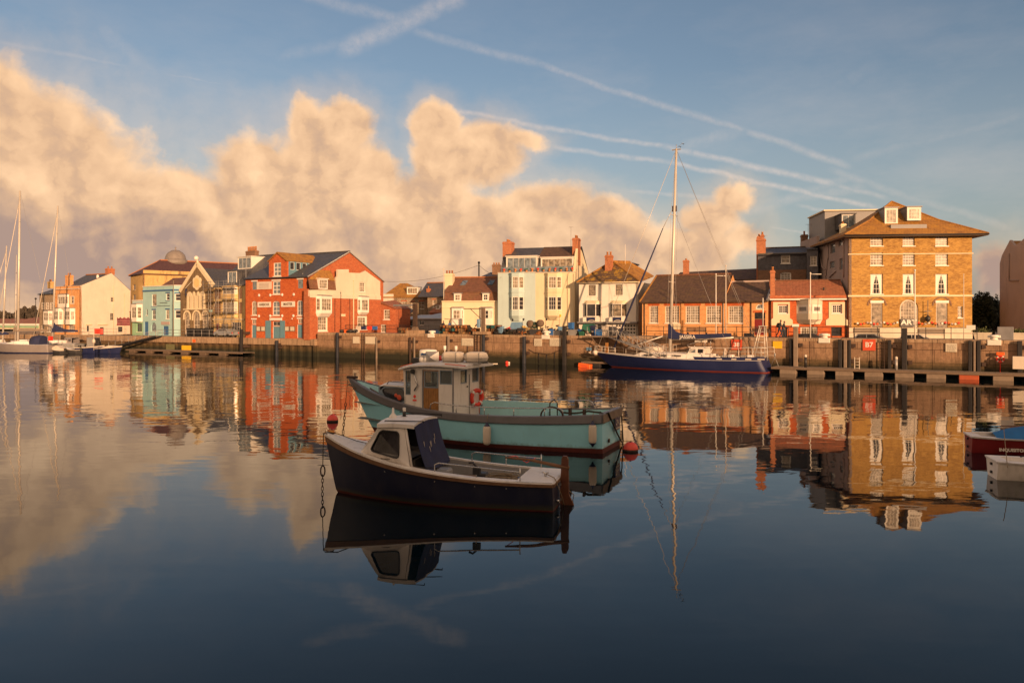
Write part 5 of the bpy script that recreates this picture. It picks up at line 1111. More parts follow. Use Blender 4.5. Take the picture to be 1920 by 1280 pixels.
# ================================================================== boats
class Boat:
    """local frame: x towards the bow from the transom centre, y towards the viewer's side, z up from the water"""
    def __init__(s, name, label, origin, bow, cat='boat', group=None, z0=0.):
        o = Vector((origin[0], origin[1], 0)); d = Vector((bow[0] - origin[0], bow[1] - origin[1], 0)); s.len = d.length; s.z0 = z0
        s.rz = atan2(d.y, d.x); s.Mw = Matrix.Translation(o) @ Matrix.Rotation(s.rz, 4, 'Z'); s.e = thing(name, label, cat, (o.x, o.y, z0), s.rz, group)
    def loc(s, px, py, y=0.):                         # picture point on the lengthwise plane at y -> x, z
        o = s.Mw @ Vector((0, y, 0)); n = s.Mw.to_3x3() @ Vector((0, 1, 0)); k = (px - CX) / F; r = Vector((k, 1, 0)); D = (o.x * n.x + o.y * n.y) / (r.x * n.x + r.y * n.y)
        return ((s.Mw.inverted() @ Vector((r.x * D, D, 0))).x, CAMZ - (py - HY) / F * D - s.z0)
    def flat(s, px, py, z):                           # picture point at height z -> x, y
        D = (CAMZ - z) * F / (py - HY); q = s.Mw.inverted() @ Vector(((px - CX) / F * D, D, 0)); return q.x, q.y
    def part(s, mb, name, m, parent=None): return mb.build(name, M[m] if isinstance(m, str) else m, parent or s.e)
    def hull(s, L, Lw, hb, hw, zs, kd, bands, N=26, flare=.5, aft=0.):
        """bands: list of (name, material, lower fraction, upper fraction) of the height from keel to sheer"""
        s.L, s.Lw, s.hb, s.hw, s.zs = L, Lw, hb, hw, zs
        def pt(t_, v):                                # v: -1 keel .. 0 waterline .. 1 sheer
            H = zs(t_); 
            if v <= 0:
                z = kd * v * (1 - max(0, t_ - .85) * 4); y = hw(t_) * (1 - (-v) ** 2.2); xl = Lw * (1 - .10 * (-v) * (t_ > .6) * (t_ - .6) / .4)
            else:
                z = H * v; y = hw(t_) + (hb(t_) - hw(t_)) * (v ** flare); xl = Lw + (L - Lw) * v ** .9
            x = t_ * xl
            if aft: x += aft * max(v, 0) * max(0, 1 - t_ * 8)
            return x, y, z
        s.pt = pt
        for (name, m_, v0, v1) in bands:
            n = max(2, int((v1 - v0) * 9) + 1); vs = [v0 + (v1 - v0) * i / n for i in range(n + 1)]; mb = MB()
            for sg in (1, -1):
                mb.loft([[(q[0], sg * q[1], q[2]) for q in (pt(i / N, v) for v in vs)] for i in range(N + 1)], closed=False, smooth=True)
            mb.loft([[(q[0] + .0, sg * q[1], q[2]) for sg in (1, -1)] for q in (pt(0, v) for v in vs)], closed=False, smooth=False)
            s.part(mb, name, m_)
    def rail_strip(s, name, m_, v0, v1, out0, out1, t0=0., t1=1., N=30, transom=True):
        """a strake: a raised band that follows the sheer"""
        mb = MB(); 
        for sg in (1, -1):
            R = []
            for i in range(N + 1):
                t_ = t0 + (t1 - t0) * i / N; a = s.pt(t_, v0); c = s.pt(t_, v1)
                R.append([(a[0], sg * (a[1] - .01), a[2]), (a[0], sg * (a[1] + out0), a[2]), (c[0], sg * (c[1] + out1), c[2]), (c[0], sg * (c[1] - .01), c[2])])
            mb.loft(R, cap=True)
        if transom:
            a = s.pt(0, v0); c = s.pt(0, v1); mb.loft([[(a[0] - out0, sg * a[1], a[2]), (c[0] - out1, sg * c[1], c[2]), (c[0] + .02, sg * c[1], c[2]), (a[0] + .02, sg * a[1], a[2])] for sg in (1, -1)], cap=True)
        return s.part(mb, name, m_)
    def deck(s, name, m_, t0, t1, dz=0., w0=1., camber=.04, inner=None, N=16, z=None):
        """deck between two stations; inner(t) leaves an open well of that half width"""
        mb = MB()
        if inner:
            for sg in (1, -1):
                R = []
                for i in range(N + 1):
                    t_ = t0 + (t1 - t0) * i / N; q = s.pt(t_, 1); y1_ = q[1] * w0; y0_ = min(inner(t_), y1_ - .01); zz = q[2] + dz
                    R.append([(q[0], sg * y1_, zz), (q[0], sg * y0_, zz + .015), (q[0], sg * y0_, zz - .06), (q[0], sg * y1_, zz - .05)])
                mb.loft(R, cap=True)
        else:
            R = []
            for i in range(N + 1):
                t_ = t0 + (t1 - t0) * i / N; q = s.pt(t_, 1); zz = (q[2] + dz) if z is None else z; w = q[1] * w0
                if z is not None: w = max(.01, (s.pt(t_, max(.05, z / q[2]))[1]) * w0)
                R.append([(q[0], -w + 2 * w * k / 6, zz + camber * (1 - (2 * k / 6 - 1) ** 2)) for k in range(7)])
            mb.loft(R, closed=False, smooth=True)
        return s.part(mb, name, m_)
    def lining(s, name, m_, t0, t1, v0, off=.07, N=22):
        mb = MB()
        for sg in (1, -1):
            mb.loft([[(q[0], sg * max(0.0, q[1] - off), q[2]) for q in (s.pt(t0 + (t1 - t0) * i / N, v) for v in (v0, v0 + (1 - v0) * .5, .995))] for i in range(N + 1)], closed=False, smooth=True)
        if t0 < .02: mb.loft([[(q[0] + off, sg * max(0, q[1] - off), q[2]) for sg in (1, -1)] for q in (s.pt(t0, v) for v in (v0, .5 + v0 / 2, .995))], closed=False)
        return s.part(mb, name, m_)
def rope(name, label, pts, r, m_='rope', cat='rope', sag=0., n=12, parent=None, group=None):
    P_ = []
    for i in range(len(pts) - 1):
        a, c = Vector(pts[i]), Vector(pts[i + 1])
        for k in range(n + (i == len(pts) - 2)): t_ = k / n; q = a.lerp(c, t_); q.z -= sag * 4 * t_ * (1 - t_); P_.append(q)
    o = MB().tube(P_, r, 6).build(name, M[m_], parent); 
    if label: tag(o, label, cat, group)
    return o
def loop_tube(pts, r, n=8, closed=True):
    m_ = MB(); return m_.tube(pts + ([pts[0]] if closed else []), r, n)

# ------------------------------------------------------------------ 1. small navy cuddy boat in front
B1 = Boat('small_motor_boat', 'small dark navy open boat with white cuddy and wooden rudder, nearest the viewer', (1.36, 22.95), (-5.78, 24.65))
zs1 = lambda t_: .80 + .98 * t_ ** 2.3
hb1 = lambda t_: max(.015, (1.06 + .20 * sin(min(1, t_ / .45) * pi / 2)) * (1 - max(0, (t_ - .45) / .55) ** 2.3))
hw1 = lambda t_: max(.005, (.96 + .14 * sin(min(1, t_ / .4) * pi / 2)) * (1 - max(0, (t_ - .35) / .65) ** 1.9))
m_, q, b_ = _mat('navy_gelcoat'); p = ocoord(q); xx, yy, zz = q.sep(p)
n_ = q.noise(q.v('MULTIPLY', p, (1, 1, .3)), 2.2, 6, .7); c_ = q.mix(q.rng(n_, .45, .8, 0, .7), (.008, .011, .034), (.028, .028, .045)); st_ = q.noise(q.comb(q.m('MULTIPLY', xx, 4), q.m('MULTIPLY', yy, 4), q.m('MULTIPLY', zz, .6)), 1, 6, .7); c_ = q.mix(q.rng(st_, .58, .76, 0, .35), c_, (.09, .06, .04)); q.put(b_.inputs['Base Color'], q.mix(q.rng(q.m('ADD', zz, q.m('MULTIPLY', n_, .25)), .34, .2, 0, .7), c_, (.05, .05, .025)))
q.put(b_.inputs['Roughness'], q.rng(n_, .3, .7, .28, .5)); M['hullnavy'] = m_
M['gelcoat'] = paint('aged_white_gelcoat', (.82, .78, .73), .45, .08, 1.5, dirt=.4, dcol=(.16, .12, .08))
M['teak'] = paint('worn_teak', (.20, .105, .055), .7, .35, 5, dirt=.4, bmp=.5)
M['boot'] = paint('dark_red_antifouling', (.10, .018, .015), .6, .3, 3)
M['canvas'] = paint('navy_canvas', (.02, .028, .085), .85, .35, 2.5, dirt=.3, dcol=(.10, .08, .07), bmp=.5)
M['greyfloor'] = paint('grey_boat_floor', (.13, .115, .10), .8, .3, 3)
M['rudderwood'] = paint('varnished_mahogany', (.13, .045, .022), .45, .3, 5, bmp=.4)
B1.hull(7.34, 6.95, hb1, hw1, zs1, .32, [('antifouling', 'boot', -1, .05), ('hull', 'hullnavy', .05, 1)])
B1.rail_strip('rubbing_strake', 'teak', .865, .965, .045, .05); B1.rail_strip('gunwale', 'gelcoat', .972, 1.015, .04, .035)
inn = lambda t_: hb1(t_) - .2
B1.deck('side_deck', 'gelcoat', .14, .60, .02, 1., inner=inn); B1.deck('stern_deck', 'gelcoat', 0, .14, .022, 1., .01, N=4); B1.deck('foredeck', 'gelcoat', .60, .995, .02, 1., .07)
B1.lining('cockpit_lining', 'grey', .138, .6, .25, .24); fl_ = B1.deck('floor', 'dkgrey', .1, .62, 0, .8, 0, z=.26)
cb = MB(); x_ = .14 * 7.34; cb.box(x_ - .03, x_ + .0, -.85, .85, .26, zs1(.14)); B1.part(cb, 'stern_bulkhead', 'gelcoat')
# cuddy
yb, yt_ = 1.08, .97
A0 = B1.loc(667, 861, yb)[0]; A1 = B1.loc(768, 885, yb)[0]; T0 = B1.loc(709, 789, yt_); T1 = B1.loc(758, 800, yt_)
zt1 = 2.28; zb0 = zs1(A0 / 7.34) + .03; zb1 = zs1(A1 / 7.34) + .03
xt0, xt1 = T0[0], T1[0]
def side(u, w, sg=1):                                  # u 0 front..1 aft, w 0 base..1 top of the side wall
    xb = A0 + (A1 - A0) * u; xt = xt0 + (xt1 - xt0) * u; z0_ = zb0 + (zb1 - zb0) * u; z1_ = zt1 - .10 + .05 * sin(pi * u)
    yb_ = min(yb, hb1(xb / 7.34) - .1)
    return (xb + (xt - xb) * w, sg * (yb_ + (yt_ - yb_) * w), z0_ + (z1_ - z0_) * w)
def sidegrid(outer, hole, sg, th=.05):
    loops = [outer] + ([hole] if hole else []); tri = tessellate_polygon([[Vector((p_[0], p_[1], 0)) for p_ in l] for l in loops]); flat = [p_ for l in loops for p_ in l]; n = len(flat)
    v = [side(*p_, sg) for p_ in flat]; v2 = [(a, c - sg * th, d) for a, c, d in v]; fs = [t3 for t3 in tri] + [(c + n, b3 + n, a + n) for a, b3, c in tri]; o = 0
    for l in loops:
        k = len(l); fs += [(o + i, o + (i + 1) % k, o + (i + 1) % k + n, o + i + n) for i in range(k)]; o += k
    return MB().add(v + v2, fs)
def rrect(u0, u1, w0, w1, r, sl0=0, sl1=0):
    out = []
    for (cu, cw, a0) in ((u0 + r + sl0 * 0, w0 + r, pi), (u1 - r, w0 + r, 1.5 * pi), (u1 - r, w1 - r, 0), (u0 + r, w1 - r, .5 * pi)):
        for k in range(4): a = a0 + k / 3 * pi / 2; out.append((cu + r * cos(a), cw + r * sin(a)))
    return out
outer = [(i / 6, 0) for i in range(7)] + [(1 - i / 6, 1) for i in range(7)]
win_ = rrect(.17, .80, .14, .86, .09)
pc = [(u, w) for u, w in win_]
for sg in (1, -1):
    cs = B1.part(sidegrid(outer, win_, sg), 'cabin_side', 'gelcoat')
    B1.part(loop_tube([tuple(Vector(side(u, w, sg)) + Vector((0, sg * .012, 0))) for u, w in win_], .022, 6), 'window_seal', 'black', cs)
    B1.part(MB().poly([tuple(Vector(side(u, w, sg)) - Vector((0, sg * .02, 0))) for u, w in win_]), 'side_window', 'glass', cs)
fr_ = MB(); c0, c1, d0, d1 = side(0, 0), side(0, 1), side(0, 0, -1), side(0, 1, -1)
v2f = lambda u, w: tuple(Vector(d0).lerp(Vector(c0), u).lerp(Vector(d1).lerp(Vector(c1), u), w) + Vector((.12 * sin(pi * u), 0, 0)))
def fgrid(loops, th=.05):
    tri = tessellate_polygon([[Vector((p_[0], p_[1], 0)) for p_ in l] for l in loops]); flat = [p_ for l in loops for p_ in l]; n = len(flat); v = [v2f(*p_) for p_ in flat]
    return MB().add(v + [(a - th, c, d) for a, c, d in v], list(tri) + [(c + n, b3 + n, a + n) for a, b3, c in tri])
ho = [rrect(.06, .47, .2, .85, .05), rrect(.53, .94, .2, .85, .05)]
B1.part(fgrid([[(i / 8, 0) for i in range(9)] + [(1 - i / 8, 1) for i in range(9)]] + ho), 'cabin_front', 'gelcoat')
for h_ in ho: B1.part(MB().poly([tuple(Vector(v2f(*p_)) - Vector((.02, 0, 0))) for p_ in h_]), 'windscreen', 'glass')
# roof with overhang and turned down edge; it reaches aft over the wheel
xr1 = B1.loc(779, 798, 1.0)[0]
R = []
for i in range(9):
    x_ = xt0 + .03 + (xr1 - xt0) * i / 8; w_ = 1.03 - .04 * (i == 0); zc = zt1 + .02 + .03 * sin(pi * i / 8)
    R.append([(x_, -w_, zc - .13), (x_, -w_, zc - .02)] + [(x_, -w_ + 2 * w_ * k / 6, zc + .07 * (1 - (2 * k / 6 - 1) ** 2)) for k in range(1, 6)] + [(x_, w_, zc - .02), (x_, w_, zc - .13)])
B1.part(MB().loft([[tuple(q_) for q_ in r_] for r_ in R], cap=True, smooth=False), 'cabin_roof', 'gelcoat')
for yy_ in (.82, -.82): B1.part(MB().tube([(xt0 - .15, yy_, zt1 + .03), (xt0 - .15, yy_, zt1 + .08), (xt0 - 1.35, yy_, zt1 + .09), (xt0 - 1.35, yy_, zt1 + .03)], .016, 6), 'roof_rail', 'black')
xa, za = B1.loc(758, 783, 0); B1.part(MB().cyl(xa, 0, zt1 + .08, zt1 + .26, .055, 8).box(xa - .09, xa + .09, -.07, .07, zt1 + .05, zt1 + .12), 'navigation_light', 'black'); B1.part(MB().cyl(xa, 0, zt1 + .262, zt1 + .38, .05, 8), 'light_lens', 'white')
B1.part(MB().lathe((xa + .28, .2, zt1 + .03), [(.16, 0), (.11, .12), (.04, .2), (.03, .36)], 10), 'roof_vent', 'gelcoat'); B1.part(MB().tube([(xa + .25, -.25, zt1 + .22), (xa - 1.1, -.3, zt1 + .17)], .014, 5), 'wiper_bar', 'black')
# door pillar behind the side and the hanging canvas
cz0, cz1 = zt1 - .05, .92; xc0 = xr1 + .02; xc1 = B1.loc(803, 892, 1.0)[0]
cv = MB(); rows = []
rc_ = random.Random(11)
for i in range(13):
    t_ = i / 12; z_ = cz0 + (cz1 - cz0) * t_; x_ = xc0 + (xc1 - xc0) * t_ ; w_ = 1.03 + .03 * t_
    rows.append([(x_ + .025 * sin(k * 1.7 + i * .4) * (1 - abs(k / 5 - 1)) + .05 * sin(pi * t_) - .14 * (1 - (k / 5 - 1) ** 2) * 0, -w_ + 2 * w_ * k / 10, z_ + (.07 * (1 - (k / 5 - 1) ** 2) if i == 0 else 0)) for k in range(11)])
cv.loft(rows, closed=False, smooth=True); cv.loft([[(a - .012, c, d) for a, c, d in r_] for r_ in rows], closed=False, smooth=True)
can = B1.part(cv, 'canvas_curtain', 'canvas')
for k in range(6):
    yy_ = rc_.uniform(-.5, .7); t0_ = rc_.uniform(.15, .6); r_ = MB(); 
    f2_ = lambda t_, y_: (xc0 + (xc1 - xc0) * t_ + .05 * sin(pi * t_) - .03, y_, cz0 + (cz1 - cz0) * t_)
    B1.part(r_.tube([f2_(t0_, yy_), f2_(t0_ + .12, yy_ + .03)], .008, 4), 'frayed_crease', 'offwhite', can)
B1.part(MB().tube([(A1 - .05, 1.03, zb1), (xt1 - .04, .95, zt1 - .1)], .035, 6), 'door_post', 'gelcoat')
B1.part(MB().bev(A1 - 1.0, A1 - .6, .1, .62, .27, .95, .06), 'helm_seat', 'grey'); B1.part(MB().box(A1 - .08, A1 - .02, -.85, .85, .27, 1.25), 'cabin_bulkhead', 'greyfloor'); B1.part(MB().lathe((A1 - .2, .35, 1.25), [(.19, 0), (.21, .02), (.19, .04), (.17, .02)], 14, 'X'), 'steering_wheel', 'black')
B1.part(MB().bev(1.6, 3.2, -.75, .55, .27, .58, .05), 'engine_box', 'teak')
# hand rails
def rail(y, x0, x1, zoff, h, posts, name='grab_rail'):
    pts = [(x1, y, zs1(x1 / 7.34) + .03), (x1 - .0, y, zs1(x1 / 7.34) + h * .8), (x1 - .12, y, zs1(x1 / 7.34) + h)] + [(x1 - .12 - (x1 - .12 - x0) * k / 6, y, zs1(x1 / 7.34) + h + (zs1(x0 / 7.34) - zs1(x1 / 7.34)) * k / 6) for k in range(1, 7)]
    mb = MB().tube(pts, .02, 8)
    for xp in posts: mb.tube([(xp, y, zs1(xp / 7.34) + .03), (xp, y, zs1(xp / 7.34) + h + (.12 if xp == posts[-1] else 0))], .018, 8)
    return B1.part(mb, name, 'steel')
rail(1.08, B1.loc(975, 900, 1.08)[0], B1.loc(815, 890, 1.08)[0], 0, .27, [B1.loc(893, 899, 1.08)[0], B1.loc(975, 900, 1.08)[0]])
rail(-1.08, B1.loc(1015, 860, -1.08)[0], B1.loc(885, 860, -1.08)[0], 0, .30, [B1.loc(949, 862, -1.08)[0], B1.loc(1015, 862, -1.08)[0]])
# rudder and tiller
rx = -.17
rd = MB().prism([(rx - .07, -.5), (rx + .10, -.5), (rx + .14, .25), (rx + .10, 1.30), (rx + .06, 1.40), (rx - .05, 1.40), (rx - .10, 1.30), (rx - .12, .3), (rx - .26, .0), (rx - .26, -.5)], -.045, .045)
ru = B1.part(rd, 'rudder', 'rudderwood')
B1.part(MB().tube([(rx - .12, 0, 1.05), (rx + .35, .02, 1.13), (rx + 1.0, .05, 1.25), (rx + 1.75, .10, 1.30)], [.06, .055, .045, .03], 6), 'tiller', 'teak', ru)
B1.part(MB().box(rx + .10, -.02, -.05, .05, .55, .62).box(rx + .10, -.02, -.05, .05, .12, .19), 'pintle', 'steel', ru)
tr_ = [(.06, .45, .95), (-.05, .75, .86), (-.10, .3, -.1)]
B1.part(MB().tube([(.32, .25, .9), (.06, .5, .86), (-.03, .75, .84), (-.14, .42, .35), (rx, .1, -.02)], .014, 5), 'stern_rope', 'rope')
B1.part(MB().tube([(rx + .02, -.06, .5), (rx - .18, -.5, .18), (rx - .12, -.55, -.1)], .012, 5), 'rudder_rope', 'rope')
B1.part(MB().cyl(.35, .28, zs1(0) + .05, zs1(0) + .17, .04, 8).tube([(.25, .28, zs1(0) + .15), (.45, .28, zs1(0) + .15)], .022, 6), 'stern_cleat', 'steel')
B1.part(MB().lathe((-.01, .55, .22), [(.05, 0), (.05, -.07), (.03, -.09)], 8, 'X'), 'exhaust', 'steel')
for xq_ in (1.3, 3.4, 5.0, 2.2): q_ = B1.pt(xq_ / 7.34, .76); B1.part(MB().lathe((q_[0], q_[1] + .002, q_[2]), [(.022, 0), (.018, .012)], 8, 'Y'), 'hull_fitting', 'steel')
# tangled rope and gear in the cockpit, outboard bracket on the rail
rg = random.Random(4); cp = MB(); pts = []
for k in range(120):
    a = k * .62; r_ = .28 + .1 * rg.random() + .02 * (k % 7); pts.append((1.62 + r_ * cos(a) * 1.2, .42 + r_ * sin(a), .62 + .0018 * k + rg.uniform(-.03, .03)))
B1.part(cp.tube(pts, .013, 5), 'rope_coil', 'rope'); B1.part(MB().sphere((1.3, .0, .62), .16, 8, 6, (1.6, 1, .7)), 'gear_bag', 'bluep'); B1.part(MB().bev(2.05, 2.35, .15, .5, .5, .88, .05), 'gear_box', 'black')
B1.part(MB().bev(2.05, 2.28, 1.0, 1.12, .96, 1.16, .03).tube([(2.16, 1.06, 1.16), (2.3, 1.0, 1.28), (2.42, .95, 1.26)], .03, 6), 'rail_clamp', 'black'); B1.part(MB().tube([(.9, -1.02, 1.12), (1.15, -.85, 1.0), (1.4, -.5, 1.25), (1.55, .1, 1.3)], .012, 5), 'tiller_cord', 'red')
B1.part(MB().box(.95, 1.2, -1.07, -1.03, 1.0, 1.12), 'cord_cleat', 'bluep')
# bow fittings
bz = zs1(1); B1.part(MB().bev(7.05, 7.40, -.05, .05, bz - .02, bz + .04, .02), 'bow_roller', 'iron'); B1.part(MB().tube([(7.35, 0, bz + .08), (6.9, .05, bz + .03), (6.3, .02, zs1(.86) + .12), (5.75, .12, zs1(.78) + .18), (5.6, .45, zs1(.76) + .12), (5.45, .7, zs1(.74) + .05), (5.0, .9, zs1(.68) + .05), (3.9, 1.02, zs1(.53) + .05), (3.3, 1.0, zs1(.45) + .12)], .013, 5), 'deck_line', 'darkrope')
B1.part(MB().cyl(5.85, .1, zs1(.8), zs1(.8) + .2, .04, 8).tube([(5.75, .1, zs1(.8) + .16), (5.95, .1, zs1(.8) + .16)], .025, 6), 'samson_post', 'galv')
B1.part(MB().box(4.55, 5.1, .955, .97, zs1(.68) + .06, zs1(.68) + .075), 'deck_trim', 'black')
# mooring chain hanging from the bow
def chain(name, label, top, bot, link=.13, rope_to=.45, end=1., big=(), r=.011, w=.032):
    t_ = thing(name, label, 'chain', tuple(top)); top = Vector(top); bot = Vector(bot); d = bot - top; Lc = d.length; d.normalize()
    MB().tube([(0, 0, 0), tuple(d * Lc * rope_to)], .014, 5).build('rope', M['darkrope'], t_)
    z_ = Lc * rope_to; k = 0
    lm = {}
    while z_ < Lc * end:
        bgk = k in big; s_ = 2.1 if bgk else 1.0
        if s_ not in lm:
            pts = [(w * s_ * cos(2 * pi * j / 10), 0, -link * .5 * s_ + link * .62 * s_ * sin(2 * pi * j / 10)) for j in range(10)]; lm[s_] = loop_tube(pts, r * s_, 5).mesh('link', M['iron'])
        o = bpy.data.objects.new('link', lm[s_]); COL.objects.link(o); o.parent = t_; o.location = d * z_; o.rotation_euler = (0, 0, (k % 2) * pi / 2 + .4)
        z_ += link * s_ * .92; k += 1
    MB().tube([tuple(d * z_), tuple(d * Lc)], .013, 5).build('rope', M['darkrope'], t_); return t_
bt = B1.Mw @ Vector((7.40, 0, bz + .02)); wl = wat(605, 930)
chain('mooring_chain', 'rusty chain and dark rope hanging from the bow of the small navy boat', bt, (bt.x - .05, bt.y, -.6), rope_to=.43, end=.70, big=(0, 8))

# ------------------------------------------------------------------ 2. turquoise fishing boat
B2 = Boat('fishing_boat', 'turquoise fishing boat with white wheelhouse and wooden door behind the small navy boat', (4.1, 32.8), (-7.71, 37.7))
L2 = 12.8
zs2 = lambda t_: 1.33 + (.21 * (1 - t_ / .4) ** 2 if t_ < .4 else 1.27 * ((t_ - .4) / .6) ** 2.2)
hb2 = lambda t_: max(.02, (1.42 + .38 * sin(min(1, t_ / .42) * pi / 2)) * (1 - max(0, (t_ - .42) / .58) ** 2.4))
hw2 = lambda t_: max(.005, (1.30 + .30 * sin(min(1, t_ / .4) * pi / 2)) * (1 - max(0, (t_ - .32) / .68) ** 1.75))
def hullpaint(name, col):
    m_, q, b_ = _mat(name); p = ocoord(q); xx, yy, zz = q.sep(p); n_ = q.noise(p, .9, 5, .6)
    c = q.mix(q.rng(n_, .25, .75), mul(col, .86), mul(col, 1.06)); st = q.noise(q.comb(q.m('MULTIPLY', xx, 3.2), q.m('MULTIPLY', yy, 3.2), q.m('MULTIPLY', zz, .5)), 1, 6, .7); c = q.mix(q.rng(st, .60, .80, 0, .25), c, (.16, .12, .08))
    w_ = q.m('ADD', zz, q.m('MULTIPLY', q.m('SUBTRACT', q.noise(p, 3.5, 6, .75), .5), .5)); c = q.mix(q.rng(w_, .30, .10, 0, .7), c, (.07, .08, .04))
    q.put(b_.inputs['Base Color'], c); q.put(b_.inputs['Roughness'], q.rng(n_, .2, .8, .3, .5)); return m_
M['turq'] = hullpaint('turquoise_hull_paint', (.33, .75, .93)); M['turq_in'] = paint('mint_bulwark_paint', (.40, .76, .82), .5, .08, 1, dirt=.2)
M['bluegr'] = paint('slate_grey_paint', (.20, .20, .22), .5, .12, 2, dirt=.25); M['cuddyblue'] = paint('grey_blue_cabin_paint', (.20, .26, .32), .45, .1, 2)
M['varnish'] = paint('varnished_pine', (.36, .17, .05), .4, .3, 6, dirt=.35, dcol=(.12, .05, .02))
B2.hull(L2, 11.3, hb2, hw2, zs2, .5, [('antifouling', 'boot', -1, .13), ('hull', 'turq', .13, 1)])
B2.rail_strip('bulwark_band', 'bluegr', .80, 1.0, .06, .07); B2.rail_strip('band_edge', 'black', .785, .798, .065, .065)
B2.deck('capping', 'bluegr', 0.0, .985, .02, 1.02, inner=lambda t_: max(.0, hb2(t_) - .13), N=30)
B2.lining('bulwark_lining', 'turq_in', 0.0, .97, .3, .12); B2.deck('deck', 'greyfloor', .01, .95, 0, .95, .03, z=.72, N=20)
B2.part(MB().box(-.06, .14, -1.36, 1.36, zs2(0) + .0, zs2(0) + .05), 'transom_cap', 'bluegr')
B2.part(MB().loft([[(-.075, sg * 1.44, zs2(0) * .8), (-.085, sg * 1.47, zs2(0) + .01), (-.06, sg * 1.47, zs2(0) + .01), (-.06, sg * 1.44, zs2(0) * .8)] for sg in (1, -1)], cap=True), 'transom_board', 'oldwood')
m_, q, b_ = _mat('clear_cabin_glass'); b_.inputs['Base Color'].default_value = (.62, .68, .68, 1); b_.inputs['Roughness'].default_value = .02; b_.inputs['IOR'].default_value = 1.1; b_.inputs['Transmission Weight'].default_value = .9; b_.inputs['Coat Weight'].default_value = .4; M['cabinglass'] = m_
wy = 1.32
xA = B2.loc(850, 770, wy)[0]; xD = B2.loc(793, 770, wy)[0]; xF = B2.loc(781, 770, wy)[0] + .25
zr_ = 3.24; zb_ = .74
S = Face(B2, xF, wy, -1, 0, xF - xA); S.b = B2
def fpx(F_, *a): return F_.px(*a)
S.win(823.8, 694.5, 847.5, 720.5, 1, 1, 'cuddyblue', 'cabinglass', rd=.03, fw=.05, sill=None)
dz0 = S.px(793.5, 760)[0]; dz1 = S.px(822.5, 760)[0]
S.holes.append([(dz0, .0 + zb_), (dz1, zb_), (dz1, zr_ - .1), (dz0, zr_ - .1)])
w_ = S.wall([(0, zb_), (S.L, zb_), (S.L, zr_), (0, zr_)], M['gelcoat'], .06); w_.name = 'wheelhouse_side'
dr = MB(); wz = S.px(808, 725)[1]; hole = [(dz0 + .09, wz), (dz1 - .07, wz), (dz1 - .07, zr_ - .18), (dz0 + .09, zr_ - .18)]
dr.panel([(dz0 + .01, zb_), (dz1 - .01, zb_), (dz1 - .01, zr_ - .11), (dz0 + .01, zr_ - .11)], [hole], .02, .04); door = S.part(dr, 'door', M['varnish'])
S.part(MB().panel([(hole[0][0] - .05, hole[0][1] - .05), (hole[1][0] + .05, hole[1][1] - .05), (hole[2][0] + .05, hole[2][1] + .03), (hole[3][0] - .05, hole[3][1] + .03)], [hole], -.0, .02), 'window_frame', M['cuddyblue'], door)
S.part(MB().box(hole[0][0], hole[1][0], .035, .04, hole[0][1], hole[2][1]), 'pane', M['cabinglass'], door)
for k in range(6):
    a_ = dz0 + .03 + (dz1 - dz0 - .06) * k / 6; S.part(MB().box(a_ + .006, a_ + (dz1 - dz0 - .06) / 6 - .006, .0, .019, zb_ + .02, wz - .1), 'door_plank', M['varnish'], door)
S.part(MB().box(dz0 - .05, dz0 - .0, -.02, -.002, zb_, zr_ - .1).box(S.L - .03, S.L + .02, -.03, -.002, zb_, zr_ - .1), 'corner_trim', M['bluegr'])
AF = Face(B2, xA, wy, 0, -1, 2 * wy)
AF.win(863.5, 692.5, 876, 720, 1, 1, 'cuddyblue', 'cabinglass', rd=.03, fw=.05, sill=None); AF.win(885.5, 689, 897.5, 717, 1, 1, 'cuddyblue', 'cabinglass', rd=.03, fw=.05, sill=None)
w_ = AF.wall([(0, zb_), (AF.L, zb_), (AF.L, zr_), (0, zr_)], M['gelcoat'], .06); w_.name = 'wheelhouse_back'
c_ = AF.px(879.5, 700)[0]; AF.part(MB().box(c_ - .02, c_ + .02, -.035, -.003, zb_, zr_ - .35), 'sliding_door_rail', M['grey'])
AF.part(MB().box(c_ - .25, c_ - .2, -.05, -.003, AF.px(877, 724)[1] - .03, AF.px(877, 724)[1] + .03), 'door_handle', M['black'])
FR = Face(B2, xF + .42, -wy, 0, 1, 2 * wy)
# raked front: three lights
fz0 = 1.95; fm = MB()
def fp(u, w): return (xF + .32 - .45 * (1 - w) * 0 + .10 * w, -wy + 2 * wy * u, zb_ + (zr_ - zb_) * w)
bars = [0, .05, .33, .38, .62, .67, .95, 1]
for u0, u1 in ((0, .05), (.33, .38), (.62, .67), (.95, 1)): fm.loft([[fp(u0, w), fp(u1, w), (fp(u1, w)[0] - .06, *fp(u1, w)[1:]), (fp(u0, w)[0] - .06, *fp(u0, w)[1:])] for w in (0, 1)], cap=True)
B2.part(fm.box(xF + .25, xF + .33, -wy + .06, wy - .06, zb_, 2.0).box(xF + .33, xF + .40, -wy + .06, wy - .06, zr_ - .16, zr_), 'wheelhouse_front', 'gelcoat')
for u0, u1 in ((.05, .33), (.38, .62), (.67, .95)): B2.part(MB().box(xF + .33, xF + .345, -wy + 2 * wy * u0, -wy + 2 * wy * u1, 2.0, zr_ - .16), 'windscreen', 'cabinglass')
SF = Face(B2, xF + .36, wy - .002, -1, 0, .36); SF.win(.05, 2.02, .32, zr_ - .15, 1, 1, 'cuddyblue', 'cabinglass', px=False, rd=.03, fw=.03, sill=None); SF.wall([(0, zb_), (.357, zb_), (.357, zr_), (0, zr_)], M['gelcoat'], .06).name = 'wheelhouse_side'
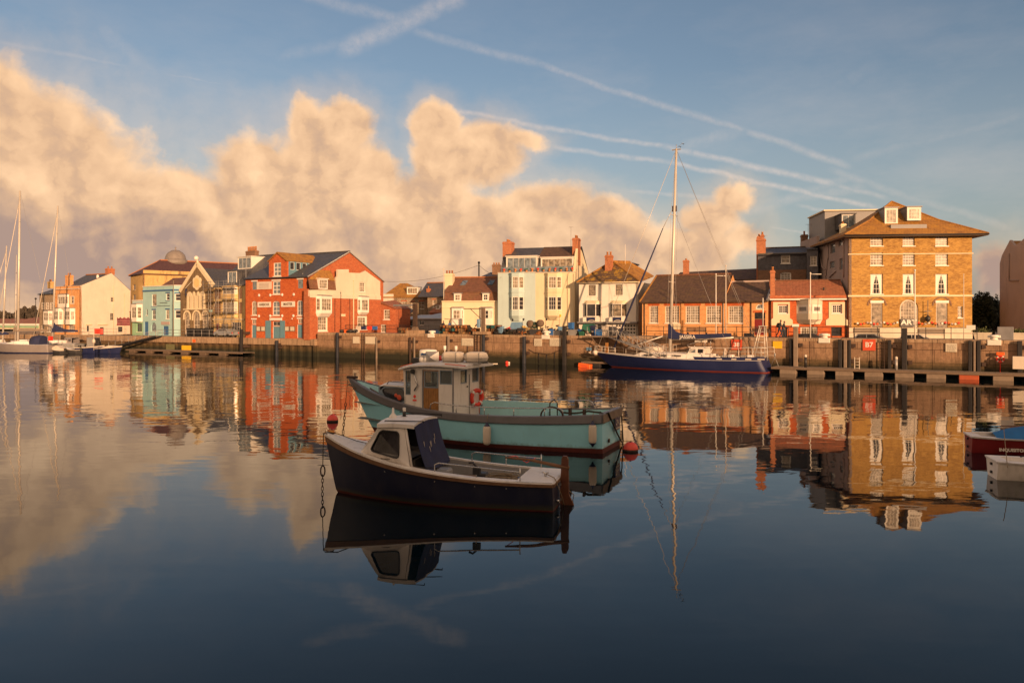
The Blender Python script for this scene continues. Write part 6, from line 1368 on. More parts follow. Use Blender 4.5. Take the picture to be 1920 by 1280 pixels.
FS = Face(B2, xA, -wy, 1, 0, xF - xA); FS.win(.3, 1.95, 1.2, zr_ - .2, 1, 1, 'cuddyblue', 'cabinglass', px=False, rd=.03, fw=.05, sill=None); FS.wall([(0, zb_), (FS.L + .36, zb_), (FS.L + .36, zr_), (0, zr_)], M['gelcoat'], .06).name = 'wheelhouse_side'
rf = []
for i in range(11):
    u = i / 10; x_ = xA - .62 + (xF + .62 - xA + .62) * u; hw_ = wy + .2 - .1 * (u > .85) * (u - .85) / .15; zc = zr_ + .03 + .10 * sin(pi * min(1, u * .9 + .1)) - (.10 * max(0, u - .8) / .2)
    rf.append([(x_, -hw_, zc - .07), (x_, -hw_, zc)] + [(x_, -hw_ + 2 * hw_ * k / 6, zc + .13 * (1 - (2 * k / 6 - 1) ** 2)) for k in range(1, 6)] + [(x_, hw_, zc), (x_, hw_, zc - .07)])
B2.part(MB().loft(rf, cap=True), 'wheelhouse_roof', 'gelcoat')
B2.part(MB().tube([(r_[-2][0], r_[-2][1] - .12, r_[-2][2] + .055) for r_ in rf[:4]], .018, 4), 'orange_stripe', 'orange'); B2.part(MB().tube([(r_[-2][0], r_[-2][1] - .2, r_[-2][2] + .075) for r_ in rf[8:]], .018, 4), 'orange_stripe', 'orange')
zt2 = zr_ + .13
B2.part(MB().bev(xF - .35, xF + .3, -.9, .9, .74, 1.9, .05), 'dashboard', 'wood'); B2.part(MB().bev(xA + .25, xA + .6, .25, .7, .74, 1.95, .06), 'helm_seat', 'dkgrey')
# roof gear
def liferaft(x, y, r=0):
    t_ = MB(); 
    o8 = [(cos(a) ** 3 * .15 + .85 * max(-1, min(1, 1.5 * cos(a))), max(-1, min(1, 1.35 * sin(a)))) for a in [2 * pi * (k + .5) / 16 for k in range(16)]]
    t_.loft([[(x + a * (.47 * w), y + c * .36 * w, zt2 + z_) for a, c in o8] for (w, z_) in ((.82, .1), (.95, .15), (1, .26), (1.05, .27), (1.05, .31), (1, .32), (.97, .42), (.86, .5), (.6, .54))], cap=True, smooth=False)
    return B2.part(t_, 'liferaft_canister', 'offwhite')
for (pp, yv) in ((850, .45), (893, .25)):
    xk = B2.loc(pp, 680, yv)[0]; lr = liferaft(xk, yv)
    B2.part(MB().box(xk - .4, xk + .4, yv - .38, yv - .34, zt2 + .02, zt2 + .1).box(xk - .4, xk + .4, yv + .34, yv + .38, zt2 + .02, zt2 + .1), 'cradle', 'galv', lr)
    for dx_ in (-.3, .3): B2.part(MB().tube([(xk + dx_, yv - .4, zt2 + .05), (xk + dx_, yv - .38, zt2 + .5), (xk + dx_, yv + .38, zt2 + .5), (xk + dx_, yv + .4, zt2 + .05)], .012, 4), 'strap', 'grey', lr)
xk = B2.loc(803, 668, -.3)[0]; rdm = B2.part(MB().lathe((xk, -.3, zt2 + .22), [(.40, 0), (.42, .05), (.41, .30), (.36, .36), (.1, .38)], 20), 'radar_dome', 'white'); B2.part(MB().lathe((xk, -.3, zt2 - .02), [(.2, 0), (.2, .14), (.38, .15), (.40, .235)], 16), 'radar_base', 'navy', rdm)
for k in range(7): 
    a = pi / 2 + .45 - k * .13; B2.part(MB().box(-.02, .02, -.004, .004, -.035, .035 + .02 * (k % 3)).xf(Matrix.Translation((xk + .43 * cos(a), -.3 + .43 * sin(a), zt2 + .38)) @ Matrix.Rotation(a + pi / 2, 4, 'Z')), 'lettering', 'bluep', rdm)
xq_ = B2.loc(780, 678, .6)[0]; B2.part(MB().box(xq_ - .16, xq_ + .16, .45, .7, zt2 - .06, zt2 + .24), 'searchlight', 'black'); 
for (a_, yv) in ((790, .5), (799, .5)): xk = B2.loc(a_, 677, yv)[0]; B2.part(MB().sphere((xk, yv, zt2 + .15), .13, 10, 8).cyl(xk, yv, zt2 - .06, zt2 + .06, .06, 8), 'horn', 'white')
xk = B2.loc(812, 678, .5)[0]; rr_ = MB(); Cc = Vector((xk, .55, zt2 + .30)); 
vv = [Cc + Vector(q_) for q_ in ((-.36, .05, -.28), (.3, .05, -.28), (.36, -.02, .24), (-.3, -.02, .24), (0, .28, 0), (0, -.22, 0))]
rr_.add(vv, [(0, 1, 4), (1, 2, 4), (2, 3, 4), (3, 0, 4), (0, 1, 5), (1, 2, 5), (2, 3, 5), (3, 0, 5)]); B2.part(rr_, 'radar_reflector', 'galv')
for (a_, s_) in ((826, 0), (832, .12)): xk = B2.loc(a_, 672, -.1)[0]; B2.part(MB().lathe((xk + s_, -.1 + s_, zt2 + .22), [(.02, -.25), (.11, -.2), (.11, .2), (.02, .25)], 10, 'X' if s_ == 0 else 'Y'), 'rolled_fender', 'red')
for a_ in (834, 855): xk = B2.loc(a_, 662, -.9)[0]; B2.part(MB().cyl(xk, -.9, zt2 - .1, zt2 + .55, .02, 6).cyl(xk, -.9, zt2 + .55, zt2 + .75, .07, 8), 'gps_aerial', 'white')
# life ring on the back wall
rgx, rgz = AF.px(887, 745); T = B2.Mw.inverted()
ctr = AF.M @ Vector((rgx, -.09, rgz)); ring = bpy.data.objects.new('lifebuoy', None)
def torus(c, R_, r_, nu=32, nv=10, axis='X', a0=0, a1=2 * pi):
    rings = []
    for i in range(nu + 1):
        a = a0 + (a1 - a0) * i / nu; 
        rings.append([((c[0] + r_ * sin(2 * pi * j / nv) * .8), c[1] + (R_ + r_ * cos(2 * pi * j / nv)) * cos(a), c[2] + (R_ + r_ * cos(2 * pi * j / nv)) * sin(a)) if axis == 'X' else (c[0] + (R_ + r_ * cos(2 * pi * j / nv)) * cos(a), c[1] + r_ * sin(2 * pi * j / nv) * .8, c[2] + (R_ + r_ * cos(2 * pi * j / nv)) * sin(a)) for j in range(nv)])
    return MB().loft(rings, smooth=True)
lbuoy = thing('lifebuoy', 'red lifebuoy with white bands hanging on the back of the turquoise boat wheelhouse', 'lifebuoy', tuple(B2.Mw @ (Vector(ctr) + Vector((-.1, 0, 0)))), B2.rz - .35)
torus((0, 0, 0), .33, .095).build('ring', M['red'], lbuoy)
for k in range(4): torus((0, 0, 0), .33, .102, 3, 10, a0=pi / 4 + k * pi / 2 - .16, a1=pi / 4 + k * pi / 2 + .16).build('white_band', M['white'], lbuoy)
MB().tube([(-.06, .36 * cos(a / 12 * 2 * pi) * (1 + .06 * sin(a * 2)), .38 * sin(a / 12 * 2 * pi)) for a in range(13)], .012, 5).build('grab_line', M['rope'], lbuoy)
MB().tube([(-.06, -.1, -.36), (-.07, -.08, -.5), (-.05, -.12, -.72)], .02, 5).build('hanging_line', M['orange'], lbuoy)
xk = AF.px(901.5, 742); B2.part(MB().box(xA - .16, xA - .02, -wy - .1, -wy + .05, 1.5, 2.1), 'orange_bag', 'orange'); B2.part(MB().tube([(xA - .1, -wy + .02, 2.2), (xA - .22, -wy - .02, 2.35), (xA - .1, -wy - .06, 2.5), (xA - .2, -wy, 2.28), (xA - .14, -wy - .05, 2.1)], .03, 6), 'coiled_line', 'rope')
# forward cuddy
u0x = B2.loc(773, 745, 1.1)[0]; u1x = B2.loc(706, 735, .85)[0]; zc0, zc1 = B2.loc(773, 727, 1.1)[1], B2.loc(713, 723, .8)[1] 
CF = Face(B2, u1x, .62, u0x - u1x, 1.12 - .62); 
cw = lambda px_, py_: CF.px(px_, py_)
hole = [cw(*q_) for q_ in ((718, 735), (723, 742), (740, 748.5), (752, 753), (757.5, 750), (757.5, 735), (754, 729), (745, 727.5), (722, 727.5), (717.5, 730))]
CF.holes.append(hole); zz0 = lambda t_: 1.1
cside = CF.part(MB().panel([(0, 1.15), (CF.L, .9), (CF.L, cw(774, 726)[1]), (.35, cw(713, 722.5)[1]), (.0, cw(706, 733)[1])], [hole], 0, .05), 'cuddy_side', M['cuddyblue'])
CF.part(MB().panel([(p_[0], p_[1]) for p_ in hole], (), .02, .01), 'cuddy_window', M['glass'], cside); CF.part(loop_tube([(p_[0], -.005, p_[1]) for p_ in hole], .018, 5), 'window_seal', M['black'], cside)
CF.part(MB().sphere((cw(748, 745)[0], .015, cw(748, 745)[1]), .15, 10, 6, (1, .06, .8)).sphere((cw(742, 741)[0], .015, cw(742, 741)[1]), .11, 10, 6, (1, .06, .8)), 'pink_buoy_inside', M['signred'], cside)
zcr = cw(740, 724)[1] + .02
CF2 = Face(B2, u0x, -1.12, u1x - u0x, .5); CF2.wall([(0, .9), (CF2.L, 1.15), (CF2.L, zcr), (0, zcr)], M['cuddyblue'], .05).name = 'cuddy_side'
B2.part(MB().loft([[(x_, -w2_, z_ - .03), (x_, -w2_, z_ + .02), (x_, 0, z_ + .13), (x_, w2_, z_ + .02), (x_, w2_, z_ - .03)] for x_, w2_, z_ in ((u0x - .05, 1.17, zcr), (u1x - .3, .72, zcr), (u1x - .02, .62, zcr - .06))], cap=True), 'cuddy_roof', 'gelcoat')
B2.part(MB().box(u1x - .02, u1x + .05, -.6, .6, 1.1, zcr - .03), 'cuddy_front', 'cuddyblue')
for yv in (.75, -.75): B2.part(MB().tube([(u0x + .1, yv, zcr + .03), (u0x + .2, yv, zcr + .14), (u0x + 1.5, yv * .8, zcr + .16), (u0x + 1.6, yv * .8, zcr + .05)], .02, 6), 'cuddy_rail', 'black')
B2.part(MB().box(u0x - .1, xF + .35, wy - .05, wy + .0, zb_, 1.95), 'front_panel', 'gelcoat'); nx_, nz_ = S.px(777, 747)
B2.part(MB().lathe((B2.loc(777.5, 746, wy)[0], wy + .002, B2.loc(777.5, 746, wy)[1] + .07), [(.07, 0), (.07, .006)], 12, 'Y').box(B2.loc(777.5, 746, wy)[0] - .1, B2.loc(777.5, 746, wy)[0] + .1, wy + .001, wy + .006, B2.loc(777.5, 746, wy)[1] - .13, B2.loc(777.5, 746, wy)[1] - .06), 'crest_marking', 'red')
mp = [B2.loc(775, 696, wy + .05), B2.loc(781, 716, wy + .05), B2.loc(783, 722, wy + .05), B2.loc(777, 732, wy + .05)]
B2.part(MB().tube([(a, wy + .06, c) for a, c in mp], .035, 6), 'stovepipe', 'steel'); B2.part(MB().lathe((mp[0][0], wy + .08, mp[0][1]), [(.11, 0), (.11, .06)], 10, 'Y'), 'deck_lamp', 'black')
# rails along both sides
def zc2(x_): return zs2(x_ / L2) + .03
for (sg, a_, c_, h_) in ((1, 806, 1055, .32), (-1, 905, 1115, .34)):
    y_ = sg * 1.62; xs0 = B2.loc(a_, 770, y_)[0]; xs1 = B2.loc(c_, 780, y_)[0]; yy_ = lambda x_: sg * (hb2(x_ / L2) - .07)
    pts = [(xs0, yy_(xs0), zc2(xs0)), (xs0 - .06, yy_(xs0), zc2(xs0) + h_ * .75), (xs0 - .25, yy_(xs0 - .2), zc2(xs0) + h_)]
    for k in range(1, 9): x_ = xs0 - .25 + (xs1 + .25 - xs0 + .25) * k / 8; pts.append((x_, yy_(x_), zc2(x_) + h_))
    pts += [(xs1 + .05, yy_(xs1), zc2(xs1) + h_ * .7), (xs1, yy_(xs1), zc2(xs1))]
    mb = MB().tube(pts, .024, 8)
    for k in range(1, 5): x_ = xs0 + (xs1 - xs0) * k / 4.6; mb.tube([(x_, yy_(x_), zc2(x_)), (x_, yy_(x_), zc2(x_) + h_)], .02, 6)
    B2.part(mb, 'side_rail', 'steel')
ix = B2.loc(905, 760, -.6)[0]; jx = B2.loc(1045, 775, -.6)[0]
B2.part(MB().box(jx, ix, -.65, -.58, .75, 1.72), 'hatch_coaming', 'turq_in'); B2.part(MB().box(jx - .03, jx + .03, -.7, 1.2, .75, 1.5), 'work_table', 'turq_in')
hx = B2.loc(1018, 780, 1.3)[0]; B2.part(MB().tube([(hx - .95 + .95 * (1 - cos(a)) * .5 * 2 * .5 + .0, 1.55, zc2(hx) + .38 * sin(a)) for a in [pi * k / 10 for k in range(11)]], .035, 6), 'hauler_arch', 'iron')
B2.part(MB().cyl(B2.loc(1031, 775, .6)[0], .6, .75, 1.85, .03, 6).tube([(B2.loc(1031, 765, .6)[0], .6, 1.85), (B2.loc(1031, 765, .6)[0] - .2, .6, 2.0), (B2.loc(1045, 765, .6)[0], .6, 1.85), (B2.loc(1045, 765, .6)[0], .6, .8)], .025, 6), 'hose_stand', 'black')
# stern sign with emblem and name
sb = MB().box(-.11, -.09, -.95, -.2, .72, 1.25); B2.part(sb, 'stern_board', 'navy')
for k, (yy_, z_, r_) in enumerate(((-.35, .95, .07), (-.52, 1.03, .06), (-.6, 1.1, .05), (-.45, 1.12, .06), (-.7, 1.0, .06), (-.82, .92, .05))): B2.part(MB().lathe((-.112, yy_, z_), [(r_, 0), (r_ * .4, -.006)], 5, 'X'), 'emblem_mark', 'signwhite')
for k in range(6): B2.part(MB().box(-.118, -.112, -.9 + k * .11, -.9 + k * .11 + .07, .77, .84), 'lettering', 'signwhite')
B2.part(MB().lathe((-.02, .55, .42), [(.08, 0), (.09, -.05), (.05, -.05)], 12, 'X'), 'exhaust', 'iron')
# foredeck clutter
rg = random.Random(9); fb = MB()
for k in range(10): x_ = 9.8 + k * .22; fb.tube([(x_, rg.uniform(-.2, .5), 1.55 + .03 * k), (x_ + .8, rg.uniform(-.4, .4), 1.85 + .05 * k)], .035, 5)
B2.part(fb, 'stowed_poles', 'wood'); B2.part(MB().box(9.6, 10.2, -.5, .5, 1.1, 1.65), 'chain_locker', 'bluegr'); B2.deck('foredeck', 'wood', .74, .97, 0, .9, .02, z=1.45, N=8)
B2.part(MB().bev(L2 - .45, L2 + .08, -.1, .1, zs2(1) - .05, zs2(1) + .06, .02), 'bow_roller', 'iron'); B2.part(MB().cyl(L2 - .3, 0, zs2(1), zs2(1) + .22, .02, 6).cyl(L2 - .38, 0, zs2(1), zs2(1) + .22, .02, 6), 'stem_horns', 'iron')
def B2w(x, y, z): return B2.Mw @ Vector((x, y, z))
tp = B2w(L2 + .05, 0, zs2(1)); chain('mooring_chain', 'long rusty mooring chain dropping from the bow of the turquoise fishing boat', tp, (tp.x - .25, tp.y - .1, -.3), rope_to=.42, end=.96, link=.17, r=.018, w=.045)
# fenders
def fender(bt, px_, y_, ztop, h, r, label, capm='navy', col='offwhite', both=True):
    x_ = bt.loc(px_, 800, y_)[0]; t_x = x_ / bt.L; yo = bt.pt(t_x, .6)[1] + r + .05; w = bt.Mw @ Vector((x_, yo, 0))
    t_ = thing('fender', label, 'fender', (w.x, w.y, ztop), bt.rz)
    MB().lathe((0, 0, -h), [(.03, -.02), (r * .75, .03), (r, .14), (r, h - .14), (r * .8, h - .05), (.03, h)], 14).build('body', M[col], t_)
    MB().lathe((0, 0, -.08), [(r * .86, 0), (r * .7, .06), (.04, .14), (.03, .2)], 12).build('end_cap', M[capm], t_)
    if both: MB().lathe((0, 0, -h - .12), [(.02, 0), (.05, .05), (r * .8, .14), (r * .9, .17)], 12).build('end_cap', M[capm], t_)
    MB().tube([(0, 0, .1), (0, -.05, .35), (0, -.14, bt.zs(t_x) - ztop + .1)], .012, 5).build('rope', M['rope'], t_); return t_
fender(B2, 916, 1.8, .98, .82, .165, 'long plain white fender hanging amidships on the turquoise boat', both=False)
fender(B2, 1113, 1.5, 1.22, .8, .16, 'white fender with dark blue ends hanging near the stern of the turquoise boat')
# stern lines, weedy
kn = wat(1163, 833); kn = Vector((kn.x + .05, kn.y, .12))
rope('stern_line', 'dark weedy rope from the turquoise boat quarter down to the orange buoy', [B2w(.15, 1.2, zs2(0) + .1), B2w(-.12, .9, zs2(0) + .05), tuple(kn)], .035, 'darkrope', sag=.05)
rope('stern_line', 'dark rope from the far corner of the turquoise transom to the water', [B2w(-.02, -1.42, zs2(0) + .1), tuple(kn + Vector((.1, .2, 0))), (kn.x, kn.y, -.3)], .03, 'darkrope', sag=.0)
rope('stern_line', 'dark rope lying along the stern rail of the turquoise boat', [B2w(1.7, 1.3, zs2(.1) + .12), B2w(1.2, 1.25, zs2(.1) + .1), B2w(.6, 1.22, zs2(0) + .12), B2w(.15, 1.2, zs2(0) + .08)], .04, 'darkrope', sag=.01)
B2.part(MB().box(1.35, 1.42, 1.1, 1.35, 1.4, 1.75).box(.75, .82, 1.1, 1.35, 1.4, 1.72), 'mooring_bitts', 'iron')
# ------------------------------------------------------------------ buoys
M['buoyred'] = paint('pink_red_buoy', (.90, .10, .07), .4, .12, 3, dirt=.2)
def buoy(px_, py_, r, label, sink=.35):
    w = wat(px_, py_, 0); t_ = thing('mooring_buoy', label, 'buoy', (w.x, w.y, 0))
    MB().sphere((0, 0, r * .30), r, 24, 16).build('ball', M['buoyred'], t_); MB().lathe((0, 0, -.02), [(r * .97, 0), (r * 1.015, .06), (r * 1.01, .11)], 24).build('weed_line', M['iron'], t_)
    MB().sphere((-.02, -.06, r * 1.30 - .02), .045, 8, 5).build('eye', M['iron'], t_); return t_
buoy(1182.5, 845.5, .30, 'pink orange ball buoy at the stern of the turquoise fishing boat'); buoy(623.5, 790, .29, 'pink orange ball buoy left of the small navy boat bow')
w = wat(950.5, 681.5); t_ = thing('mooring_buoy', 'tiny red and white buoy floating against the quay wall', 'buoy', (w.x, w.y, 0)); MB().sphere((0, 0, .12), .2, 12, 8).build('ball', M['red'], t_); MB().sphere((.25, 0, .1), .14, 10, 6).build('float', M['offwhite'], t_)
w = wat(926, 682); tag(MB().box(-.45, .45, -.1, .1, 0, .06).build('drifting_plank', M['offwhite'], None, (w.x, w.y, 0), .2), 'thin pale plank drifting on the water below the quay', 'plank')
# ------------------------------------------------------------------ 3. big blue yacht along the quay
B3 = Boat('blue_yacht', 'large dark blue sailing yacht with tall mast and navy boom cover along the quay', (26.1, 80.6), (9.5, 91.3), 'yacht')
L3 = B3.len
zs3 = lambda t_: 1.26 - .12 * sin(pi * t_) + .42 * t_ ** 2.2
hb3 = lambda t_: max(.02, (1.45 + .75 * sin(min(1, t_ / .45) * pi / 2)) * (1 - max(0, (t_ - .45) / .55) ** 2.1))
hw3 = lambda t_: max(.01, (1.05 + .85 * sin(min(1, t_ / .45) * pi / 2)) * (1 - max(0, (t_ - .4) / .6) ** 1.7))
M['yachtblue'] = paint('deep_blue_yacht_hull', (.010, .018, .080), .5, .1, .6, dirt=.06); M['redboot'] = paint('red_boot_top', (.20, .035, .022), .5, .1)
B3.hull(L3, L3 - 2.2, hb3, hw3, zs3, .6, [('antifouling', 'redboot', -1, .07), ('hull', 'yachtblue', .07, .985)], aft=.5)
B3.rail_strip('toe_rail', 'gelcoat', .975, 1.0, .02, .02, transom=False); B3.deck('deck', 'gelcoat', .02, .99, -.02, .97, .09)
B3.rail_strip('aft_bulwark', 'yachtblue', 1.0, 1.26, .0, -.03, 0.0, .36, 12)
X = lambda px_, y_=1.6: B3.loc(px_, 665, y_)[0]
ch = MB(); xs_ = [X(1185, 1), X(1200, 1), X(1290, 1), X(1335, 1)]
R = [[(x_, -w_, zs3(x_ / L3)), (x_, -w_ * .86, zs3(x_ / L3) + h_), (x_, 0, zs3(x_ / L3) + h_ + .1), (x_, w_ * .86, zs3(x_ / L3) + h_), (x_, w_, zs3(x_ / L3))] for x_, w_, h_ in ((xs_[0], .7, .02), (xs_[1], 1.0, .42), (xs_[2], 1.25, .5), (xs_[3], 1.3, .5))]
ch.loft(R, cap=True); B3.part(ch, 'coachroof', 'gelcoat')
for a_ in (1214, 1241.5, 1268): x_ = X(a_, 1.2); B3.part(MB().box(x_ - .5, x_ + .42, 1.0, 1.24, zs3(.5) + .2, zs3(.5) + .36), 'portlight', 'glass')
# doghouse
d0, d1 = X(1283, .9), X(1322, .9); zd = zs3(.4) + .45
DH = Face(B3, d0, .92, -1, 0, d0 - d1); DH.win(.55, zd + .15, 1.25, zd + .62, 1, 1, 'gelcoat', 'glassblue', px=False, rd=.02, fw=.05, sill=None); DH.win(1.4, zd + .15, 2.1, zd + .66, 1, 1, 'gelcoat', 'glass', px=False, rd=.02, fw=.05, sill=None)
DH.wall([(0, zd - .4), (DH.L, zd - .4), (DH.L - .1, zd + .75), (.75, zd + .75)], M['gelcoat'], .05).name = 'doghouse_side'
DG = Face(B3, d1, -.92, 1, 0, d0 - d1); DG.wall([(0, zd - .4), (DG.L, zd - .4), (DG.L - .75, zd + .75), (.1, zd + .75)], M['gelcoat'], .05).name = 'doghouse_side'
B3.part(MB().loft([[(x_, -1, z_), (x_, -.95, z_ + .06), (x_, .95, z_ + .06), (x_, 1, z_)] for x_, z_ in ((d0 - .6, zd + .751), (d1 - .1, zd + .76))], cap=True), 'doghouse_roof', 'gelcoat')
B3.part(MB().slab([(d0 - .02, -.85, zd), (d0 - .02, .85, zd), (d0 - .72, .85, zd + .74), (d0 - .72, -.85, zd + .74)], .03), 'windscreen', 'glassblue')
u0, u1 = B3.loc(1296, 645, .8), B3.loc(1323, 641, .8); B3.part(MB().slab([(u0[0] + .4, -.9, zd + 1.05), (u0[0] + .4, .9, zd + 1.05), (u1[0], .9, zd + 1.62), (u1[0], -.9, zd + 1.62)], .03), 'spray_screen', 'glassblue'); B3.part(MB().box(u0[0] - 1.3, u0[0] - .3, -.5, .55, zd + 1.3, zd + 1.5), 'hatch_cover', 'offwhite')
for yy_ in (-.9, .9): B3.part(MB().tube([(u0[0] + .4, yy_, zd + 1.05), (u0[0] + .1, yy_, zd + .7)], .03, 5).tube([(u1[0], yy_, zd + 1.62), (u1[0] + .1, yy_, zd + .7)], .03, 5), 'screen_strut', 'steel')
# mast, boom, rigging
mx, mz = B3.loc(1256, 660, 0)[0], zs3(.6); tx, tz = B3.loc(1268.2, 279, 0)
mast = B3.part(MB().tube([(mx, 0, mz), (mx + (tx - mx) * .5, 0, mz + (tz - mz) * .5), (tx, 0, tz)], [.17, .16, .12], 12), 'mast', 'mast')
mp = lambda z_: (mx + (tx - mx) * (z_ - mz) / (tz - mz), 0, z_)
B3.part(MB().box(tx - .5, tx + .5, -.05, .05, tz - .15, tz - .05).cyl(tx, 0, tz, tz + .45, .03, 6).tube([(tx - .1, 0, tz + .1), (tx - .8, 0, tz + .55)], .015, 4), 'masthead_gear', 'galv', mast)
for hz in (B3.loc(1261, 395, 0)[1],): B3.part(MB().box(mp(hz)[0] - .25, mp(hz)[0] + .25, -.06, .06, hz - .12, hz + .5), 'mast_band', 'iron', mast)
for fz in (.36, .68):
    z_ = mz + (tz - mz) * fz; B3.part(MB().tube([(mp(z_)[0], -1.0, z_ + .05), (mp(z_)[0], 0, z_), (mp(z_)[0], 1.0, z_ + .05)], .035, 6), 'spreader', 'mast', mast)
bx, bz_ = B3.loc(1371, 629, 0); 
cvr = [[(x_, -w_, z0_), (x_, w_, z0_), (x_, w_ * .6, z1_), (x_, 0, z1_ + .05), (x_, -w_ * .6, z1_)] for x_, w_, z0_, z1_ in [(B3.loc(a_, 600, 0)[0], w_, B3.loc(a_, c_, 0)[1], B3.loc(a_, d_, 0)[1]) for a_, w_, c_, d_ in ((1253.5, .22, 634.5, 608), (1258, .28, 635, 608), (1262, .26, 635, 616), (1268, .24, 635.5, 622.5), (1280, .22, 635.5, 626.5), (1300, .2, 635, 627.5), (1330, .18, 634, 626.5), (1371, .14, 631.8, 625.5))]]
B3.part(MB().loft(cvr, cap=True), 'boom_cover', 'navy')
bm = B3.part(MB().tube([(mx, 0, B3.loc(1256, 636.5, 0)[1]), (bx - .25, 0, B3.loc(1374, 632.5, 0)[1])], .09, 8), 'boom', 'mast')
lo_ = B3.loc(1290.5, 632, 0); o = text('JASSIRA', .52, M['white'], bm, (0, 0, 0), ext=.015, bold=.008); o.matrix_local = Matrix.Translation((lo_[0], .26, lo_[1] + .02)) @ Matrix.Rotation(pi, 4, 'Z') @ Matrix.Rotation(pi / 2, 4, 'X') @ Matrix.Rotation(radians(1), 4, 'Z')
T_ = (tx, 0, tz - .1)
def stay(a, c, r=.018, m_='galv', name='stay', parent=None): return B3.part(MB().tube([a, c], r, 5), name, m_, parent)
bowp = (L3 - .2, 0, zs3(1) + .1); stay(bowp, T_, .026, 'mast', 'forestay')
g0 = B3.loc(1150, 655, 0); g1 = B3.loc(1243, 428, 0); g2 = B3.loc(1259.5, 395, 0)
B3.part(MB().tube([(g0[0], 0, g0[1]), (g0[0] * .5 + g1[0] * .5, 0, g0[1] * .5 + g1[1] * .5), (g1[0], 0, g1[1])], [.10, .12, .05], 8), 'furled_jib', 'canvas'); stay((g1[0], 0, g1[1]), (g2[0], 0, g2[1]), .03, 'mast', 'inner_forestay')
for sg in (-1, 1):
    z1_ = mz + (tz - mz) * .36; z2_ = mz + (tz - mz) * .68
    B3.part(MB().tube([(mx - .3, sg * 1.95, zs3(.6)), (mp(z1_)[0], sg * 1.0, z1_), (mp(z2_)[0], sg * 1.0, z2_), T_], .014, 5), 'shroud', 'galv')
    B3.part(MB().tube([(mx - .9, sg * 1.9, zs3(.6)), (mp(z1_)[0], 0, z1_ - .1)], .014, 5), 'lower_shroud', 'galv')
    a_ = X(1430 if sg > 0 else 1412, 1.3); stay((a_, sg * 1.2, zs3(0) + .3), T_, .016, 'galv', 'backstay')
stay((X(1375, 1.4), 1.5, zs3(.2)), mp(mz + (tz - mz) * .7), .014, 'galv', 'running_backstay')
p0, p1 = B3.loc(1177, 652, .9), B3.loc(1243, 630, .3); B3.part(MB().tube([(p0[0], .9, p0[1]), (p1[0], .3, p1[1])], .065, 8), 'spinnaker_pole', 'mast')
# guard rails
def rails(x0, x1, h, posts, y_in=.1, name='guard_rail', both=True, r=.03, mids=(.5,)):
    for sg in ((1, -1) if both else (1,)):
        yv = lambda x_: sg * max(.15, hb3(max(0, min(1, x_ / L3))) - y_in); zv = lambda x_: zs3(max(0, min(1, x_ / L3)))
        mb = MB(); n = 8
        for hh in (1,) + tuple(mids): mb.tube([(x0 + (x1 - x0) * k / n, yv(x0 + (x1 - x0) * k / n), zv(x0 + (x1 - x0) * k / n) + h * hh) for k in range(n + 1)], r * (1 if hh == 1 else .6), 6)
        for k in range(posts + 1): x_ = x0 + (x1 - x0) * k / posts; mb.tube([(x_, yv(x_), zv(x_)), (x_, yv(x_), zv(x_) + h)], r, 6)
        B3.part(mb, name, 'mast')
rails(L3 - .1, X(1150), .68, 3, .05, 'pulpit'); rails(X(1172), X(1290), .72, 5, r=.02); rails(X(1335), X(1437), 1.25, 4, name='pushpit', r=.032, mids=(.33, .66))
for sg in (1, -1):
    B3.part(MB().tube([(X(1331), sg * 1.9, zs3(.3)), (X(1333), sg * 1.9, zs3(.3) + .6), (X(1338), sg * 1.9, zs3(.3) + 1.2)], .032, 6), 'rail_end', 'mast')
# mast pulpits, liferaft, stern gantry, fender post
for dx_ in (-.55, .55): B3.part(MB().tube([(mx + dx_, -.5, mz + .4), (mx + dx_, -.5, mz + 1.3), (mx + dx_, .5, mz + 1.3), (mx + dx_, .5, mz + .4)], .028, 6), 'mast_guard', 'mast')
x_ = X(1222, .2); B3.part(MB().loft([[(x_ + a, c, z_) for a, c in ((-1.1, -.35), (-1.1, .35), (1.1, .35), (1.1, -.35))] for z_ in (mz + .42, mz + .75)], cap=True).lathe((x_, 0, mz + .75), [(.35, -1.0), (.38, 0), (.35, 1.0)], 10, 'X'), 'upturned_dinghy', 'offwhite')
gx0, gx1 = X(1409, .6), X(1434, .6); gm_ = MB(); gz0 = zs3(0) + .2; gtop = B3.loc(1428, 612, .5)[1]; gt = X(1428, .5)
for sg in (-.55, .55):
    gm_.tube([(gx0, sg, gz0), (gt + .25, sg * .5, gtop)], .05, 6); gm_.tube([(gx1, sg, gz0), (gt - .2, sg * .5, gtop)], .05, 6)
for k in range(1, 6): t_ = k / 6; z_ = gz0 + (gtop - gz0) * t_; gm_.tube([(gx0 + (gt + .25 - gx0) * t_, .5 * (1 - t_ / 2), z_), (gx1 + (gt - .2 - gx1) * t_, .5 * (1 - t_ / 2), z_)], .035, 5)
gm_.box(gt - .35, gt + .35, -.35, .35, gtop, gtop + .08).cyl(gt, 0, gtop, gtop + 2.9, .07, 8); B3.part(gm_, 'stern_gantry', 'mast')
x_ = X(1138, .3); B3.part(MB().box(x_ - .14, x_ + .14, .2, .45, zs3(.9), zs3(.9) + 1.2), 'bow_post', 'varnish')
B3.part(MB().lathe((L3 - .1, 0, zs3(1) - .1), [(.02, -.4), (.28, -.25), (.3, .25), (.02, .4)], 8, 'Y').tube([(L3 + .3, 0, zs3(1) - .25), (L3 + .8, 0, zs3(1) - .1), (L3 + .5, 0, zs3(1) + .05)], .05, 6), 'anchor', 'offwhite')
